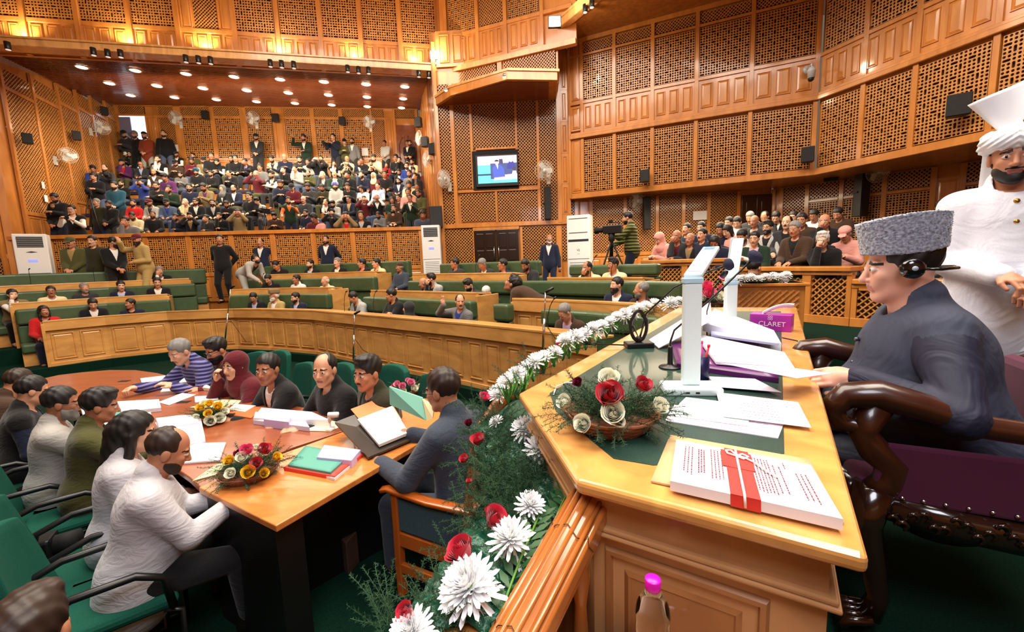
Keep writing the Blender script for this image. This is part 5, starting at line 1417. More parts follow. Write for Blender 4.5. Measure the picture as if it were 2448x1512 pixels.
goose('gooseneck_microphone', [on_desk(1690, 800), at_d(1690, 745, 2.5), at_d(1706, 690, 2.45), at_d(1722, 668, 2.42)], .004, 'capsule', .016, 'slim microphone with a glowing pink ring between the two lamps', None, True)
b = MB(); pts = [at_d(1240, 870, 2.2), on_desk(1330, 842, .01), on_desk(1400, 822, .02), m2 + Vector((-.08, 0, -.015))]; b.tube(pts[1:], .004, 6); b.lathe([(0, 0), (.009, .0), (.009, .06), (0, .06)], 10, T=Matrix.Translation(pts[2]) @ (pts[3] - pts[2]).to_track_quat('Z', 'Y').to_matrix().to_4x4()); tag(b.build('audio_cable', M_black), 'black microphone cable crossing the desk edge by the garland', 'cable')
b = MB(); b.tube([on_desk(1323, 945, .004), on_desk(1330, 925, .01), on_desk(1355, 915, .02), on_desk(1390, 918, .01)], .003, 6); tag(b.build('white_cable', mat('white cord', (236, 226, 222))), 'short white cable curling behind the rose basket', 'cable')
b = MB(); b.tube([on_desk(1870, 808, .004), on_desk(1905, 815, .004), on_desk(1932, 832, .0), at_d(1938, 850, 2.35), at_d(1940, 880, 2.3)], .003, 6); tag(b.build('black_cable', M_black), 'thin black cable hanging over the desk edge beside the tissue box', 'cable')
# water bottle at the foot of the picture
wb = at_d(1561, 1384, .74); bt = empty('water_bottle', (wb.x, wb.y, wb.z - .245), 0, 'clear plastic water bottle with a bright pink cap', 'bottle')
Z0 = -.0
pr = [(0, 0), (.030, 0), (.033, .01)] + [(.033 - (.0022 if k % 2 else 0), .02 + .012 * k) for k in range(12)] + [(.033, .17), (.030, .19), (.022, .208), (.0135, .218), (.0125, .224), (.0125, .23)]
M_pet = mat('clear plastic', (246, 250, 252), .04, trans=1); M_pet.node_tree.nodes['Principled BSDF'].inputs['IOR'].default_value = 1.3
b = MB(); b.lathe(pr, 28); b.build('bottle_body', M_pet, bt)
b = MB(); b.lathe([(0, .224), (.0145, .224), (.015, .226), (.015, .243), (.0142, .245), (0, .245)], 28); b.build('cap', mat('hot pink cap', (240, 20, 190), .35), bt)
# small ledge table under the bottle, outside the picture
b = MB(); b.box((wb.x - .25, wb.y - .22, wb.z - .285), (wb.x + .25, wb.y + .12, wb.z - .246)); b.box((wb.x - .2, wb.y - .18, 0), (wb.x - .16, wb.y - .14, wb.z - .28)); b.box((wb.x + .16, wb.y - .18, 0), (wb.x + .2, wb.y - .14, wb.z - .28)); 
tag(b.build('side_table', M_deskp), 'small side table top just below the pink capped bottle', 'table')
# ================================================================ FLOWERS
M_mum = mat('white chrysanthemum petals', (254, 254, 255), .7)
M_leafd = mat('dark green leaf', (34, 84, 36), .5); M_fern = mat('feathery green', (30, 66, 34), .8); M_stem = mat('stem green', (92, 140, 48), .6)
M_red = mat('red rose petals', (196, 16, 48), .55, sheen=.2); M_pink = mat('pink rose petals', (232, 60, 120), .55, sheen=.2); M_lpink = mat('pale pink rose petals', (240, 150, 180), .55)
M_cream = mat('cream rose petals', (244, 244, 222), .55, sheen=.1); M_yel = mat('yellow rose petals', (244, 200, 50), .55); M_drose = mat('dark maroon petals', (110, 12, 50), .55)
def mum_mesh(n=90, seed=1, droop=0):
    rr = random.Random(seed); b = MB()
    for k in range(n):
        t = k / n; a = k * 2.39996; L = .25 + .75 * t ** .7; el = R(82 - 88 * t + rr.uniform(-6, 6)); w = .075 + .03 * t
        if droop and t > .93: el = R(-55); L *= 1.3
        d = Vector((math.cos(a) * math.cos(el), math.sin(a) * math.cos(el), math.sin(el))); s = Vector((-math.sin(a), math.cos(a), 0)); u = s.cross(d) * -1
        p0 = d * (.10 + .1 * t) + Vector((0, 0, .18 * (1 - t))); p1 = p0 + d * L * .5 - Vector((0, 0, .04 * t)); p2 = p0 + d * L * .85 + Vector((0, 0, .10 * (1 - t) - .02)); p3 = p0 + d * L * .97 + Vector((0, 0, .16 * (1 - t)))
        vs = [p0 - s * w * .35, p0 + s * w * .35, p1 - s * w * .9 + u * w * .5, p1 - u * w * .25, p1 + s * w * .9 + u * w * .5, p2 - s * w * .8 + u * w * .45, p2, p2 + s * w * .8 + u * w * .45, p3]
        b.add([tuple(v) for v in vs], [(0, 1, 3), (0, 3, 2), (1, 4, 3), (2, 3, 6, 5), (3, 4, 7, 6), (5, 6, 8), (6, 7, 8)], 0, True)
    return b.mesh('petals')
def rose_mesh(seed=1, n=30):
    rr = random.Random(seed); b = MB()
    for k in range(n):
        t = k / (n - 1); a0 = k * 2.2; wd = .8 + .5 * t; r0 = .12 + .62 * t; h = .95 - .25 * t; flare = .15 + .55 * t * t
        def f(u, v, a0=a0, wd=wd, r0=r0, h=h, flare=flare, t=t):
            a = a0 + (u - .5) * wd * 2.0; edge = 1 - (2 * u - 1) ** 4 * .35; z = -.45 + v * (h + .45) * edge
            r = (r0 * (.35 + .65 * math.sin(min(1, v * 1.15) * PI / 2)) + flare * max(0, v - .65) ** 2 * 2.6) * (1 - .62 * (1 - t) * v * v) + .02 * math.sin(5 * a)
            return (math.cos(a) * r, math.sin(a) * r, z)
        b.grid(6, 5, f)
    return b.mesh('petals')
MUM = [mum_mesh(90, 1), mum_mesh(110, 2, 1), mum_mesh(70, 3)]
MUMH = mum_mesh(150, 5, 1)
ROSE = [rose_mesh(1), rose_mesh(2, 24)]
def put(me, nm, loc, r, m, tilt=(0, 0), parent=None, rz=None):
    o = bpy.data.objects.new(nm, me); COL.objects.link(o)
    if not me.materials: me.materials.append(m)
    o.material_slots[0].link = 'OBJECT'; o.material_slots[0].material = m
    M = Matrix.Translation(loc) @ Matrix.Rotation(tilt[0], 4, 'X') @ Matrix.Rotation(tilt[1], 4, 'Y') @ Matrix.Rotation(random.random() * 6 if rz is None else rz, 4, 'Z') @ Matrix.Diagonal((r, r, r, 1))
    o.matrix_local = M
    if parent is not None: o.parent = parent
    return o
def stem_mb(r): 
    b = MB(); b.tube([(0, 0, -1.2), (.03, .02, -.6), (0, 0, 0)], .07, 6); b.lathe([(0, -.1), (.22, -.02), (.3, .12)], 10); return b.mesh('stem')
STEM = stem_mb(1)
def mum(px, py, d, rp, lab, me=None, tilt=None, grp='white chrysanthemums of the garland'):
    if d < 1.9: d = at_z(px, py, .735).y
    p = at_d(px, py, d); r = rp / FPX * d * .96
    t = empty('chrysanthemum', p - Vector((0, 0, r * .3)), 0, lab, 'flower', grp)
    m_ = me or random.choice(MUM); tl = tilt or (random.uniform(.2, .7), random.uniform(-.5, .2))
    put(m_, 'bloom', (0, 0, 0), r, M_mum, tl, t); put(STEM, 'stem', (0, 0, 0), r * .8, M_stem, (tl[0] * .6, tl[1] * .6), t)
    return t
BM = [(1124, 1388, .76, 88, 'largest white chrysanthemum with drooping petals at the near end of the garland', MUMH), (985, 1498, .70, 66, 'white chrysanthemum cut by the lower edge of the picture', MUMH),
      (1220, 1277, .98, 64, 'white chrysanthemum touching two red roses, second largest', MUM[1]), (1266, 1200, 1.2, 42, 'white chrysanthemum alone beside a fresh green leaf stem', MUM[1]),
      (1287, 1066, 1.55, 40, 'lower of the two touching white chrysanthemums by the desk corner', MUM[1]), (1254, 1018, 1.62, 38, 'upper of the two touching white chrysanthemums by the desk corner', MUM[0]),
      (1187, 1004, 1.75, 20, 'small half open white chrysanthemum in the fern', MUM[2])]
for x, y, d, r, lab, me in BM: mum(x, y, d, r, lab, me)
GL = [(1192, 936, 24), (1212, 908, 22), (1235, 893, 22), (1262, 876, 20), (1281, 858, 20), (1301, 850, 18), (1326, 838, 16), (1352, 808, 18), (1375, 800, 18), (1396, 795, 16), (1418, 781, 17), (1437, 775, 15), (1458, 766, 14), (1476, 754, 14), (1494, 747, 14), (1512, 741, 13), (1528, 733, 13), (1543, 728, 12), (1565, 722, 12), (1603, 720, 15), (1622, 716, 10)]
e3d, e2d = Vector((*led[2], .75)), Vector((*led[3], .75))
def led_depth(px, py):
    # depth of the garland's middle line seen at this column
    A_ = (led[2][0] - .10, led[2][1] + .09); B_ = (led[3][0] - .10, led[3][1] + .08); s0, z0 = on_plane(px, py, A_, B_); L = math.hypot(B_[0] - A_[0], B_[1] - A_[1]); f = s0 / L
    return A_[1] + (B_[1] - A_[1]) * f
for i, (x, y, r) in enumerate(GL): mum(x, y, max(1.3, min(4.3, led_depth(x, y))), r * 1.35, 'white chrysanthemum in the row along the far desk edge, %s from the camera' % ['1st', '2nd', '3rd', '4th', '5th', '6th', '7th', '8th', '9th', '10th', '11th', '12th', '13th', '14th', '15th', '16th', '17th', '18th', '19th', '20th', '21st'][i].replace('1st', 'first').replace('2first', 'twenty first') if False else 'white chrysanthemum in the row along the desk edge')
def rose(px, py, d, rp, m, lab, grp=None, tilt=None, parent=None, nm='rose'):
    if d < 1.9: d = at_z(px, py, .75).y
    p = at_d(px, py, d); r = rp / FPX * d
    tl = tilt or (random.uniform(.2, .8), random.uniform(-.5, .5))
    if parent is not None: return put(random.choice(ROSE), nm, p - parent.location, r, m, tl, parent)
    t = empty('rose', p - Vector((0, 0, r * .2)), 0, lab, 'flower', grp); put(random.choice(ROSE), 'bloom', (0, 0, 0), r, m, tl, t); put(STEM, 'stem', (0, 0, 0), r * .8, M_stem, tl, t); return t
for x, y, d, r, m, lab in [(1178, 1240, 1.0, 36, M_red, 'drooping red rose above the second largest chrysanthemum'), (1108, 1318, .88, 44, M_red, 'wide red rose behind the largest chrysanthemum'),
        (975, 1462, .76, 30, M_red, 'red rose peeking over the lowest chrysanthemum'), (1143, 1052, 1.45, 20, M_red, 'red rose in the fern beside the carved wooden chair'),
        (1155, 950, 1.75, 16, M_pink, 'pink rose at the top of the wooden chair back'), (1120, 1012, 1.6, 12, M_drose, 'small dark red bud in the fern'),
        (1110, 1098, 1.4, 14, M_red, 'spray of tiny red flowers left over in the fern'), (1121, 1152, 1.3, 9, M_red, 'single tiny red flower low in the fern'),
        (1334, 822, 2.6, 6, M_pink, 'small pink bud in the garland row')]:
    rose(x, y, d, r, m, lab)
# fern and asparagus sprays
def fern_mesh(n=14, seed=1, L=1., curl=.5, leafy=False):
    rr = random.Random(seed); b = MB()
    for k in range(n):
        a = rr.uniform(0, 2 * PI); el = rr.uniform(.1, 1.2); d = Vector((math.cos(a) * math.cos(el), math.sin(a) * math.cos(el), math.sin(el))); p = Vector((rr.uniform(-.2, .2), rr.uniform(-.2, .2), 0)); pts = [p.copy()]
        for j in range(9): d = (d + Vector((rr.uniform(-.12, .12), rr.uniform(-.12, .12), -.10 * curl))).normalized(); p = p + d * L / 9 * rr.uniform(.8, 1.1); pts.append(p.copy())
        b.tube(pts, .006, 3, cap=False)
        for j in range(1, 10):
            t = (pts[j] - pts[j - 1]).normalized(); s = t.cross(Vector((0, 0, 1))); s = s.normalized() if s.length > .01 else Vector((1, 0, 0)); u = s.cross(t)
            for q in range(7):
                dd = (s * rr.uniform(-1, 1) + u * rr.uniform(-1, 1) + t * .6).normalized() * rr.uniform(.05, .16) * (1.15 - j * .07); o0 = pts[j - 1].lerp(pts[j], q / 7); w = t * .006
                b.add([tuple(o0 - w), tuple(o0 + w), tuple(o0 + dd)], [(0, 1, 2)])
                for z in range(2):
                    o1 = o0 + dd * rr.uniform(.3, .8); d3 = (dd.normalized() + Vector((rr.uniform(-1, 1), rr.uniform(-1, 1), rr.uniform(-1, 1)))).normalized() * .05
                    b.add([tuple(o1 - w * .8), tuple(o1 + w * .8), tuple(o1 + d3)], [(0, 1, 2)])
    return b.mesh('fronds')
FERN = [fern_mesh(14, 1), fern_mesh(18, 2, 1, .9), fern_mesh(12, 3, 1, .2)]
for f_ in FERN: f_.materials.append(M_fern)
def fern(p, r, lab, grp='feathery fern sprays of the garland', me=None):
    o = bpy.data.objects.new('fern_spray', me or random.choice(FERN)); COL.objects.link(o); o.location = p; o.scale = (r, r, r); o.rotation_euler = (random.uniform(-.3, .3), random.uniform(-.3, .3), random.random() * 6); return tag(o, lab, 'fern', grp)
for x, y, d, r in ((1170, 1170, 1.15, .13), (1190, 1120, 1.25, .14), (1210, 1060, 1.35, .14), (1170, 1060, 1.4, .13), (1190, 1030, 1.5, .14), (1165, 985, 1.6, .14), (1235, 1130, 1.25, .13), (1160, 1230, 1.05, .11), (960, 1480, .78, .12), (925, 1490, .75, .10), (1060, 1460, .75, .10), (1180, 1145, 1.2, .13), (1200, 980, 1.65, .14), (1140, 1150, 1.2, .12), (1135, 1090, 1.3, .12), (1200, 1240, 1.05, .12), (1175, 1000, 1.5, .13), (1220, 1130, 1.2, .13), (1275, 1130, 1.3, .12), (1240, 1200, 1.1, .11), (1130, 1210, 1.1, .11), (1155, 1070, 1.4, .13),
                   (1150, 1110, 1.3, .12), (1250, 1100, 1.35, .13), (1190, 1210, 1.1, .12), (1225, 1170, 1.15, .12), (1090, 1300, .95, .09), (1040, 1390, .85, .09), (1230, 1020, 1.5, .12), (1215, 1090, 1.3, .13), (1260, 1150, 1.25, .11), (1245, 1240, 1.05, .09), (1150, 1030, 1.5, .12), (1125, 955, 1.7, .12)):
    fern(at_z(x, y + 22, .67), r * 1.1, 'feathery green fern spray in the near part of the garland')
for x, y in ((1230, 935), (1290, 885), (1350, 838), (1400, 815), (1450, 790), (1500, 765), (1560, 745)):
    fern(at_d(x, y + 6, max(1.4, min(4.2, led_depth(x, y)))), .16, 'feathery green fern spray under the far chrysanthemum row')
def leafy(p, d, L, lab, n=9, w=.02, grp='leafy green stems'):
    t = empty('leafy_stem', p, 0, lab, 'foliage', grp); d = Vector(d).normalized(); b = MB(); b.tube([(0, 0, 0), tuple(d * L * .5 + Vector((0, 0, .01))), tuple(d * L)], .003, 6); b.build('stem', M_stem, t)
    b = MB(); s = d.cross(Vector((0, 0, 1))).normalized()
    for k in range(n):
        for sg in (-1, 1):
            o0 = d * L * (k + .6) / n; q = (s * sg + d * .8 + Vector((0, 0, .3))).normalized(); wv = q.cross(Vector((0, 0, 1))).normalized() * w * .28; l = q * w * 1.6
            b.add([tuple(o0), tuple(o0 + l * .5 + wv), tuple(o0 + l), tuple(o0 + l * .5 - wv)], [(0, 1, 2, 3)], 0, True)
    b.build('leaves', M_leafd, t); return t
pA, pB = at_d(1300, 1310, .95), at_d(1372, 1150, 1.25); leafy(pA, pB - pA, (pB - pA).length, 'fresh leafy stem rising beside the desk corner', 10, .04)
pA, pB = at_d(1180, 1512, .75), at_d(1290, 1230, 1.05); leafy(pA, pB - pA, (pB - pA).length, 'long leafy stem along the foil lined ledge', 12, .035)
for x, y in ((1250, 935), (1275, 905), (1380, 840), (1400, 830), (1360, 850), (1215, 960), (1300, 885), (1325, 870), (1345, 855), (1425, 815), (1450, 800), (1475, 785), (1505, 768), (1535, 752), (1235, 948)):
    d = max(1.4, min(4.2, led_depth(x, y))); p = at_d(x, y + 8, d); t = empty('leaf_tuft', p, 0, 'tuft of narrow bright leaves under the garland row', 'foliage', 'narrow leaf tufts'); b = MB()
    for k in range(12):
        a = random.uniform(0, 6.3); e_ = Vector((math.cos(a) * .05, math.sin(a) * .05, .10)) * random.uniform(.7, 1.2); w_ = Vector((-math.sin(a), math.cos(a), 0)) * .005
        b.add([tuple(-w_), tuple(w_), tuple(e_ * .6 + w_), tuple(e_), tuple(e_ * .6 - w_)], [(0, 1, 2, 3, 4)], 0, True)
    b.build('leaves', mat('bright leaf', (84, 150, 50), .5), t)
# baskets of roses
M_wick = mat('brown wicker', (140, 84, 54), .7, grain='cloth', bscale=60, amt=.4)
def basket(p, r, h, lab, blooms, seed=1, ff=1., nm='flower_basket'):
    t = empty(nm, p, 0, lab, 'flower arrangement'); b = MB()
    for k in range(7):
        rr_ = r * (.75 + .25 * k / 6); b.tube([(math.cos(a) * rr_ * (1 + .02 * math.sin(9 * a + k * PI)), math.sin(a) * rr_ * (1 + .02 * math.sin(9 * a + k * PI)), h * (k + .5) / 7) for a in [2 * PI * j / 40 for j in range(41)]], h / 12, 5, cap=False)
    b.lathe([(0, 0), (r * .74, 0), (r * .95, h), (0, h * .8)], 18); b.build('wicker_bowl', M_wick, t)
    rr = random.Random(seed)
    for j in range(max(3, int(9 * ff))):
        a = j * 2.4 + .4; f = bpy.data.objects.new('fern_spray', FERN[j % 3]); COL.objects.link(f); f.parent = t; s_ = r * 1.25; f.location = (math.cos(a) * r * .45, math.sin(a) * r * .45, h * .8); f.scale = (s_, s_, s_ * .8); f.rotation_euler = (0, 0, a)
    for (x, y, rp, m) in blooms:
        # blooms sit on a dome over the bowl
        rv = Vector(ray(x, y)); o = Vector((0, 0, CAMZ)); c = p + Vector((0, 0, h * .6)); RR = r * 1.15
        dn = rv.normalized(); oc = o - c; bq = oc.dot(dn); disc = bq * bq - (oc.length_squared - RR * RR); tt = -bq - math.sqrt(disc) if disc > 0 else -bq
        pt = o + dn * tt; nrm_ = (pt - c).normalized(); rw = rp / FPX * tt * .95
        o2 = bpy.data.objects.new('rose_bloom', rr.choice(ROSE)); COL.objects.link(o2); o2.parent = t
        if not o2.data.materials: o2.data.materials.append(m)
        o2.material_slots[0].link = 'OBJECT'; o2.material_slots[0].material = m
        q = (nrm_ + dn * -.5 + Vector((0, 0, .4))).to_track_quat('Z', 'Y').to_matrix().to_4x4()
        o2.matrix_local = Matrix.Translation(pt - p) @ q @ Matrix.Rotation(rr.random() * 6, 4, 'Z') @ Matrix.Diagonal((rw, rw, rw, 1))
    return t
pb_ = on_desk(1462, 1018)
basket(pb_, .135, .05, 'wicker basket of red and white roses on the green desk inlay',
       [(1457, 912, 30, M_cream), (1458, 948, 36, M_red), (1536, 925, 24, M_red), (1383, 918, 15, M_drose), (1352, 965, 22, M_cream), (1396, 1015, 25, M_cream), (1466, 990, 32, M_cream), (1573, 975, 24, M_cream), (1480, 1010, 16, M_cream)], 3, 1.4)
tz_ = .23
basket(at_z(503, 1006, tz_), .125, .05, 'basket of yellow and cream roses in the middle of the round table', [(480, 977, 9, M_yel), (500, 968, 9, M_yel), (520, 975, 10, M_yel), (498, 990, 9, M_yel), (523, 1000, 12, M_cream), (503, 1007, 12, M_cream), (470, 1000, 8, M_cream), (535, 985, 9, M_cream), (487, 968, 8, M_cream)], 4)
basket(at_z(596, 1140, tz_), .15, .05, 'basket of mixed red, pink, yellow and cream roses at the table corner', [(590, 1080, 15, M_pink), (630, 1078, 15, M_red), (612, 1073, 9, M_cream), (578, 1097, 13, M_cream), (572, 1088, 11, M_drose), (612, 1110, 14, M_red), (548, 1104, 11, M_yel), (594, 1130, 15, M_yel), (552, 1133, 12, M_cream), (630, 1133, 11, M_yel), (660, 1095, 11, M_yel)], 5)
basket(at_z(972, 945, tz_), .13, .05, 'basket of pink and white roses behind the green file', [(950, 920, 9, M_lpink), (962, 925, 10, M_lpink), (982, 917, 11, M_lpink), (975, 912, 8, M_lpink), (990, 930, 10, M_cream), (965, 937, 9, M_cream), (1003, 925, 8, M_cream), (942, 925, 7, M_pink)], 6)
basket(at_d(1695, 735, 4.6), .17, .06, 'basket of pink and white roses behind the far lamp', [(1690, 688, 15, M_pink), (1697, 705, 17, M_pink), (1670, 690, 9, M_pink), (1718, 712, 14, M_cream), (1680, 715, 9, M_cream), (1664, 706, 9, M_cream), (1722, 690, 8, M_pink)], 7)
# ================================================================ THE CLERKS' TABLE IN THE WELL
TZ = .23
def T2(x, y, z=TZ): v = at_z(x, y, z); return (v.x, v.y)
rt = empty('round_conference_table', (0, 0, 0), label='long reddish brown conference table with a rounded far end in the well', cat='table')
red_px = [(452, 1142), (360, 1078), (240, 1010), (130, 945), (88, 918), (100, 906), (140, 897), (200, 890), (262, 885), (325, 885), (375, 892), (420, 903), (500, 922), (620, 952), (760, 982), (905, 1003), (700, 1070), (560, 1130), (478, 1166)]
redp = [T2(*p) for p in red_px]
b = MB(); b.prism(redp, TZ - .035, TZ); b.build('table_top', M_table, rt, bevel=.006)
b = MB(); b.prism(inset(redp, .35 if True else 0)[:], ZF, TZ - .04); b.build('plinth', M_blackm, rt)
for k, (x, y) in enumerate(((297, 912), (332, 919), (360, 932), (440, 962))):
    p = at_z(x, y, TZ); b = MB(); b.box((p.x - .05, p.y - .03, TZ - .002), (p.x + .05, p.y + .03, TZ + .003)); b.build('cable_flap', M_blackm, rt)
b = MB()
for a, c in (((395, 915), (150, 925)), ((700, 985), (560, 1000)), ((560, 1000), (430, 1050))):
    p, q = at_z(*a, TZ + .0005), at_z(*c, TZ + .0005); t = (q - p).normalized(); w_ = t.cross(Vector((0, 0, 1))) * .002; b.add([tuple(p - w_), tuple(q - w_), tuple(q + w_), tuple(p + w_)], [(0, 1, 2, 3)])
b.build('joint_line', mat('dark joint', (90, 44, 24), .6), rt, fixn=False)
sd = empty('secretary_desk', (0, 0, 0), label='orange beech desk closing the near end of the conference table, black underneath', cat='desk')
orp = [T2(475, 1168), T2(660, 1260), T2(985, 1072), T2(1075, 1012), T2(1025, 948), T2(915, 1000), T2(560, 1128)]
b = MB(); b.prism(orp, TZ - .03, TZ + .004); b.build('desk_top', M_tableL, sd, bevel=.005)
leg = [T2(492, 1172), T2(655, 1252), T2(720, 1216), T2(560, 1138)]
b = MB(); b.prism(leg, ZF, TZ - .03); b.build('pedestal', mat('black laminate', (14, 14, 15), .35), sd)
b = MB(); q = [T2(600, 1150), T2(985, 1010), T2(1000, 1022), T2(615, 1165)]; b.prism(q, ZF, TZ - .03); b.build('modesty_panel', mat('black laminate', (14, 14, 15)), sd)
fs = [P2(755, 1225, -.30), P2(848, 1168, -.30), P2(882, 1238, -.30), P2(826, 1300, -.30)]
b = MB(); b.prism(fs, ZF, -.30); o = b.build('footstool', mat('dark stained footstool', (84, 62, 52), .5, grain='wood', amt=.3), None, bevel=.006); tag(o, 'dark wooden footstool on the carpet under the orange desk', 'footstool')

# papers and files: corners in order, label
W2 = mat('warm white paper', (240, 234, 220), .8); LIL = mat('lilac paper', (206, 190, 236), .8); TEAL = mat('teal file cover', (84, 156, 140), .6); ORG = mat('orange file cover', (232, 104, 50), .6); CRM = mat('cream paper', (240, 226, 178), .8)
def pile(px, h, lab, m=pap, nm='paper_pile', ln=None, sag=0, zc=None, lm=None): return quad_sheet(nm, px, TZ + h, lab, 'paper' if 'file' not in nm else 'file', m, max(.0008, h - .002), lines=ln, sag=sag, zc=zc, lines_m=lm)
pile([(372, 903), (435, 899), (455, 917), (365, 925)], .008, 'white sheets before the person in the blue striped sweater', ln=textlines(5, .1, .9, .15, .85, .001, 21))
pile([(395, 920), (455, 914), (470, 930), (383, 937)], .014, 'roll edged writing pad beside the striped sweater papers')
pile([(335, 905), (395, 898), (392, 912), (340, 920)], .005, 'sheet under the writing hand at the far end of the table')
pile([(435, 940), (468, 944), (404, 969), (378, 962)], .005, 'lone printed sheet in the middle of the table', ln=textlines(4, .1, .9, .2, .8, .001, 22))
pile([(448, 905), (480, 905), (508, 930), (480, 927)], .03, 'open paperback book before the person in the dark red headscarf', mat('book page', (226, 222, 206), .8), 'open_book', textlines(6, .05, .95, .1, .9, .001, 9), .03)
pile([(465, 948), (520, 945), (522, 955), (466, 962)], .012, 'folded white pad beside the cuffed wrist of the headscarf wearer')
pile([(530, 955), (580, 955), (560, 975), (450, 975)], .006, 'cream sheet lying behind the yellow rose basket', CRM)
pile([(552, 968), (640, 975), (600, 1000), (535, 990)], .008, 'orange file under the folded hands of the person in black suit', ORG, 'orange_file')
pile([(560, 966), (612, 970), (585, 985), (545, 980)], .012, 'white sheet on the orange file', W2)
pile([(625, 975), (745, 985), (790, 1005), (605, 1000)], .05, 'tall spread heap of white papers before the black puffer jacket', pap, sag=.02)
pile([(610, 985), (720, 990), (740, 1022), (605, 1005)], .035, 'lower heap of documents with purple tinged edges', mat('lilac white', (226, 220, 244), .8))
pile([(640, 985), (700, 988), (690, 1010), (630, 1003)], .062, 'lilac sheet on top of the big paper heap', LIL)
pile([(690, 1010), (760, 1005), (765, 1015), (700, 1024)], .008, 'blue file corner under the big paper heap', mat('blue file cover', (52, 110, 190), .5), 'blue_file')
pile([(765, 1002), (830, 1012), (790, 1032), (728, 1030)], .004, 'cream note sheet beside the small white desk microphone', CRM)
pile([(265, 970), (330, 958), (350, 985), (245, 1012)], .02, 'teal file on the papers between the two sides of the table', TEAL, 'teal_file')
pile([(280, 960), (380, 955), (385, 975), (290, 985)], .035, 'crumpled white sheets over the teal file', sag=.03)
pile([(245, 1010), (360, 985), (365, 1005), (255, 1040)], .03, 'white papers before the person in olive jacket', sag=.01)
pile([(190, 965), (245, 950), (262, 965), (200, 1000)], .02, 'white papers before the bespectacled person in grey')
pile([(100, 960), (160, 935), (200, 960), (120, 990)], .004, 'sheet before the person in the black vest')
pile([(370, 1010), (480, 1000), (490, 1045), (400, 1060)], .05, 'thick stack of documents beside the black ponytail', sag=.01)
pile([(372, 1000), (470, 990), (475, 1010), (380, 1025)], .07, 'grey edged booklet curling over the thick stack', mat('greyish page', (216, 214, 228), .8), sag=.03)
pile([(462, 1060), (540, 1058), (525, 1100), (428, 1108)], .012, 'white writing pad with curled top sheet', ln=textlines(6, .1, .9, .2, .9, .001, 25))
pile([(430, 1070), (470, 1062), (445, 1105), (420, 1105)], .006, 'pale green sheet tucked under the writing pad', mat('pale green sheet', (206, 222, 200), .8))
pile([(560, 1095), (535, 1130), (460, 1150), (510, 1115)], .006, 'cream sheet with a rolled end near the mixed rose basket', CRM)
def dpile(px, h, lab, m, nm): return pile(px, h + .004, lab, m, nm)
dpile([(705, 1100), (868, 1085), (800, 1140), (678, 1118)], .02, 'red file at the bottom of the pile on the orange desk', mat('red file cover', (222, 66, 52), .6), 'red_file')
dpile([(765, 1075), (870, 1085), (800, 1145), (735, 1125)], .014, 'white papers sticking out between the two files', pap, 'paper_pile')
dpile([(730, 1066), (840, 1085), (790, 1130), (688, 1112)], .032, 'teal file with handwritten notes on the red file', TEAL, 'teal_file')
dpile([(775, 1064), (862, 1076), (840, 1102), (757, 1094)], .045, 'lilac note pad rolled at one end on the teal file', LIL, 'note_pad')
# slanted reading stand with the register
def tri(px, zs): return [at_z(x, y, z) for (x, y), z in zip(px, zs)]
st = tri([(800, 1010), (930, 960), (985, 1050), (880, 1094)], [TZ + .12, TZ + .17, TZ + .03, TZ + .03])
bs_ = empty('reading_stand', (0, 0, 0), label='dark slanted reading stand carrying the open register on the orange desk', cat='stand')
b = MB(); N_ = (st[1] - st[0]).cross(st[3] - st[0]).normalized(); N_ = N_ if N_.z > 0 else -N_
b.add([tuple(p) for p in st] + [tuple(p - N_ * .014) for p in st], [(0, 1, 2, 3), (7, 6, 5, 4), (0, 1, 5, 4), (1, 2, 6, 5), (2, 3, 7, 6), (3, 0, 4, 7)]); b.build('board', mat('smoked dark board', (52, 46, 42), .3), bs_)
b = MB(); b.tube([tuple(st[0].lerp(st[1], .3) - N_ * .014), (st[0].lerp(st[1], .3).x, st[0].lerp(st[1], .3).y, TZ + .004)], .006, 6); b.tube([tuple(st[0].lerp(st[1], .8) - N_ * .014), (st[0].lerp(st[1], .8).x, st[0].lerp(st[1], .8).y, TZ + .004)], .006, 6); b.build('prop', M_black, bs_)
def on_st(u, v, h=0): return st[0].lerp(st[1], u).lerp(st[3].lerp(st[2], u), v) + N_ * h
def st_sheet(nm, u0, u1, v0, v1, h, t, m, lab, cat):
    b = MB(); c = [on_st(u0, v0, h), on_st(u1, v0, h), on_st(u1, v1, h), on_st(u0, v1, h)]; b.add([tuple(p) for p in c] + [tuple(p - N_ * t) for p in c], [(0, 1, 2, 3), (7, 6, 5, 4), (0, 1, 5, 4), (1, 2, 6, 5), (2, 3, 7, 6), (3, 0, 4, 7)]); return tag(b.build(nm, m), lab, cat)
st_sheet('orange_folder', .35, 1.02, -.15, .55, .006, .004, mat('salmon orange folder', (240, 130, 76), .6), 'orange folder lying open behind the register', 'folder')
st_sheet('open_register', .30, .98, .22, .92, .028, .02, W2, 'open register with blank pages on the reading stand', 'book')
gf = [at_d(930, 925, 2.75), at_d(1008, 952, 2.62), at_d(1018, 1006, 2.5), at_d(932, 968, 2.72)]
b = MB(); b.add([tuple(p) for p in gf] + [tuple(p + Vector((.006, .012, 0))) for p in gf], [(0, 1, 2, 3), (7, 6, 5, 4), (0, 1, 5, 4), (1, 2, 6, 5), (2, 3, 7, 6), (3, 0, 4, 7)])
go = b.build('green_file', mat('sea green file cover', (108, 168, 150), .6)); tag(go, 'sea green file standing open before the bespectacled secretary, printed in black', 'file')
lb = MB()
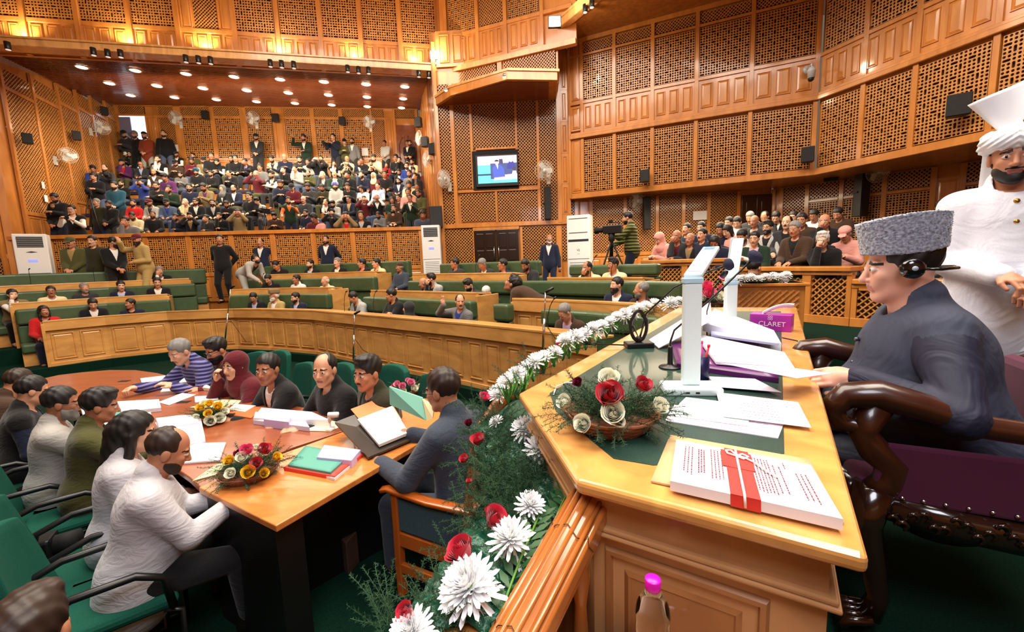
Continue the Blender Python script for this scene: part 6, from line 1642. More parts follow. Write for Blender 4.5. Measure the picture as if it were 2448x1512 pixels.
for (u0, v0, u1, v1, wd) in textlines(7, .2, .75, .15, .7, .0012, 31):
    p, q = gf[0].lerp(gf[3], u0).lerp(gf[1].lerp(gf[2], u0), v0), gf[0].lerp(gf[3], u1).lerp(gf[1].lerp(gf[2], u1), v1); n_ = Vector((-.3, -1, 0)).normalized() * .002; w_ = (gf[1] - gf[0]).normalized() * wd; lb.add([tuple(p + n_ - w_), tuple(q + n_ - w_), tuple(q + n_ + w_), tuple(p + n_ + w_)], [(0, 1, 2, 3)])
lb.build('lettering', mat('black print', (30, 40, 50), .8), go, fixn=False)
b = MB(); gp = [at_d(1010, 955, 2.6), at_d(1038, 972, 2.5), at_d(1034, 1000, 2.45), at_d(1020, 1008, 2.5)]; b.add([tuple(p) for p in gp] + [tuple(p + Vector((.004, .008, 0))) for p in gp], [(0, 1, 2, 3), (7, 6, 5, 4), (0, 1, 5, 4), (1, 2, 6, 5), (2, 3, 7, 6), (3, 0, 4, 7)]); tag(b.build('cream_page', CRM), 'cream pages held beside the green file', 'paper')
p = at_z(790, 1028, TZ); wm = empty('desk_microphone', p, 0, 'little white desk microphone on a round foot near the reading stand', 'microphone'); b = MB(); b.lathe([(0, 0), (.035, 0), (.035, .015), (.008, .02), (.006, .06), (0, .06)], 14); b.build('foot', M_white, wm)
b = MB(); b.tube([(0, 0, .06), (.0, 0, .10)], .012, 8); b.lathe([(0, -.04), (.02, -.035), (.02, .035), (0, .04)], 12, T=Matrix.Translation((.03, 0, .11)) @ Matrix.Rotation(PI / 2, 4, 'Y')); b.build('capsule', M_white, wm)

# ---------------------------------------------------------------- chairs
M_up = mat('teal green upholstery', (16, 76, 62), .9, grain='cloth', bscale=260, amt=.25, spec=.2)
def office_chair(M, label, group='green upholstered chairs of the conference table'):
    t = empty('office_chair', M=M, label=label, cat='chair', group=group)
    b = MB(); b.box((-.25, -.22, .39), (.25, .26, .46)); b.build('seat', M_up, t, bevel=.035, seg=3)
    b = MB()
    def bk(u, v, d=0.): 
        x = (u - .5) * (.50 - .10 * v * v); return (x, -.27 - .10 * v + .05 * (2 * u - 1) ** 2 - d, .46 + .50 * v - .03 * v * (2 * u - 1) ** 2)
    N = 8
    b.grid(N, N, lambda u, v: bk(u, v)); nb = b.n; b.grid(N, N, lambda u, v: bk(u, v, .06))
    ring = [i for i in range(N)] + [N + (N + 1) * j for j in range(N)] + [(N + 1) * N + N - i for i in range(N)] + [(N + 1) * (N - j) for j in range(N)]
    for i in range(len(ring)): a_, c_ = ring[i], ring[(i + 1) % len(ring)]; b.f.append((a_, c_, nb + c_, nb + a_)); b.m.append(0); b.smooth.append(True)
    b.build('backrest', M_up, t, bevel=.012)
    for sx in (-1, 1):
        b = MB(); b.tube([(sx * .27, -.30, .42), (sx * .29, -.26, .60), (sx * .29, -.10, .66), (sx * .29, .12, .66), (sx * .285, .22, .60), (sx * .27, .24, .42)], .019, 8); b.build('armrest', M_black, t)
        b = MB(); b.tube([(sx * .24, .2, .40), (sx * .26, .27, .38), (sx * .26, .26, .02), (sx * .26, .2, .014), (sx * .26, -.28, .014)], .013, 8); b.build('leg', M_black, t)
    b = MB(); b.tube([(-.26, -.28, .014), (.26, -.28, .014)], .013, 8); b.build('floor_bar', M_black, t)
    return t
M_cw = mat('orange chair timber', (186, 98, 34), .25, coat=.5, grain='wood', gscale=(.8, .8, .3), amt=.25); M_cu = mat('grey blue upholstery', (58, 86, 96), .9, grain='cloth', bscale=200, amt=.2)
def carved_chair(M, label):
    t = empty('wooden_armchair', M=M, label=label, cat='chair')
    for sx in (-1, 1):
        b = MB(); b.tube([(sx * .29, .24, 0), (sx * .285, .25, .2), (sx * .29, .24, .45), (sx * .29, .24, .68)], .034, 4, sx=.9); b.build('leg', M_cw, t, bevel=.006)
        b = MB(); b.tube([(sx * .29, -.34, 0), (sx * .29, -.26, .2), (sx * .29, -.25, .66), (sx * .28, -.32, 1.12)], .036, 4, sx=.9); b.build('leg', M_cw, t, bevel=.006)
        b = MB(); b.tube([(sx * .29, -.28, .70), (sx * .295, .0, .685), (sx * .295, .28, .70), (sx * .295, .33, .68)], .030, 6, sx=1.3, sy=.7); b.build('armrest', M_cw, t, bevel=.005)
        b = MB(); b.box((sx * .29 - .012, -.24, .44), (sx * .29 + .012, .23, .65)); b.build('side_cushion', M_cu, t, bevel=.01)
        b = MB(); b.box((sx * .29 - .015, -.24, .34), (sx * .29 + .015, .23, .43)); b.box((sx * .29 - .015, -.25, .16), (sx * .29 + .015, .23, .22)); b.build('side_rail', M_cw, t, bevel=.005)
    b = MB(); b.box((-.27, -.24, .40), (.27, .27, .48)); b.build('seat', M_cu, t, bevel=.02)
    b = MB(); b.box((-.25, -.04, 0), (.25, .0, .52), T=Matrix.Translation((0, -.24, .5)) @ Matrix.Rotation(R(9), 4, 'X')); b.build('backrest', M_cu, t, bevel=.012)
    b = MB(); b.tube([(-.29, -.325, 1.08), (-.31, -.33, 1.15), (-.24, -.34, 1.19), (-.12, -.345, 1.25), (0, -.35, 1.28), (.12, -.345, 1.25), (.24, -.34, 1.19), (.31, -.33, 1.15), (.29, -.325, 1.08)], .04, 6, sx=.8); b.build('crest_rail', M_cw, t, bevel=.006)
    return t
import re
# ================================================================ PEOPLE
CL = dict(black=(20, 20, 23), navy=(26, 32, 54), char=(46, 47, 50), grey=(108, 108, 108), lgrey=(168, 166, 162), white=(226, 224, 218), cream=(224, 206, 162), olive=(74, 74, 38), brown=(64, 44, 30), maroon=(92, 22, 34),
          red=(192, 28, 32), purple=(84, 36, 88), blue=(40, 60, 136), teal=(30, 76, 96), khaki=(150, 128, 78), tan=(128, 108, 72), dgreen=(28, 48, 34), rust=(134, 56, 30), pink=(214, 150, 140), orange=(214, 104, 34), lav=(140, 140, 216),
          sky=(164, 184, 226), lilac=(184, 160, 196), denim=(70, 84, 112), dolive=(44, 42, 24), slate=(60, 68, 82), gold=(176, 150, 92), pale=(190, 188, 194), striped=(46, 46, 104), quilted=(92, 96, 46))
CN_ = dict(pale='white', striped='blue striped', char='charcoal', lgrey='pale grey', dgreen='dark green', lav='lavender', sky='pale blue', dolive='dark olive', gold='khaki', slate='blue grey')
cname = lambda c: CN_.get(c, c)
SK = [mat('skin %d' % i, c, .5, grain='spot', amt=.08) for i, c in enumerate(((206, 150, 118), (190, 130, 98), (168, 110, 80), (214, 164, 134)))]
H_BLK, H_GRY, H_WHT, H_BRN = mat('black hair', (18, 14, 13), .55), mat('grey hair', (120, 118, 116), .7), mat('white hair', (206, 204, 198), .8), mat('brown hair', (42, 26, 18), .55)
M_lip = mat('lips', (150, 84, 76), .5); M_eyew = mat('eye white', (214, 208, 202), .25); M_iris = mat('iris', (34, 20, 14), .15)
M_shoe = mat('black shoe leather', (16, 15, 15), .3)
def cloth(c):
    m = mat('cloth ' + c, CL[c], .85, grain='cloth', bscale=150, amt=.05 if sum(CL[c]) > 450 else .15, sheen=.15, spec=.2)
    if c == 'striped' and 'Wave Texture' not in m.node_tree.nodes:
        nt = m.node_tree; w_ = nt.nodes.new('ShaderNodeTexWave'); w_.bands_direction = 'Z'; w_.inputs['Scale'].default_value = 9; w_.inputs['Distortion'].default_value = .6
        r_ = nt.nodes.new('ShaderNodeValToRGB'); r_.color_ramp.elements[0].position = .45; r_.color_ramp.elements[0].color = srgb(36, 34, 84); r_.color_ramp.elements[1].position = .75; r_.color_ramp.elements[1].color = srgb(118, 116, 168)
        t_ = nt.nodes.new('ShaderNodeTexCoord'); nt.links.new(t_.outputs['Object'], w_.inputs['Vector']); nt.links.new(w_.outputs[0], r_.inputs[0]); nt.links.new(r_.outputs[0], nt.nodes['Principled BSDF'].inputs['Base Color'])
    if c != 'quilted' and 'folds' not in m.node_tree.nodes:
        nt = m.node_tree; w_ = nt.nodes.new('ShaderNodeTexNoise'); w_.name = 'folds'; w_.inputs['Scale'].default_value = 7; w_.inputs['Detail'].default_value = 2; w_.inputs['Distortion'].default_value = 2.2
        mp = nt.nodes.new('ShaderNodeMapping'); mp.inputs['Scale'].default_value = (1, 1, 2.2); b_ = nt.nodes.new('ShaderNodeBump'); b_.inputs['Strength'].default_value = .22; b_.inputs['Distance'].default_value = .03
        t_ = nt.nodes.new('ShaderNodeTexCoord'); nt.links.new(t_.outputs['Object'], mp.inputs[0]); nt.links.new(mp.outputs[0], w_.inputs['Vector']); nt.links.new(w_.outputs[0], b_.inputs['Height']); nt.links.new(b_.outputs[0], nt.nodes['Principled BSDF'].inputs['Normal'])
    if c == 'quilted' and 'Wave Texture' not in m.node_tree.nodes:
        nt = m.node_tree; w_ = nt.nodes.new('ShaderNodeTexWave'); w_.bands_direction = 'Z'; w_.inputs['Scale'].default_value = 5; w_.inputs['Distortion'].default_value = .8
        b_ = nt.nodes.new('ShaderNodeBump'); b_.inputs['Strength'].default_value = 1; b_.inputs['Distance'].default_value = .03
        t_ = nt.nodes.new('ShaderNodeTexCoord'); nt.links.new(t_.outputs['Object'], w_.inputs['Vector']); nt.links.new(w_.outputs[0], b_.inputs['Height']); nt.links.new(b_.outputs[0], nt.nodes['Principled BSDF'].inputs['Normal'])
    return m
def pose_of(key):
    k = key[0]; yaw = float(key[1:]) if len(key) > 1 else 0
    T = dict(
        L=lambda: Pose(lean=6, pitch=-10, yaw=yaw, RH=(.09, .33, .64), LH=(-.09, .34, .64)),
        N=lambda: Pose(lean=4, pitch=0, yaw=yaw, RH=(.12, .34, .64), LH=(-.12, .34, .64)),
        C=lambda: Pose(lean=16, pitch=-6, yaw=yaw, RH=(.035, .285, 1.035), LH=(-.03, .32, .72), rdir=((-.2, .3, 1), (0, -1, .2)), rcurl=.8),
        P=lambda: Pose(lean=12, pitch=-30, yaw=yaw, RH=(.07, .36, .78), LH=(-.07, .36, .78), rcurl=.8, lcurl=.8),
        X=lambda: Pose(lean=4, pitch=-12, yaw=yaw, RH=(-.10, .27, .84), LH=(.10, .29, .80), rpole=(1, -.1, -.6), lpole=(-1, -.1, -.6)),
        F=lambda: Pose(lean=8, pitch=0, yaw=yaw, RH=(.10, .24, 1.10), LH=(-.10, .24, 1.10), rdir=((-.3, .3, 1), (-.5, -1, 0)), ldir=((.3, .3, 1), (.5, -1, 0)), rcurl=.8, lcurl=.8),
        D=lambda: Pose(lean=16, pitch=-36, yaw=yaw, RH=(.06, .34, .66), LH=(-.06, .34, .66)),
        H=lambda: Pose(lean=10, side=-8, pitch=-4, yaw=yaw, RH=(.16, .28, 1.12), LH=(-.10, .32, .70), rdir=((0, .1, 1), (-1, .2, 0)), rcurl=.1),
        s=lambda: Pose(sit=False, lean=0, pitch=-12, yaw=yaw, RH=(.05, .24, .96), LH=(-.05, .24, .94)),
        d=lambda: Pose(sit=False, lean=0, pitch=-4, yaw=yaw),
        p=lambda: Pose(sit=False, lean=4, pitch=-25, yaw=yaw, RH=(.06, .33, 1.14), LH=(-.06, .33, 1.14), rcurl=.8, lcurl=.8),
        b=lambda: Pose(sit=False, lean=-2, pitch=0, yaw=yaw, RH=(.09, -.20, .94), LH=(-.09, -.20, .94), rpole=(1, -.3, 0), lpole=(-1, -.3, 0)),
        f=lambda: Pose(sit=False, lean=8, pitch=-5, yaw=yaw, RH=(.12, .38, 1.30), LH=(-.12, .40, 1.25), rcurl=.8, lcurl=.8),
        h=lambda: Pose(sit=False, lean=6, pitch=-8, yaw=yaw, RH=(.30, .28, 1.52), LH=(-.06, .24, 1.05), rdir=((.2, .2, 1),)),
        B=lambda: Pose(sit=False, lean=62, pitch=30, yaw=yaw, RH=(.12, .62, .72), LH=(-.12, .60, .74), RF=(.12, .05, .08), LF=(-.12, -.1, .08)),
        t=lambda: Pose(sit=False, lean=5, pitch=-8, yaw=yaw, RH=(.20, .42, 1.05), LH=(-.16, .44, 1.28), rcurl=.8, lcurl=.8),
    )
    return T[k]()
CACHE = {}
def cached(key, fn):
    if key not in CACHE: CACHE[key] = fn()
    return CACHE[key]
def shoes_prims(p):
    L = []
    for a in (p.aR, p.aL): L += [('u', 'rc', (a + np.array([0, -.03, -.035]), a + np.array([0, .15, -.045]), .042, .036), .02), ('u', 'rc', (a + np.array([0, -.02, .03]), a + np.array([0, -.03, -.03]), .042, .044), .02)]
    return L + [('i', 'pl', (np.array([0, 0, -1.]), 0.0), 0)]
def trouser_prims(p, wide=0): return legs(p, .1) + [('u', 'el', (p.pel + np.array([0, 0, .0]), (.163 + p.fat * .6, .125 + p.fat, .13)), .05)]
def attach(root, nm, me, mats_, M=None, sl=True):
    o = bpy.data.objects.new(nm, me); COL.objects.link(o); o.parent = root
    while len(me.materials) < len(mats_): me.materials.append(None)
    for i, m in enumerate(mats_): o.material_slots[i].link = 'OBJECT'; o.material_slots[i].material = m
    if M is not None: o.matrix_local = M
    return o
HP = Pose(sit=True)                                  # hair is grown once on a level head and then turned with it
HPI = HP.HM.inverted()
def hair_me(style, res):
    if style in ('scarf',): return None
    def mk():
        v, q = hair_mesh(HP, style, res); v = np.c_[v, np.ones(len(v))] @ np.array(HPI).T; return np_mesh('hair', [(v[:, :3], q, 0)])
    return cached(('hair', style, res), mk)
def dress(root, p, key, g, c, c2, tr, skin, hair, hm, beard=None, bm=None, glasses=False, res=.014, hres=None, shoes=True, hc=None):
    """g: v = open jacket over shirt, c = closed coat, w = waistcoat with shirt sleeves, k = long closed coat, u = uniform shirt and belt"""
    lo, hi = bounds(p)
    body = cached((key, 'body', res), lambda: np_mesh('body', body_mesh(p, res * .86, hres)))
    attach(root, 'body', body, [skin, hm if hair not in ('cap', 'turban', 'scarf', 'karakul', 'beanie', 'skullcap') else H_BLK, M_lip, M_eyew, M_iris])
    v = {'v': .27, 'w': .20, 'o': .40}.get(g, 0); sleeves = g != 'w'; hem = {'k': 1.6, 'v': .6, 'o': .8}.get(g, .2)
    def jk():
        pr = top_prims(p, sleeves, hem, .05, v=v, collar=1 if g in 'cku' else .6) + cuts(p); a, q = nets(pr, lo, hi, res, .021); return np_mesh('jacket', [(a, q, 0)])
    attach(root, {'w': 'waistcoat', 'c': 'coat', 'k': 'long_coat', 'u': 'uniform_shirt'}.get(g, 'jacket'), cached((key, 'j' + g, res), jk), [cloth(c)])
    if g in 'vwo':
        def shm(): a, q = nets(top_prims(p, True, 0, .03, collar=1) + cuts(p), lo, hi, res, .009); return np_mesh('shirt', [(a, q, 0)])
        attach(root, 'shirt', cached((key, 's', res), shm), [cloth(c2)])
    def trm(): a, q = nets(trouser_prims(p), lo, hi, res, .013); return np_mesh('trousers', [(a, q, 0)])
    attach(root, 'trousers', cached((key, 't', res), trm), [cloth(tr)])
    if shoes:
        def shs(): a, q = nets(shoes_prims(p), lo, hi, res); return np_mesh('shoes', [(a, q, 0)])
        attach(root, 'shoes', cached((key, 'sh', res), shs), [M_shoe])
    rh = .007 if hres else .009
    HMm = p.HM
    nmh = {'cap': 'cap', 'turban': 'turban', 'scarf': 'headscarf', 'karakul': 'fur_cap', 'beanie': 'knit_cap', 'skullcap': 'cap'}.get(hair, 'hair')
    hmat = cloth(hc) if nmh != 'hair' and hc else hm
    if hair == 'scarf':
        def sc(): a, q = hair_mesh(p, 'scarf', rh); return np_mesh('headscarf', [(a, q, 0)])
        attach(root, nmh, cached((key, 'scarf', rh), sc), [hmat])
    else:
        attach(root, nmh, hair_me(hair, rh), [hmat], HMm)
        if nmh not in ('hair',) and hair != 'turban': attach(root, 'hair', hair_me('bald', rh), [hm], HMm)
    if beard: attach(root, 'facial_hair', hair_me(beard, .006), [bm or hm], HMm)
    if glasses:
        attach(root, 'glasses', cached('glasses', lambda: glasses_mb(Matrix.Identity(4)).mesh('glasses')), [M_black], HMm)
    return root
HAIR = dict(s='short', t='thick', b='bald', r='receding', l='long', c='cap', k='skullcap', u='turban', h='scarf', n='beanie', w='crew', f='karakul')
HCOL = dict(k=H_BLK, g=H_GRY, w=H_WHT, n=H_BRN)
def place(p, head, az, sc, floor=None):
    """matrix that stands the posed figure so that its head lies at `head`; az: compass angle it faces (0 away from the camera, + to the right)"""
    q = Matrix.Rotation(-R(az), 4, 'Z'); hl = q @ (Vector(p.head) * sc); pos = Vector(head) - hl
    if floor is not None: pos.z = floor
    return Matrix.Translation(pos) @ q @ Matrix.Diagonal((sc, sc, sc, 1))
GN = dict(v='open jacket', c='closed jacket', w='waistcoat', k='long coat', u='uniform', o='open coat')
PN = dict(L='hands in lap', N='sitting upright', C='hand at chin', P='looking down at both hands', X='arms folded', F='hands raised to the face', D='head bowed low', H='one palm raised', s='standing, hands joined', d='standing, arms down', p='standing, looking at both hands', b='standing, hands behind back', f='standing, arms forward', h='standing, one arm raised', B='bent forward', t='standing behind a camera')
def mk_person(key, head, az, sc, floor, g, c, c2, tr, hair, hc, hk, beard, gl, label, group=None, res=.016, si=None, shoes=False):
    p = cached(('pose', key), lambda: pose_of(key))
    M = place(p, head, az, sc, floor); root = empty('person', M=M, label=label, cat='person', group=group)
    bd = {'b': 'beard', 's': 'shortbeard', 'm': 'moustache', '': None}[beard]
    return dress(root, p, key, g, c, c2, tr, SK[si if si is not None else random.randrange(4)], HAIR[hair], HCOL[hk], bd, None, gl, res, None, shoes, hc or c)

# ---------- the crowd of the press gallery: crop, x, y, pose, garment, colour, inner colour, hair, cap colour, hair colour, beard
G = """1 675 100 p c char - c black k s|1 820 120 d c black - n grey k s|1 955 125 s k rust - k black k b|1 1225 105 d c black - w - k s|1 575 395 P v navy white c white k s|1 755 405 L c black - r - k b|1 645 505 C v purple red n black k s|1 905 545 L v char sky b - k m|1 995 425 L c olive - c orange k b|1 1140 455 C w black white s - k s|1 1405 400 L w black white c black k s
1 1385 510 P c brown - c black k s|1 1635 420 L c olive - s - k s|1 1615 480 P c maroon - s - k s|1 1085 650 L w brown white b - k s|1 1235 700 D c purple - t - k -|1 1455 670 P c grey - s - k b|1 1680 645 L c black - u teal k b|1 60 590 p c blue - t - k -|1 245 695 p c black - s - k m|1 400 580 f c char - r - k s|1 535 820 s c teal - s - k s|1 635 805 L c black - s - k b|1 910 800 F c blue - w - k s
1 1125 835 X c black - s - k s|1 1295 875 C c dgreen - s - k s|1 1580 860 L c navy - s - k b|1 290 1060 d c dolive - s - g -|1 460 1085 s c black - s - k b|1 800 1085 N c red - s - k s|1 1030 1075 L v lgrey char c maroon k s|1 1265 1070 L v denim blue c black k s|1 1525 1055 C w cream cream b - w -|1 790 1245 P c cream - w - k s|1 690 1320 C c grey - s - k -|1 1075 1245 N c black - w - k s|1 1395 1265 C c navy - s - k s|1 1590 1265 F v black tan t - k s
2 200 180 L w tan lgrey c black k s|2 340 105 N c black - s - k -|2 440 195 P w black white s - k s|2 700 150 L c black - s - k s|2 775 140 L c black - s - k -|2 945 190 C v black lav s - k -|2 1430 135 P w cream navy s - k b|2 1660 110 P c navy - b - g -|2 1930 140 P c char - s - k s|2 2080 205 L c lgrey - s - k -|2 2225 185 F c black - c white k -|2 1215 305 L c grey - s - k -|2 1150 430 F c maroon - w - g -|2 1430 435 X w black white t - k s
2 1640 335 C c black - s - k -|2 1850 315 C c lgrey - s - k -|2 2095 400 P c olive - r - k b|2 330 415 L c black - s - k s|2 655 405 P v black navy r - k -|2 1585 585 P c navy - s - k s|2 1790 640 D c maroon - c black k -|2 195 645 P v tan purple s - k s|2 540 690 N v black white h grey k -|2 740 685 L v navy white r - k s|2 1020 825 L c black - s - k -|2 1160 900 P c lgrey - t - k -|2 360 940 L v black lgrey s - k b|2 610 955 P c black - s - k b
2 50 925 L v black white s - k s|2 2080 645 P c char - s - k s|2 2005 885 L c char - b - k -|2 1735 885 t w dgreen orange s - k s|2 1475 1170 P c brown - t - k s|2 2045 1130 L c navy - s - k s|2 2190 1195 P c maroon - s - k -|2 240 1210 C c char - s - k -|2 480 1175 C c black - s - k b|2 820 1125 F c tan - s - k -
3 205 155 F c black - s - k s|3 440 225 C w black white s - k s|3 675 145 P c cream - b - k -|3 660 235 F v black white s - k -|3 900 220 N v navy lgrey s - k -|3 935 180 L c black - s - k -|3 1110 210 P v black red s - k s|3 1160 115 P c cream - s - k s|3 1390 255 C v red black l - k -|3 1560 130 L c black - t - k -|3 1620 165 C c black - s - k s|3 1770 200 P c white - s - k s|3 1910 205 L v cream black s - k b|3 1755 275 L c blue - s - k s|3 1975 345 P c black - s - k -
3 230 425 C v char white b - w -|3 450 425 N v dgreen white r - k m|3 680 425 C c black - t - k -|3 940 420 C c navy - s - k b|3 1155 465 N c maroon - h cream k -|3 1355 425 L c black - s - k -|3 1615 375 P v black white s - k s|3 1800 415 L c grey - s - k s|3 2000 455 C c black - s - k -|3 225 655 P c dolive - s - k s|3 465 640 L c lgrey - u lav k b|3 685 635 P c black - s - k -|3 935 680 P c white - l - k -|3 1230 640 N w sky white s - k -
3 1605 550 L v navy white s - k b|3 1795 600 P v cream maroon s - k s|3 2050 645 L c black - s - k -|3 290 925 C w black white r - k -|3 420 950 P c lgrey - t - k b|3 705 880 L v navy gold s - k -|3 985 880 F c maroon - s - k -|3 1215 855 F w black white b - k -|3 1490 895 L c dgreen - l - k -|3 1600 850 L c brown - s - k -|3 1780 755 N c pink - s - k -|3 1810 840 f v dgreen white s - k -|3 2010 775 L c olive - s - k s|3 85 1215 P c pink - s - k -|3 410 1125 F c black - t - k -
3 655 1190 F v tan red l - k -|3 930 1175 N w black lgrey l - n -|3 1240 1150 P c grey - w - k b|3 1510 1130 P w black white t - k -|3 1520 1040 L c brown - s - k -|3 2180 1135 P c slate - s - k -|5 560 515 p c black - s - k s|5 500 605 s c black - s - k s|5 735 640 f w black white s - k -|4 35 985 s v char white c black k s|4 380 990 h v dgreen white t - k s|4 592 985 f c navy - s - k -|4 675 1020 p c olive - n black k -|4 730 1015 d v grey white s - k b
4 965 1030 s c lgrey - s - k -|4 1130 1030 s v black white s - k m|4 1182 1030 s c black - s - k s"""
CR = {'1': (180, 300, 5.817), '2': (460, 360, 7.56), '3': (740, 360, 7.56), '4': (600, 0, 3.024), '5': (0, 350, 4.32)}
GZ = [GZ0 + k * GR for k in range(7)] + [5.05]
ORD = ['first', 'second', 'third', 'fourth', 'fifth', 'sixth', 'seventh', 'eighth', 'ninth', 'tenth', 'eleventh', 'twelfth', '13th', '14th', '15th', '16th', '17th', '18th', '19th', '20th', '21st', '22nd', '23rd', '24th', '25th'] + ['%dth' % k for k in range(26, 60)]
rows = {}
for e in G.replace('\n', '|').split('|'):
    f = e.split(); ox, oy, k = CR[f[0]]; px, py = ox + float(f[1]) / k, oy + float(f[2]) / k; stand = f[3].islower()
    best = None
    for t in range(8):
        d = .15 + t * GP + (.42 if t < 7 else .55); A = gal(0, d, 0); B_ = gal(5, d, 0); s0, z0 = on_plane(px, py, A, B_); hh = 1.60 if stand else 1.18
        er = abs(z0 - GZ[t] - hh)
        if best is None or er < best[0]: best = (er, t, s0, z0, d)
    rows.setdefault(best[1], []).append((best[2], best, f, stand))
IW = PAR.M.inverted()
def between_walls(s0, d):
    fr = d / GOFF; l0 = .75 + ((IW @ Vector((*BLc, 0))).x - .6) * fr; l1 = PAR.L - .45 + ((IW @ Vector((*BRc, 0))).x - PAR.L) * fr
    return max(l0 + .2, min(l1, s0))
rnd = random.Random(5)
rown_ = ['front', 'second', 'third', 'fourth', 'fifth', 'sixth', 'seventh', 'top standing']
for t, L in rows.items():
    L.sort(key=lambda q: q[0])
    for i, (_, bst, f, stand) in enumerate(L):
        _, _, s0, z0, d = bst; s0 = between_walls(s0, d); hp = gal(s0, d, z0); hh = 1.60 if stand else 1.18
        sc = max(.88, min(1.15, (z0 - GZ[t]) / hh))
        az = 172 + rnd.uniform(-16, 16) + (s0 - 6) * 1.6
        c2 = f[6] if f[6] != '-' else f[5]
        garm = '%s %s' % (cname(f[5]), {'c': 'jacket', 'v': 'jacket over %s' % cname(c2), 'w': 'waistcoat', 'k': 'cloak'}[f[4]])
        hat = {'c': ' and %s cap' % cname(f[8]), 'u': ' and %s turban' % cname(f[8]), 'h': ' and %s headscarf' % cname(f[8]), 'n': ' and knit cap', 'k': ' and flat cap'}.get(f[7], '')
        lab = 'person in %s%s, %s from the slanting wall in the %s gallery row' % (garm, hat, ORD[i], rown_[t])
        if len(re.findall(r"[\w'-]+", lab)) > 16: lab = 'person in %s, %s from slanting wall in %s gallery row' % (garm, ORD[i], rown_[t])
        mk_person(f[3], hp, az, sc, z0 - hh * sc + (.0), f[4], f[5], c2, rnd.choice(['black', 'char', 'denim', 'navy', 'olive']) if f[3] != 's' or f[5] != 'rust' else 'lgrey', f[7], f[8] if f[8] != '-' else None, f[9], f[10].replace('-', ''), rnd.random() < .12, lab, 'people in the press gallery', res=.018)
# long padded gallery benches under them
PI_ = PAR.M.inverted(); sBL = (PI_ @ Vector((*BLc, 0))).x; sBR = (PI_ @ Vector((*BRc, 0))).x
M_gs = mat('dark blue gallery seat', (24, 30, 52), .7)
for t in range(7):
    e = empty('gallery_bench', gal(0, .15 + t * GP, GZ[t]), math.atan2(gB[1] - gA[1], gB[0] - gA[0]), 'dark blue padded bench of the %s gallery row' % rown_[t], 'bench', 'gallery benches')
    fr = (.15 + t * GP) / GOFF; l0 = 1.0 + (sBL - .9) * fr; l1 = PAR.L - .35 + (sBR - PAR.L) * fr
    b = MB(); b.box((l0, .30, .30), (l1, .62, .42)); b.build('seat', M_gs, e, bevel=.02)
    b = MB(); b.box((l0, .34, .0), (l1, .58, .30)); b.build('base', M_wood, e)
for (x, y, D_, az, lab) in ((258, 420, 14.2, 150, 'video camera on the shoulder of a gallery cameraman by the slanting wall'), (212, 460, 12.6, 140, 'large video camera on a tripod at the gallery corner'), (602, 410, 16, 185, 'video camera on tripod beside the gallery aisle'), (632, 505, 13.6, 190, 'video camera on tripod beside the orange sleeved operator'), (775, 345, 18.2, 165, 'video camera of the navy clad operator at the back wall'), (660, 492, 13.8, 150, 'video camera beside the gallery steps')):
    p = at_d(x, y, D_); e = empty('video_camera', p, -R(az), lab, 'camera', 'video cameras in the gallery'); b = MB(); b.box((-.06, -.18, -.07), (.06, .14, .08)); b.build('body', M_black, e, bevel=.01); b = MB(); b.lathe([(0, 0), (.045, 0), (.05, .12), (.06, .16), (0, .15)], 12, T=Matrix.Translation((0, .14, 0)) @ Matrix.Rotation(-PI / 2, 4, 'X')); b.build('lens', M_blackm, e)
    b = MB(); b.tube([(0, -.1, .08), (0, -.1, .12), (0, .08, .12), (0, .08, .08)], .01, 6); b.build('handle', M_black, e)
    if 'tripod' in lab:
        b = MB()
        for k in range(3): b.tube([(0, 0, -.08), (math.cos(k * 2.1) * .32, math.sin(k * 2.1) * .32, -1.35)], .014, 6)
        b.build('tripod', M_black, e)

# ---------- members on the benches
def perp(off, px):
    a = row_pt(px - 14, off); c = row_pt(px + 14, off); return math.degrees(math.atan2(c[0] - a[0], c[1] - a[1])) + 90
FL = {1: -.35, 2: -.03, 3: .27}; OF = {1: .68, 2: 1.80, 3: 2.58}
MP = """105 745 1 N20 v red black l - k - woman's|222 727 1 P v black white s - k -|311 727 1 N-45 v navy black s - k m|606 712 1 P15 v black sky s - k m g|655 708 1 N-25 v gold white f tan w b g|706 712 1 L-15 v navy sky s - k s|845 712 1 P-30 v lgrey char s - k -|935 706 1 X-40 c black - s - k m|976 738 1 N-60 c maroon - h char k -|1100 722 1 H50 v grey blue r - k m|1350 748 1 P-15 v brown lilac s - g - g
30 705 2 C10 w tan white s - k s|122 697 2 N w cream white s - k m g|202 689 2 N15 c char - s - g s|289 684 2 L20 v navy sky s - k -|376 676 2 L10 v black white s - k -|641 668 2 P c black - s - k -|708 668 2 N-20 c white - s - k -|777 672 2 N-25 w cream white b - w -|1012 678 2 L-40 c black - b - g -|1030 668 2 C-35 w lgrey black t - k b|1120 682 2 P-10 c char - t - k b|1163 700 2 D10 c dgreen - s - w -|1474 682 2 N-30 w navy white s - k b|1532 694 2 N-60 v brown white r - g s
381 648 3 C20 w black white s - g b|660 635 3 P-20 c black - s - k -|741 632 3 N-10 v black sky s - k s|806 628 3 N v black white s - g m|865 630 3 N-50 v black red s - k -|899 630 3 N-30 v cream brown s - k m|955 640 3 N-20 c slate - k brown g -|1087 630 3 N-40 c char - s - k m|1153 632 3 P-10 v char white s - g -|1201 633 3 N-40 w navy lgrey s - k - g|1256 634 3 P v char black s - k s|1403 642 3 C-20 w cream black r - k b|1465 634 3 N-20 v cream white t - k m"""
RN = {1: 'front', 2: 'second', 3: 'rear'}
cnt = {}
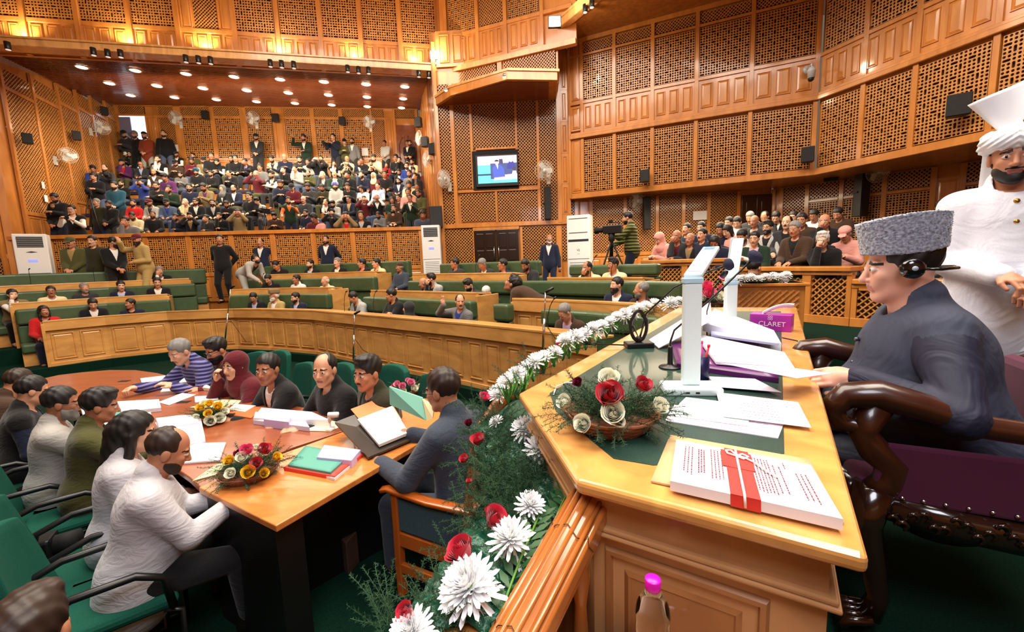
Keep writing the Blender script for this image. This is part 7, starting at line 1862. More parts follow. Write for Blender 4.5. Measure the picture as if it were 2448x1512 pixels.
for e in MP.replace('\n', '|').split('|'):
    f = e.split(); x, y, rw = float(f[0]), float(f[1]), int(f[2]); q = row_pt(x, OF[rw]); r_ = ray(x, y); hp = at_d(x, y, q[1]); az = perp(OF[rw], x)
    c2 = f[6] if f[6] != '-' else f[5]; cnt[rw] = cnt.get(rw, 0) + 1
    hat = {'h': ' and patterned headscarf', 'f': ' and tall fur cap', 'k': ' and flat cap'}.get(f[7], '')
    lab = 'person in %s %s%s%s, %s from the side wall on the %s bench row' % (cname(f[5]), {'c': 'coat', 'v': 'jacket', 'w': 'waistcoat'}[f[4]], ' over ' + cname(c2) if f[4] != 'c' else '', hat, ORD[cnt[rw] - 1], RN[rw])
    if len(re.findall(r"[\w'-]+", lab)) > 16: lab = lab.replace('from the side wall on the', 'along the')
    gl = 'g' == f[-1]; key = f[3]; base = 1.18 if key[0] != 'D' else 1.1
    sc = max(.95, min(1.16, (hp.z - FL[rw]) / base))
    mk_person(key, hp, az, sc, None, f[4], f[5], c2, rnd.choice(['black', 'char', 'navy']), f[7], f[8] if f[8] != '-' else None, f[9], f[10].replace('-', ''), gl, lab, None, res=.015)
# standing along the walkway
for (x, y, D_, az, key, g, c, c2, tr, hair, hc, hk, bd, lab) in (
    (168, 580, 10.7, 160, 's', 'v', 'olive', 'khaki', 'olive', 'c', 'olive', 'k', 'm', 'person in olive uniform jacket and tie, nearest to the white air conditioner'),
    (220, 577, 10.9, 165, 'd', 'u', 'dolive', None, 'khaki', 's', None, 'k', 'm', 'person in dark olive uniform shirt and khaki trousers'),
    (272, 580, 10.9, 120, 's60', 'v', 'black', 'white', 'black', 's', None, 'k', 'b', 'person in black suit with white lanyard between two officers'),
    (327, 573, 10.9, 200, 'h30', 'u', 'gold', None, 'gold', 'c', 'maroon', 'k', 'b', 'person in pale khaki uniform and red beret, hand lifted'),
    (525, 573, 11.4, 170, 'b20', 'c', 'black', None, 'black', 's', None, 'k', '', 'person in black zipped jacket standing alone in the aisle'),
    (622, 580, 12.2, 175, 'b', 'v', 'navy', 'white', 'navy', 'r', None, 'k', '', 'person in navy suit standing behind the bent figure'),
    (779, 574, 12.3, 178, 'b', 'v', 'navy', 'white', 'navy', 'w', None, 'k', 's', 'person in buttoned navy suit before the middle of the parapet'),
    (1313, 572, 10.7, -160, 'd20', 'v', 'navy', 'white', 'navy', 'b', None, 'w', 's', 'person in navy suit with hanging lanyard beside the double door')):
    hp = at_d(x, y, D_); mk_person(key, hp, az, max(.95, min(1.12, (hp.z - ZW) / 1.54)), None, g, c, c2 or c, tr, hair, hc, hk, bd, False, lab, None, .015, shoes=True)
# bent figures
bp = at_d(612, 622, 11.2); mk_person('B', bp, 110, 1.0, None, 'v', 'lgrey', 'black', 'lgrey', 't', None, 'k', 's', False, 'person in white and black jacket bending over the aisle end of a bench', None, .015, shoes=True)
q = row_pt(1245, 1.85); bp = at_d(1225, 680, q[1] - .25); mk_person('B', bp, -72, 1.25, None, 'v', 'brown', 'blue', 'brown', 't', None, 'k', '', False, 'person in dark brown coat leaning far over the panelled desk', None, .013, shoes=True)
# cameraman beside the officials
cmn = at_d(1500, 522, 8.7); mk_person('t', cmn, -70, 1.0, None, 'c', 'quilted', 'olive', 'navy', 's', None, 'k', 's', False, 'person in olive green quilted jacket working a video camera on a tripod', None, .013, shoes=True)
def folded(m, st=.32):
    nt = m.node_tree; w_ = nt.nodes.new('ShaderNodeTexNoise'); w_.inputs['Scale'].default_value = 6; w_.inputs['Detail'].default_value = 2; w_.inputs['Distortion'].default_value = 2.4
    b_ = nt.nodes.new('ShaderNodeBump'); b_.inputs['Strength'].default_value = st; b_.inputs['Distance'].default_value = .035; t_ = nt.nodes.new('ShaderNodeTexCoord')
    nt.links.new(t_.outputs['Object'], w_.inputs['Vector']); nt.links.new(w_.outputs[0], b_.inputs['Height']); nt.links.new(b_.outputs[0], nt.nodes['Principled BSDF'].inputs['Normal']); return m
# ================================================================ OFFICIALS' SEATS ON THE OTHER SIDE
def frail(px0, y0, d0, px1, y1, d1, n, lab):
    A, B_ = line_pts(px0, y0, d0, px1, y1, d1); W = Wall('officials_railing', A, B_, kind='thing', label=lab, cat='railing'); zt_ = (at_d(px0, y0, d0).z + at_d(px1, y1, d1).z) / 2
    W.root['group'] = 'lattice railing of the officials'
    W.box('handrail', 0, W.L, zt_ - .07, zt_, -.07, .30, bevel=.012); W.box('moulding', 0, W.L, zt_ - .12, zt_ - .08, -.04, .1)
    for k in range(n):
        a0 = W.L * k / n + .06; a1 = W.L * (k + 1) / n - .06; W.diag('lattice_panel', a0, a1, .45, zt_ - .16, pitch=.062, bw=.024); W.box('post', a1, min(W.L, a1 + .12), .33, zt_ - .08, -.03, .07)
    W.box('post', 0, .06, .33, zt_ - .08, -.03, .07); W.box('bottom_rail', 0, W.L, .33, .45, -.035, .07); return W
frail(1536, 613, 8.6, 1760, 628, 7.2, 2, 'far stretch of the lattice railing before the front row of officials')
frail(1760, 628, 7.2, 2040, 651, 5.7, 3, 'middle stretch of the lattice railing, beyond the tissue box')
frail(2040, 651, 5.7, 2440, 690, 4.6, 3, 'near stretch of the lattice railing behind the grey fur cap')
fb = at_d(1828, 745, 5.1); fw = empty('flower_stand', (fb.x, fb.y, fb.z - .25), -R(18), 'low lattice fronted stand topped with white flowers beyond the far lamp', 'stand'); b = MB(); b.box((-.38, -.12, 0), (.38, .25, .60)); b.build('box', M_wood, fw, bevel=.01)
b = MB(); b.box((-.42, -.15, .56), (.42, .28, .60)); b.build('cap', M_wood, fw, bevel=.01)
W_ = Wall('x', (0, 0), (1, 0)); o = W_.diag('lattice_panel', -.32, .32, .16, .52, pitch=.05, bw=.02); o.parent = fw; o.location = (0, -.135, 0); bpy.data.objects.remove(W_.root)
for i, (x, y) in enumerate(((1765, 665), (1778, 663), (1795, 660), (1812, 665), (1830, 660), (1848, 658), (1862, 660), (1880, 655), (1872, 668))): mum(x, y, 5.0, 13, 'white flower heaped on the low lattice stand', None, None, 'white flowers on the low stand')
for i in range(5): fern(at_d(1760 + i * 32, 672, 5.05), .14, 'green leaves under the white flowers of the low stand', 'leaves on the low stand')
def raild(px):
    for (a, da, c, dc) in ((1500, 8.8, 1760, 7.2), (1760, 7.2, 2040, 5.7), (2040, 5.7, 2460, 4.6)):
        if px <= c or c == 2460: return da + (dc - da) * (px - a) / (c - a)
OP = """1576 572 0 P-5 c pink - h pink k -|1617 566 0 C v char maroon b - k - z|1649 573 0 N v black tan b - k - z|1678 562 0 N c navy - s - k m|1708 580 0 D c navy - l - k -|1774 566 0 P w white white s - k b|1803 571 0 L v dgreen lilac s - k -|1966 575 0 C c black - t - w - g|1900 548 0 L v brown black s - g -
1641 548 1 N c navy - s - k -|1676 545 1 L c navy - s - k -|1722 548 1 P c navy - s - k -|1738 553 1 P c pink - l - k -|1835 545 1 N v lgrey black t - k b g|1742 533 2 L c white - s - k -|1762 533 2 P c navy - s - k -|1803 530 2 L v char lgrey b - k -|1881 533 1 N v char black r - k m|1916 527 1 L c brown - s - k m|1971 530 1 C v black white b - k -|2020 560 1 P c pink - c pink k -
1793 520 3 P c char - s - g -|1828 520 3 P c char - r - k -|1855 520 3 D v black white s - k -|1897 520 3 L c char - s - k -|1946 516 3 P c white - s - k -|2003 512 3 P c brown - s - k -|2252 497 2 P c black - s - k - g|2326 490 2 P c black - s - k b|2300 568 0 P c lgrey - r - g s g|2262 575 1 L c grey - s - k -|2275 545 1 N c char - s - k b"""
cn2 = {}
for e in OP.replace('\n', '|').split('|'):
    f = e.split(); x, y, rw = float(f[0]), float(f[1]), int(f[2]); d_ = raild(x) + .55 + rw * .75; hp = at_d(x, y, d_); c2 = f[6] if f[6] != '-' else f[5]; cn2[rw] = cn2.get(rw, 0) + 1
    hat = {'h': ' and matching headscarf', 'c': ' and matching cap'}.get(f[7], '')
    lab = 'person in %s %s%s%s, %s from the cameraman in the %s officials row' % (cname(f[5]), {'c': 'coat', 'v': 'jacket', 'w': 'waistcoat'}[f[4]], ' over ' + cname(c2) if f[4] != 'c' else '', hat, ORD[cn2[rw] - 1], ['front', 'second', 'third', 'fourth'][rw])
    if len(lab.split()) > 16: lab = lab.replace('in the %s officials row' % ['front', 'second', 'third', 'fourth'][rw], 'in officials row %s' % ['one', 'two', 'three', 'four'][rw]).replace(' and matching', ' with')
    mk_person(f[3], hp, -128 + rnd.uniform(-12, 12), 1.02, None, f[4], f[5], c2, 'black', f[7], f[8] if f[8] != '-' else None, f[9], f[10].replace('-', ''), 'g' == f[-1], lab, None, res=.014, si=2 if f[-1] == 'z' else None)
bh = at_d(1803, 642, 5.5); mk_person('L', bh, 60, 1.0, None, 'v', 'black', 'white', 'black', 'r', None, 'k', '', False, 'person in black jacket seated behind the low stand of white flowers, back turned', None, .012)
# tripod camera of the cameraman
cp_ = at_d(1462, 549, 8.35); vc = empty('video_camera', cp_, R(62), 'large broadcast camera on a tripod worked by the person in quilted green', 'camera')
b = MB(); b.box((-.07, -.20, -.08), (.07, .16, .08)); b.build('body', M_black, vc, bevel=.015); b = MB(); b.lathe([(0, 0), (.05, 0), (.05, .10), (.07, .13), (.07, .17), (0, .165)], 16, T=Matrix.Translation((0, .16, 0)) @ Matrix.Rotation(-PI / 2, 4, 'X')); b.build('lens', M_blackm, vc)
b = MB(); b.tube([(0, -.15, .08), (0, -.15, .13), (0, .08, .13), (0, .08, .08)], .012, 6); b.box((-.03, -.03, .13), (.03, .05, .18)); b.build('handle', M_black, vc)
b = MB(); b.lathe([(0, 0), (.06, 0), (.06, -.12), (.03, -.16), (.03, -.5)], 10, T=Matrix.Translation((0, 0, -.08)))
for k in range(3): b.tube([(0, 0, -.22), (math.cos(k * 2.1 + .5) * .22, math.sin(k * 2.1 + .5) * .22, -.70), (math.cos(k * 2.1 + .5) * .36, math.sin(k * 2.1 + .5) * .36, -1.2)], .018, 6)
b.build('tripod', M_blackm, vc)
# microphone stands in the aisle before the curved desk
def micstand(x, yt, yb, d0, lab, lean=0.):
    p0 = at_d(x, yb, d0); p1 = at_d(x + lean, yt, d0); t = empty('microphone_stand', p0, 0, lab, 'microphone stand'); v_ = p1 - p0; b = MB(); b.tube([(0, 0, 0), tuple(v_ * .55)], .014, 8); b.tube([tuple(v_ * .5), tuple(v_)], .007, 6); b.build('pole', M_chrome, t)
    b = MB(); b.tube([tuple(v_ * .5), tuple(v_ * .5 + Vector((.12, 0, -.2))), (.35, .1, .0)], .004, 5); b.build('cable', M_black, t); b = MB(); b.lathe([(0, 0), (.016, 0), (.018, .1), (0, .11)], 8, T=Matrix.Translation(v_) @ Matrix.Rotation(R(60), 4, 'Y')); b.build('microphone', M_black, t)
micstand(537, 690, 822, 8.0, 'thin chromed microphone stand before the curved desk, behind the striped sweater', 14)
micstand(845, 752, 862, 6.4, 'black microphone stand before the middle of the curved desk', 2)
micstand(1298, 700, 838, 4.7, 'microphone stand by the fern at the end of the curved desk', 6)
# seat microphones standing on the benches' desks
for x, y, off_, zz in ((77, 640, 2.24, 1.22), (230, 640, 2.24, 1.22), (357, 630, 2.24, 1.22), (630, 690, 1.12, .92), (820, 740, 0, .56), (890, 690, 0, .58), (1308, 735, 0, .56), (1140, 640, 2.24, 1.15), (1413, 640, 2.24, 1.05), (1462, 640, 2.24, 1.05)):
    q = row_pt(x, off_ + .1); t = empty('desk_gooseneck', (q[0], q[1], zz), 0, 'slim black gooseneck microphone rising from a member desk', 'microphone', 'gooseneck microphones of the members'); b = MB(); b.tube([(0, 0, 0), (0, .01, .14), (.03, -.02, .28), (.07, -.05, .36)], .005, 5); b.build('gooseneck', M_black, t); b = MB(); b.lathe([(0, 0), (.011, .0), (.012, .04), (0, .045)], 8, T=Matrix.Translation((.07, -.05, .36)) @ Matrix.Rotation(R(50), 4, 'Y')); b.build('capsule', M_black, t)

# ================================================================ PEOPLE AT THE TABLE
def near(key, p, px, py, D_, az, sc, g, c, c2, tr, hair, hk, bd, gl, label, res=.0105, hres=.0062, si=0, chair=None, z=None, hc=None, bm=None, lean_z=None):
    if key in ('l1', 'l2', 'l3', 'l4', 'l5'): sc = .90; D_ = at_z(px, py, ZF + float(p.head[2]) * sc).y
    hp = at_d(px, py, D_); M = place(p, hp, az, sc, lean_z)
    root = empty('person', M=M, label=label, cat='person')
    dress(root, p, key, g, c, c2, tr, SK[si], HAIR[hair], HCOL[hk], {'b': 'beard', 's': 'shortbeard', 'm': 'moustache', '': None}[bd], bm, gl, res, hres, True, hc)
    if chair:
        q = Matrix.Translation((M.translation.x, M.translation.y, ZF)) @ Matrix.Rotation(-R(az), 4, 'Z') @ Matrix.Translation((0, -.10 if chair[0] is office_chair else .04, 0)) @ Matrix.Diagonal((1, 1, 1, 1) if chair[0] is not office_chair and False else ((sc, sc, sc, 1) if chair[0] is office_chair else (1, 1, .93, 1))); (chair[0])(q, chair[1])
    return root
W_R = dict(RH=(.06, .46, .80), LH=(-.16, .42, .80))
near('t1', Pose(lean=26, pitch=-22, yaw=14, RH=(.16, .62, .80), LH=(-.14, .44, .80), rcurl=.9), 430, 842, 4.15, -150, 1., 'c', 'striped', None, 'black', 's', 'g', '', False, 'person in blue and violet striped sweater bent over the table writing', si=3, chair=(office_chair, 'green chair of the person in the striped sweater'), hc=None)
near('t2', Pose(lean=14, pitch=-18, yaw=10, RH=(.1, .42, .80), LH=(-.12, .42, .80)), 517, 838, 4.3, -148, 1., 'c', 'maroon', None, 'black', 't', 'k', 'b', True, 'person in dark red sweater and glasses leaning in behind the headscarf wearer', si=1, chair=(office_chair, 'green chair behind the headscarf wearer'))
near('t3', Pose(lean=16, pitch=-2, yaw=22, female=True, RH=(.10, .30, 1.02), LH=(-.16, .44, .80), rdir=((0, .3, 1), (-.5, -.5, 0)), rcurl=.9), 562, 876, 3.75, -140, .98, 'k', 'maroon', None, 'maroon', 'h', 'k', '', False, 'person in dark red velvet coat and patterned headscarf, hand raised to chin', si=3, chair=(office_chair, 'green chair of the headscarf wearer'), hc='maroon')
near('t4', Pose(lean=18, pitch=-2, yaw=34, RH=(.05, .50, .80), LH=(-.05, .50, .80), rcurl=1, lcurl=1), 640, 884, 3.45, -142, 1.02, 'v', 'black', 'white', 'black', 's', 'k', '', False, 'person in black suit and open white shirt, hands folded on an orange file', si=2, chair=(office_chair, 'green chair of the person in black suit at the table'))
near('t5', Pose(lean=14, pitch=-2, yaw=34, RH=(.12, .46, .80), LH=(-.14, .44, .80), fat=.015), 776, 886, 3.25, -142, 1.04, 'c', 'black', None, 'black', 'r', 'k', '', False, 'person in black quilted jacket looking over the heaped papers', si=0, chair=(office_chair, 'green chair of the person in the black quilted jacket'))
near('t6', Pose(lean=10, pitch=-2, yaw=20, fat=.02), 878, 894, 3.05, -132, 1.02, 'v', 'dolive', 'black', 'black', 't', 'k', 'm', False, 'person in dark olive suit with blue lanyard next to the green file', si=1, chair=(office_chair, 'green chair of the person in the dark olive suit'))
near('t7', Pose(lean=8, pitch=-10, yaw=4, RH=(.08, .46, .82), LH=(-.20, .44, .76), thigh=.45), 1058, 934, 2.42, -62, 1.05, 'v', 'slate', 'lgrey', 'slate', 's', 'n', '', True, 'person in blue grey suit and glasses writing in the register', si=1, chair=(carved_chair, 'orange timber armchair with grey blue upholstery beside the garland'), res=.008, hres=.0045)
near('l1', Pose(lean=8, pitch=-16, yaw=8, fat=.015), 78, 935, 3.55, 46, .97, 'w', 'black', 'navy', 'black', 's', 'k', '', False, 'person in black vest over dark checked shirt, seen from behind', si=0, chair=(office_chair, 'green chair of the person in black vest'))
near('l2', Pose(lean=7, pitch=-10, yaw=-6, RH=(.12, .48, .82)), 148, 965, 3.15, 46, .97, 'v', 'lgrey', 'lgrey', 'char', 's', 'k', 'b', True, 'person in light grey jacket and glasses seen from behind at the table', si=2, chair=(office_chair, 'green chair of the person in the light grey jacket'), bm=H_GRY)
near('l3', Pose(lean=8, pitch=-14, yaw=-4, RH=(.16, .48, .84)), 240, 972, 2.72, 48, .98, 'c', 'olive', None, 'char', 't', 'k', '', False, 'person in dark olive jacket seen from behind, hand over a phone', si=2, chair=(office_chair, 'green chair of the person in the dark olive jacket'))
near('l4', Pose(lean=8, pitch=-14, yaw=-4, female=True), 322, 1035, 2.38, 48, .93, 'c', 'pale', None, 'char', 'l', 'k', '', False, 'person in white top with long black hair behind the white jacket', si=3, chair=(office_chair, 'green chair of the person with long black hair'))
near('l5', Pose(lean=12, pitch=-26, yaw=-4, RH=(.08, .44, .78), LH=(-.10, .42, .76), fat=.03), 404, 1078, 2.12, 52, .95, 'k', 'pale', None, 'black', 'r', 'n', 's', False, 'person in loose white jacket seen from behind on the nearest green chair', si=1, chair=(office_chair, 'nearest green chair with bent black armrests'), res=.008, hres=.0045)
near('l0', Pose(lean=22, pitch=-24, yaw=0, fat=.05), 45, 915, 3.9, 34, 1., 'k', 'brown', None, 'brown', 's', 'n', '', False, 'person in thick brown coat slumped at the far near corner of the table', si=1, chair=(office_chair, 'green chair of the person in the thick brown coat'))
# dark head and camera gear at the lower corner of the picture
near('fg', Pose(sit=False, lean=10, pitch=-4), 78, 1520, 1.15, -25, 1., 'c', 'black', None, 'black', 't', 'n', '', False, 'person close to the lens, only dark brown hair in sight at the lower corner', si=1, res=.012, hres=.007)
q = at_d(46, 1325, 2.1); cg = empty('camcorder', q, R(-60), 'dark camcorder with a small red light at the lower corner', 'camera'); b = MB(); b.box((-.07, -.16, -.06), (.07, .14, .06)); b.build('body', M_black, cg, bevel=.015)
b = MB(); b.box((-.05, -.14, .06), (.05, .02, .075)); b.build('keypad', mat('dark grey buttons', (52, 50, 58), .5), cg, bevel=.004); b = MB(); b.lathe([(0, 0), (.05, 0), (.055, .1), (0, .1)], 14, T=Matrix.Translation((0, .14, 0)) @ Matrix.Rotation(-PI / 2, 4, 'X')); b.build('lens', M_blackm, cg)
b = MB(); b.lathe([(0, -.003), (.004, 0), (0, .003)], 8, T=Matrix.Translation((-.03, -.163, .02))); b.build('red_light', mat('red light', (255, 40, 50), .4, emit=6), cg)

# ================================================================ THE CHAIRMAN
ch = at_d(2150, 640, 1.66)
AZC = -64
_p = Pose(lean=9, pitch=-6, yaw=2, fat=.085, thigh=.46, seat=.46); _i = place(_p, ch, AZC, 1.12).inverted()
CP = Pose(lean=9, pitch=-6, yaw=2, RH=tuple(_i @ at_d(2040, 950, 1.68)), LH=tuple(_i @ at_d(2050, 905, 1.50)), lpole=(-1, -.6, -.9), rcurl=.8, lcurl=.6, fat=.085, thigh=.46, ldir=((.1, 1, -.05), (.8, 0, -.7)), rdir=((-.3, 1, -.1), (-.4, 0, -1)), seat=.46)
M = place(CP, ch, AZC, 1.12); chm = empty('person', M=M, label='person in navy kurta, grey sleeveless jacket and grey fur cap reading at the dais desk', cat='person')
lo, hi = bounds(CP)
FAIR = mat('skin fair', (218, 162, 138), .5, grain='spot', amt=.06)
attach(chm, 'body', np_mesh('body', body_mesh(CP, .010, .0032)), [FAIR, H_BLK, mat('soft lips', (188, 116, 108), .5), M_eyew, M_iris])
a, q = nets(top_prims(CP, True, 1.5, .04, infl=0, collar=0) + cuts(CP), lo, hi, .008, .016); attach(chm, 'kurta', np_mesh('kurta', [(a, q, 0)]), [folded(mat('navy kurta cloth', (16, 20, 48), .7, grain='cloth', bscale=200, amt=.12))])
a, q = nets(top_prims(CP, False, .9, collar=1.2) + cuts(CP), lo, hi, .007, .026); attach(chm, 'sleeveless_jacket', np_mesh('sleeveless_jacket', [(a, q, 0)]), [folded(mat('slate jacket cloth', (48, 54, 74), .8, grain='cloth', bscale=240, amt=.12))])
a, q = nets(trouser_prims(CP), lo, hi, .012, .02); attach(chm, 'trousers', np_mesh('trousers', [(a, q, 0)]), [mat('navy kurta cloth', (16, 20, 48))])
a, q = nets(shoes_prims(CP), lo, hi, .01); attach(chm, 'shoes', np_mesh('shoes', [(a, q, 0)]), [M_shoe])
HI = Matrix(); 
a, q = hair_mesh(HP, 'short', .0045); a = (np.c_[a, np.ones(len(a))] @ np.array(HPI).T)[:, :3]; attach(chm, 'hair', np_mesh('hair', [(a, q, 0)]), [H_BLK], CP.HM)
# curly karakul fur cap
def fur(P):
    c = np.array([0, -.012, .108]); l = P - c; z = l[:, 2]; k = 1 + .9 * (z + .05); kx = .084 * k; ky = .108 * k
    r_ = (np.abs(l[:, 0] / kx) ** 2.6 + np.abs(l[:, 1] / ky) ** 2.6) ** (1 / 2.6); d = (r_ - 1) * .1
    d = np.maximum(d, np.abs(z - .006 - .02 * (l[:, 1] / .12) ** 2 * 0) - (.062 - .012 * (l[:, 1] / .12) ** 2))
    w1 = np.sin(l[:, 0] * 330 + 3 * np.sin(l[:, 2] * 240)) * np.sin(l[:, 1] * 330 + 3 * np.sin(l[:, 0] * 260)) * np.sin(l[:, 2] * 330 + 3 * np.sin(l[:, 1] * 250))
    return d - .004 - .0045 * w1
a, q = nets([('U', 'fn', fur, 0)], (-.14, -.19, .02), (.14, .17, .21), .0034)
M_fur = mat('grey karakul fur', (150, 156, 170), .9, grain='spot', gscale=(14, 14, 14), amt=.55, sheen=.5)
attach(chm, 'fur_cap', np_mesh('fur_cap', [(a, q, 0)]), [M_fur], CP.HM)
M_hp = mat('glossy black headphone', (12, 12, 16), .15, coat=.6)
b = MB(); b.tube([(-.102, -.02, -.004), (-.104, -.07, -.012), (-.07, -.125, -.015), (0, -.145, -.015), (.07, -.125, -.015), (.104, -.07, -.012), (.102, -.02, -.004)], .005, 8); hd_ = attach(chm, 'headphones', b.mesh('headphones'), [M_hp], CP.HM)
for sx in (-1, 1):
    b = MB(); b.lathe([(0, -.012), (.026, -.01), (.034, 0), (.034, .012), (.024, .022), (.012, .025), (0, .025)], 24, T=Matrix.Translation((sx * .094, .0, .0)) @ Matrix.Rotation(sx * PI / 2, 4, 'Y')); attach(hd_, 'ear_cup', b.mesh('ear_cup'), [M_hp])
b = MB(); b.lathe([(0, 0), (.008, 0), (.008, .002), (0, .002)], 16, T=Matrix.Translation((-.120, 0, 0)) @ Matrix.Rotation(-PI / 2, 4, 'Y')); attach(hd_, 'badge', b.mesh('badge'), [mat('pale badge', (170, 190, 205), .3)])
b = MB()
for k in range(5):
    p_ = Vector(CP.up(0, .0, .40 - .085 * k)); f_ = Vector(CP.Rt @ np.array([0, 1, 0])); rr_ = .135 + .045 * math.sin(min(1, k / 3.5) * PI / 2) + .030; p_ = p_ + f_ * (rr_ + .012)
    T = Matrix.Translation(p_) @ f_.to_track_quat('Z', 'Y').to_matrix().to_4x4(); b.lathe([(0, .004), (.006, .004), (.008, .001), (.008, -.01)], 12, T=T)
attach(chm, 'button', b.mesh('button'), [mat('dark metal button', (90, 92, 110), .25, metal=.8)])
# sheet he holds, between fingers and the papers
hl = M @ Vector(CP.wL); 
c4 = [at_d(1895, 880, hl.y + .05), at_d(1990, 893, hl.y - .0), at_d(1905, 905, hl.y - .12), at_d(1720, 868, hl.y - .05)]
b = MB(); b.add([tuple(p) for p in c4] + [tuple(p - Vector((0, 0, .001))) for p in c4], [(0, 1, 2, 3), (7, 6, 5, 4), (0, 1, 5, 4), (1, 2, 6, 5), (2, 3, 7, 6), (3, 0, 4, 7)]); tag(b.build('held_page', LIL), 'page with lilac sheen held in the reading hand above the desk', 'paper')  # evenly coloured lilac paper
# his carved throne
M_th = mat('dark glossy mahogany', (58, 26, 12), .3, coat=.35, grain='wood', amt=.35); M_mar = mat('maroon velvet', (72, 6, 44), .9, sheen=.1); M_nail = mat('silver nail heads', (216, 216, 222), .2, metal=1); M_carve = mat('carved near black wood', (34, 14, 8), .18, coat=.7)
TM = Matrix.Translation((M.translation.x, M.translation.y, 0)) @ Matrix.Rotation(-R(AZC), 4, 'Z') @ Matrix.Translation((0, -.03, .03)) @ Matrix.Diagonal((1.12, 1.08, 1.10, 1)); th = empty('carved_throne', M=TM, label='ornate dark carved armchair with maroon velvet seat under the chairman', cat='chair')
def scroll(sx):
    b = MB(); b.tube([(sx, -.34, .70), (sx, -.15, .70), (sx, .05, .715), (sx, .20, .76), (sx, .30, .785), (sx, .38, .775), (sx, .415, .73), (sx, .39, .685), (sx, .345, .68), (sx, .325, .71), (sx, .345, .735)], [.034, .032, .034, .042, .046, .042, .038, .034, .03, .026, .018], 10, sx=1.1); b.build('armrest', M_th, th)
    b = MB(); b.tube([(sx, .30, .75), (sx, .335, .67), (sx, .30, .61), (sx, .25, .56), (sx, .26, .51), (sx, .29, .46)], [.04, .04, .042, .04, .038, .044], 8, sx=1.1); b.build('arm_support', M_th, th)
    b = MB(); b.tube([(sx, .29, .49), (sx, .315, .36), (sx, .28, .22), (sx, .26, .12), (sx, .28, .05)], [.055, .052, .036, .030, .036], 10)
    for k in range(4): b.tube([(sx + (k - 1.5) * .024, .28, .055), (sx + (k - 1.5) * .028, .34, .045), (sx + (k - 1.5) * .03, .365, .012)], [.015, .017, .011], 8)
    b.build('leg', M_carve, th)
    b = MB(); b.tube([(sx, -.32, .45), (sx, -.34, .2), (sx, -.38, .0)], [.04, .034, .03], 8); b.build('leg', M_carve, th)
for sx in (-.36, .36): scroll(sx)
b = MB(); b.box((-.35, -.32, .42), (.35, .34, .505)); b.build('seat', M_mar, th, bevel=.03, seg=3)
b = MB(); b.box((-.345, -.35, .45), (.345, -.27, .80)); b.build('backrest', M_mar, th, bevel=.03)
b = MB(); b.tube([(-.38, -.32, .4), (-.38, -.34, .76), (-.2, -.35, .82), (0, -.35, .85), (.2, -.35, .82), (.38, -.34, .76), (.38, -.32, .4)], .04, 8); b.build('back_frame', M_carve, th)
for sx in (-.37, .37):
    b = MB(); b.box((sx - .012, -.3, .46), (sx + .012, .30, .64)); b.build('side_panel', M_mar, th, bevel=.01)
    b = MB(); rr_ = random.Random(3)
    b.tube([(sx, .30, .44), (sx, .1, .415), (sx, -.1, .405), (sx, -.32, .43)], [.04, .05, .05, .04], 8, sx=.6)
    for k in range(26):
        y_ = .30 - k * .024; b.tube([(sx + .028 * (1 if sx > 0 else -1), y_ + .012 * math.cos(a), .415 + .022 * math.sin(k * 1.7) + .014 * math.sin(a)) for a in [j * .9 for j in range(6)]], [.004, .007, .008, .007, .005, .003], 6)
    b.build('carved_apron', M_carve, th)
    b = MB()
    for k in range(12): b.lathe([(0, .006), (.005, .004), (.007, 0)], 8, T=Matrix.Translation((sx + .014 * (1 if sx > 0 else -1), .28 - k * .05, .478)) @ Matrix.Rotation(R(90 if sx > 0 else -90), 4, 'Y'))
    b.build('nail', M_nail, th)
b = MB(); b.tube([(-.33, .335, .45), (0, .35, .41), (.33, .335, .45)], [.04, .055, .04], 8); b.build('carved_front_rail', M_carve, th)

# ================================================================ THE ATTENDANT IN WHITE
GPz = Pose(sit=False, lean=0, pitch=-6, yaw=-10, twist=0, RH=(.06, .25, 1.02), LH=(-.04, .27, .99), rcurl=.7, lcurl=.7, fat=.01)
gh = at_d(2424, 376, 2.1); MG = place(GPz, gh, -146, 1.02); gd = empty('person', M=MG, label='person in white uniform coat with brass buttons and white plumed turban, hands clasped', cat='person')
lo, hi = bounds(GPz); M_wc = folded(mat('white uniform cloth', (226, 228, 238), .7, grain='cloth', bscale=220, amt=.06), .18)
attach(gd, 'body', np_mesh('body', body_mesh(GPz, .011, .0036)), [SK[1], H_BLK, M_lip, M_eyew, M_iris])
a, q = nets(top_prims(GPz, True, 2.2, .04, collar=1.2) + cuts(GPz), lo, hi, .009, .024); attach(gd, 'uniform_coat', np_mesh('coat', [(a, q, 0)]), [M_wc])
a, q = nets(trouser_prims(GPz), lo, hi, .012, .02); attach(gd, 'trousers', np_mesh('trousers', [(a, q, 0)]), [M_wc]); a, q = nets(shoes_prims(GPz), lo, hi, .012); attach(gd, 'shoes', np_mesh('shoes', [(a, q, 0)]), [M_shoe])
attach(gd, 'hair', hair_me('bald', .006), [H_BLK], GPz.HM); attach(gd, 'facial_hair', hair_me('shortbeard', .005), [H_BLK], GPz.HM)
def tur(P):
    base = sdf(P, hp_) ; f = (P[:, 2] * 1.2 + np.abs(P[:, 0]) * .9); return base + .003 * np.sin(f * 210)
hp_ = [('u', 'el', (np.array([0, -.02, .088]), (.105, .122, .06)), 0), ('u', 'rc', (np.array([-.09, -.02, .055]), np.array([.085, .03, .085]), .034, .036), .03), ('u', 'rc', (np.array([.088, -.02, .055]), np.array([-.085, .03, .085]), .034, .036), .03), ('u', 'rc', (np.array([-.06, .07, .075]), np.array([.06, .07, .075]), .034, .034), .03),
       ('s', 'el', (np.array([0, .0, -.02]), (.078, .10, .07)), .01)]
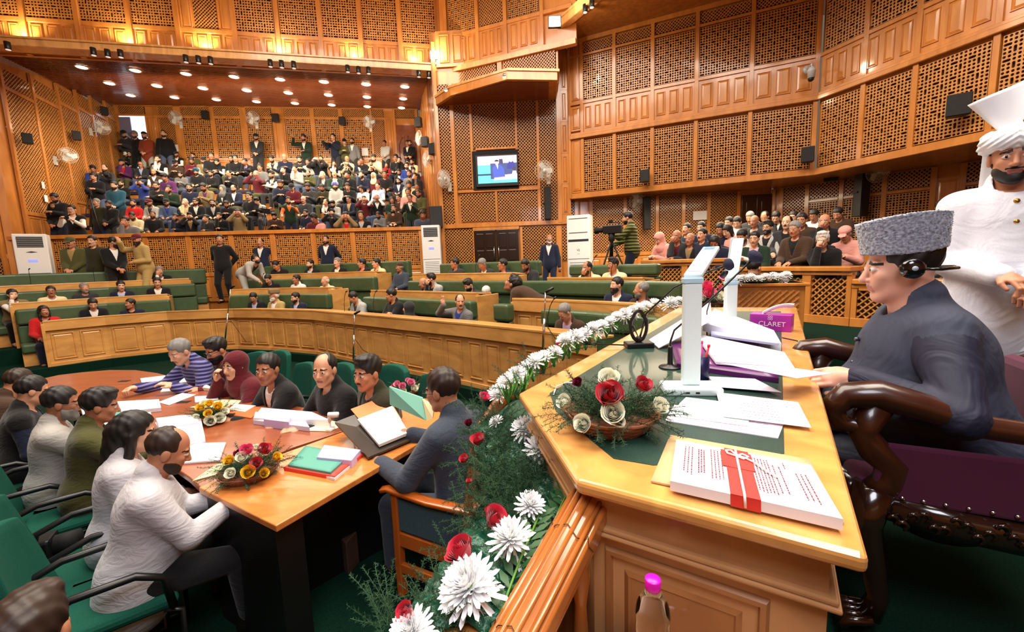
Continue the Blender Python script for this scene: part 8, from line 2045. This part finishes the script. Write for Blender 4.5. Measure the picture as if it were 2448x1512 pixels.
a, q = nets([('U', 'fn', tur, 0)], (-.16, -.19, -.02), (.16, .17, .2), .0045); tu = attach(gd, 'turban', np_mesh('turban', [(a, q, 0)]), [mat('white turban cotton', (240, 242, 246), .85)], GPz.HM)
b = MB(); b.grid(10, 12, lambda u, v: ((u - .5) * (.10 + .22 * v) + .01, -.01 + .03 * math.sin(u * 9) * v, .13 + .22 * v * (1 - .55 * abs(u - .35)))); o = b.build('plume', mat('white turban cotton', (240, 242, 246)), tu, solid=.004)
b = MB(); b.grid(4, 12, lambda u, v: ((u - .5) * .07 + .06, -.10 - .05 * math.sin(v * 2), .06 - .30 * v)); b.build('tail_cloth', mat('white turban cotton', (240, 242, 246)), tu, solid=.004)
M_brass = mat('brass', (190, 150, 80), .3, metal=.9); b = MB()
for k in range(6):
    p_ = Vector(GPz.up(.0, .0, .43 - k * .095)); f_ = Vector((0, 1, 0)); p_ += f_ * (.140 - (.02 if k == 0 else 0)); T = Matrix.Translation(p_) @ f_.to_track_quat('Z', 'Y').to_matrix().to_4x4(); b.lathe([(0, .006), (.009, .005), (.0115, 0), (.011, -.012)], 14, T=T)
attach(gd, 'button', b.mesh('button'), [M_brass])
b = MB(); b.lathe([(0, .004), (.012, .003), (.02, 0)], 8, T=Matrix.Translation((-.02, .135, .15)) @ Matrix.Rotation(-PI / 2, 4, 'X')); b.build('gold_motif', mat('brass', (190, 150, 80)), tu)
# ================================================================ LIGHT
def area(name, loc, size, power, rot=(0, 0, 0), col=(1, .86, .68), sy=None):
    l = bpy.data.lights.new(name, 'AREA'); l.energy = power; l.color = col
    if sy: l.shape = 'RECTANGLE'; l.size = size; l.size_y = sy
    else: l.size = size
    o = bpy.data.objects.new(name, l); COL.objects.link(o); o.location = loc; o.rotation_euler = rot; return o
def spot(name, loc, power, ang=120, col=(1, .86, .65), rot=(0, 0, 0), rad=.06):
    l = bpy.data.lights.new(name, 'SPOT'); l.energy = power; l.color = col; l.spot_size = R(ang); l.spot_blend = .6; l.shadow_soft_size = rad
    o = bpy.data.objects.new(name, l); COL.objects.link(o); o.location = loc; o.rotation_euler = rot; return o
area('hall_light', (-3.5, 5.0, 9.3), 7, 1650, col=(1, .90, .76))
area('hall_light', (3.0, 2.5, 9.3), 5, 1150, col=(1, .9, .76))
area('dais_light', (.2, -1.2, 4.2), 1.6, 125, rot=(R(22), 0, 0), col=(.90, .92, 1))
area('officials_fill', (4.2, 9.8, 3.05), 3.5, 210, col=(1, .82, .58), sy=1.6)  # fill area added to brighten the wall and ceiling under the balcony
pgm = (Vector((gA[0], gA[1], 0)) + Vector((gB[0], gB[1], 0))) / 2 + gn * 3.3
area('gallery_light', (pgm.x, pgm.y, 6.5), 8.5, 600, rot=(0, 0, R(8)), sy=4, col=(1, .85, .65))
pq = gal(PAR.L / 2 + .5, 1.2, 6.2); area('gallery_wash', pq, 9, 380, rot=(R(72), 0, R(8)), sy=.6, col=(1, .84, .62))  # fill strip added to lift the gallery back wall
w = bpy.data.worlds.new('world'); SC.world = w; w.use_nodes = True
w.node_tree.nodes['Background'].inputs[0].default_value = (1, .85, .7, 1); w.node_tree.nodes['Background'].inputs[1].default_value = .15
SC.view_settings.view_transform = 'Standard'; SC.view_settings.look = 'None'; SC.view_settings.gamma = 1; SC.view_settings.exposure = 0
for x, z in (((f1), 25), ((f2), 25)):
    l = bpy.data.lights.new('floodlight_beam', 'POINT'); l.energy = 90; l.color = (1, .85, .6); l.shadow_soft_size = .12
    o = bpy.data.objects.new('floodlight_beam', l); COL.objects.link(o); o.location = x + Vector((0, -.15, 0))
for px_ in (30, 290, 480, 664, 845, 990):   # uplights standing on the cornice, washing the panels above
    p = CN.world(CN.s_(px_, 130), ZCN + .34, .22); spot('uplight', p, 75, 150, (1, .80, .52), (R(180 - 12), 0, 0), .03)
SC.cycles.max_bounces = 7; SC.cycles.diffuse_bounces = 3; SC.cycles.glossy_bounces = 3; SC.cycles.transmission_bounces = 6
SC.cycles.use_adaptive_sampling = True; SC.cycles.adaptive_threshold = .02
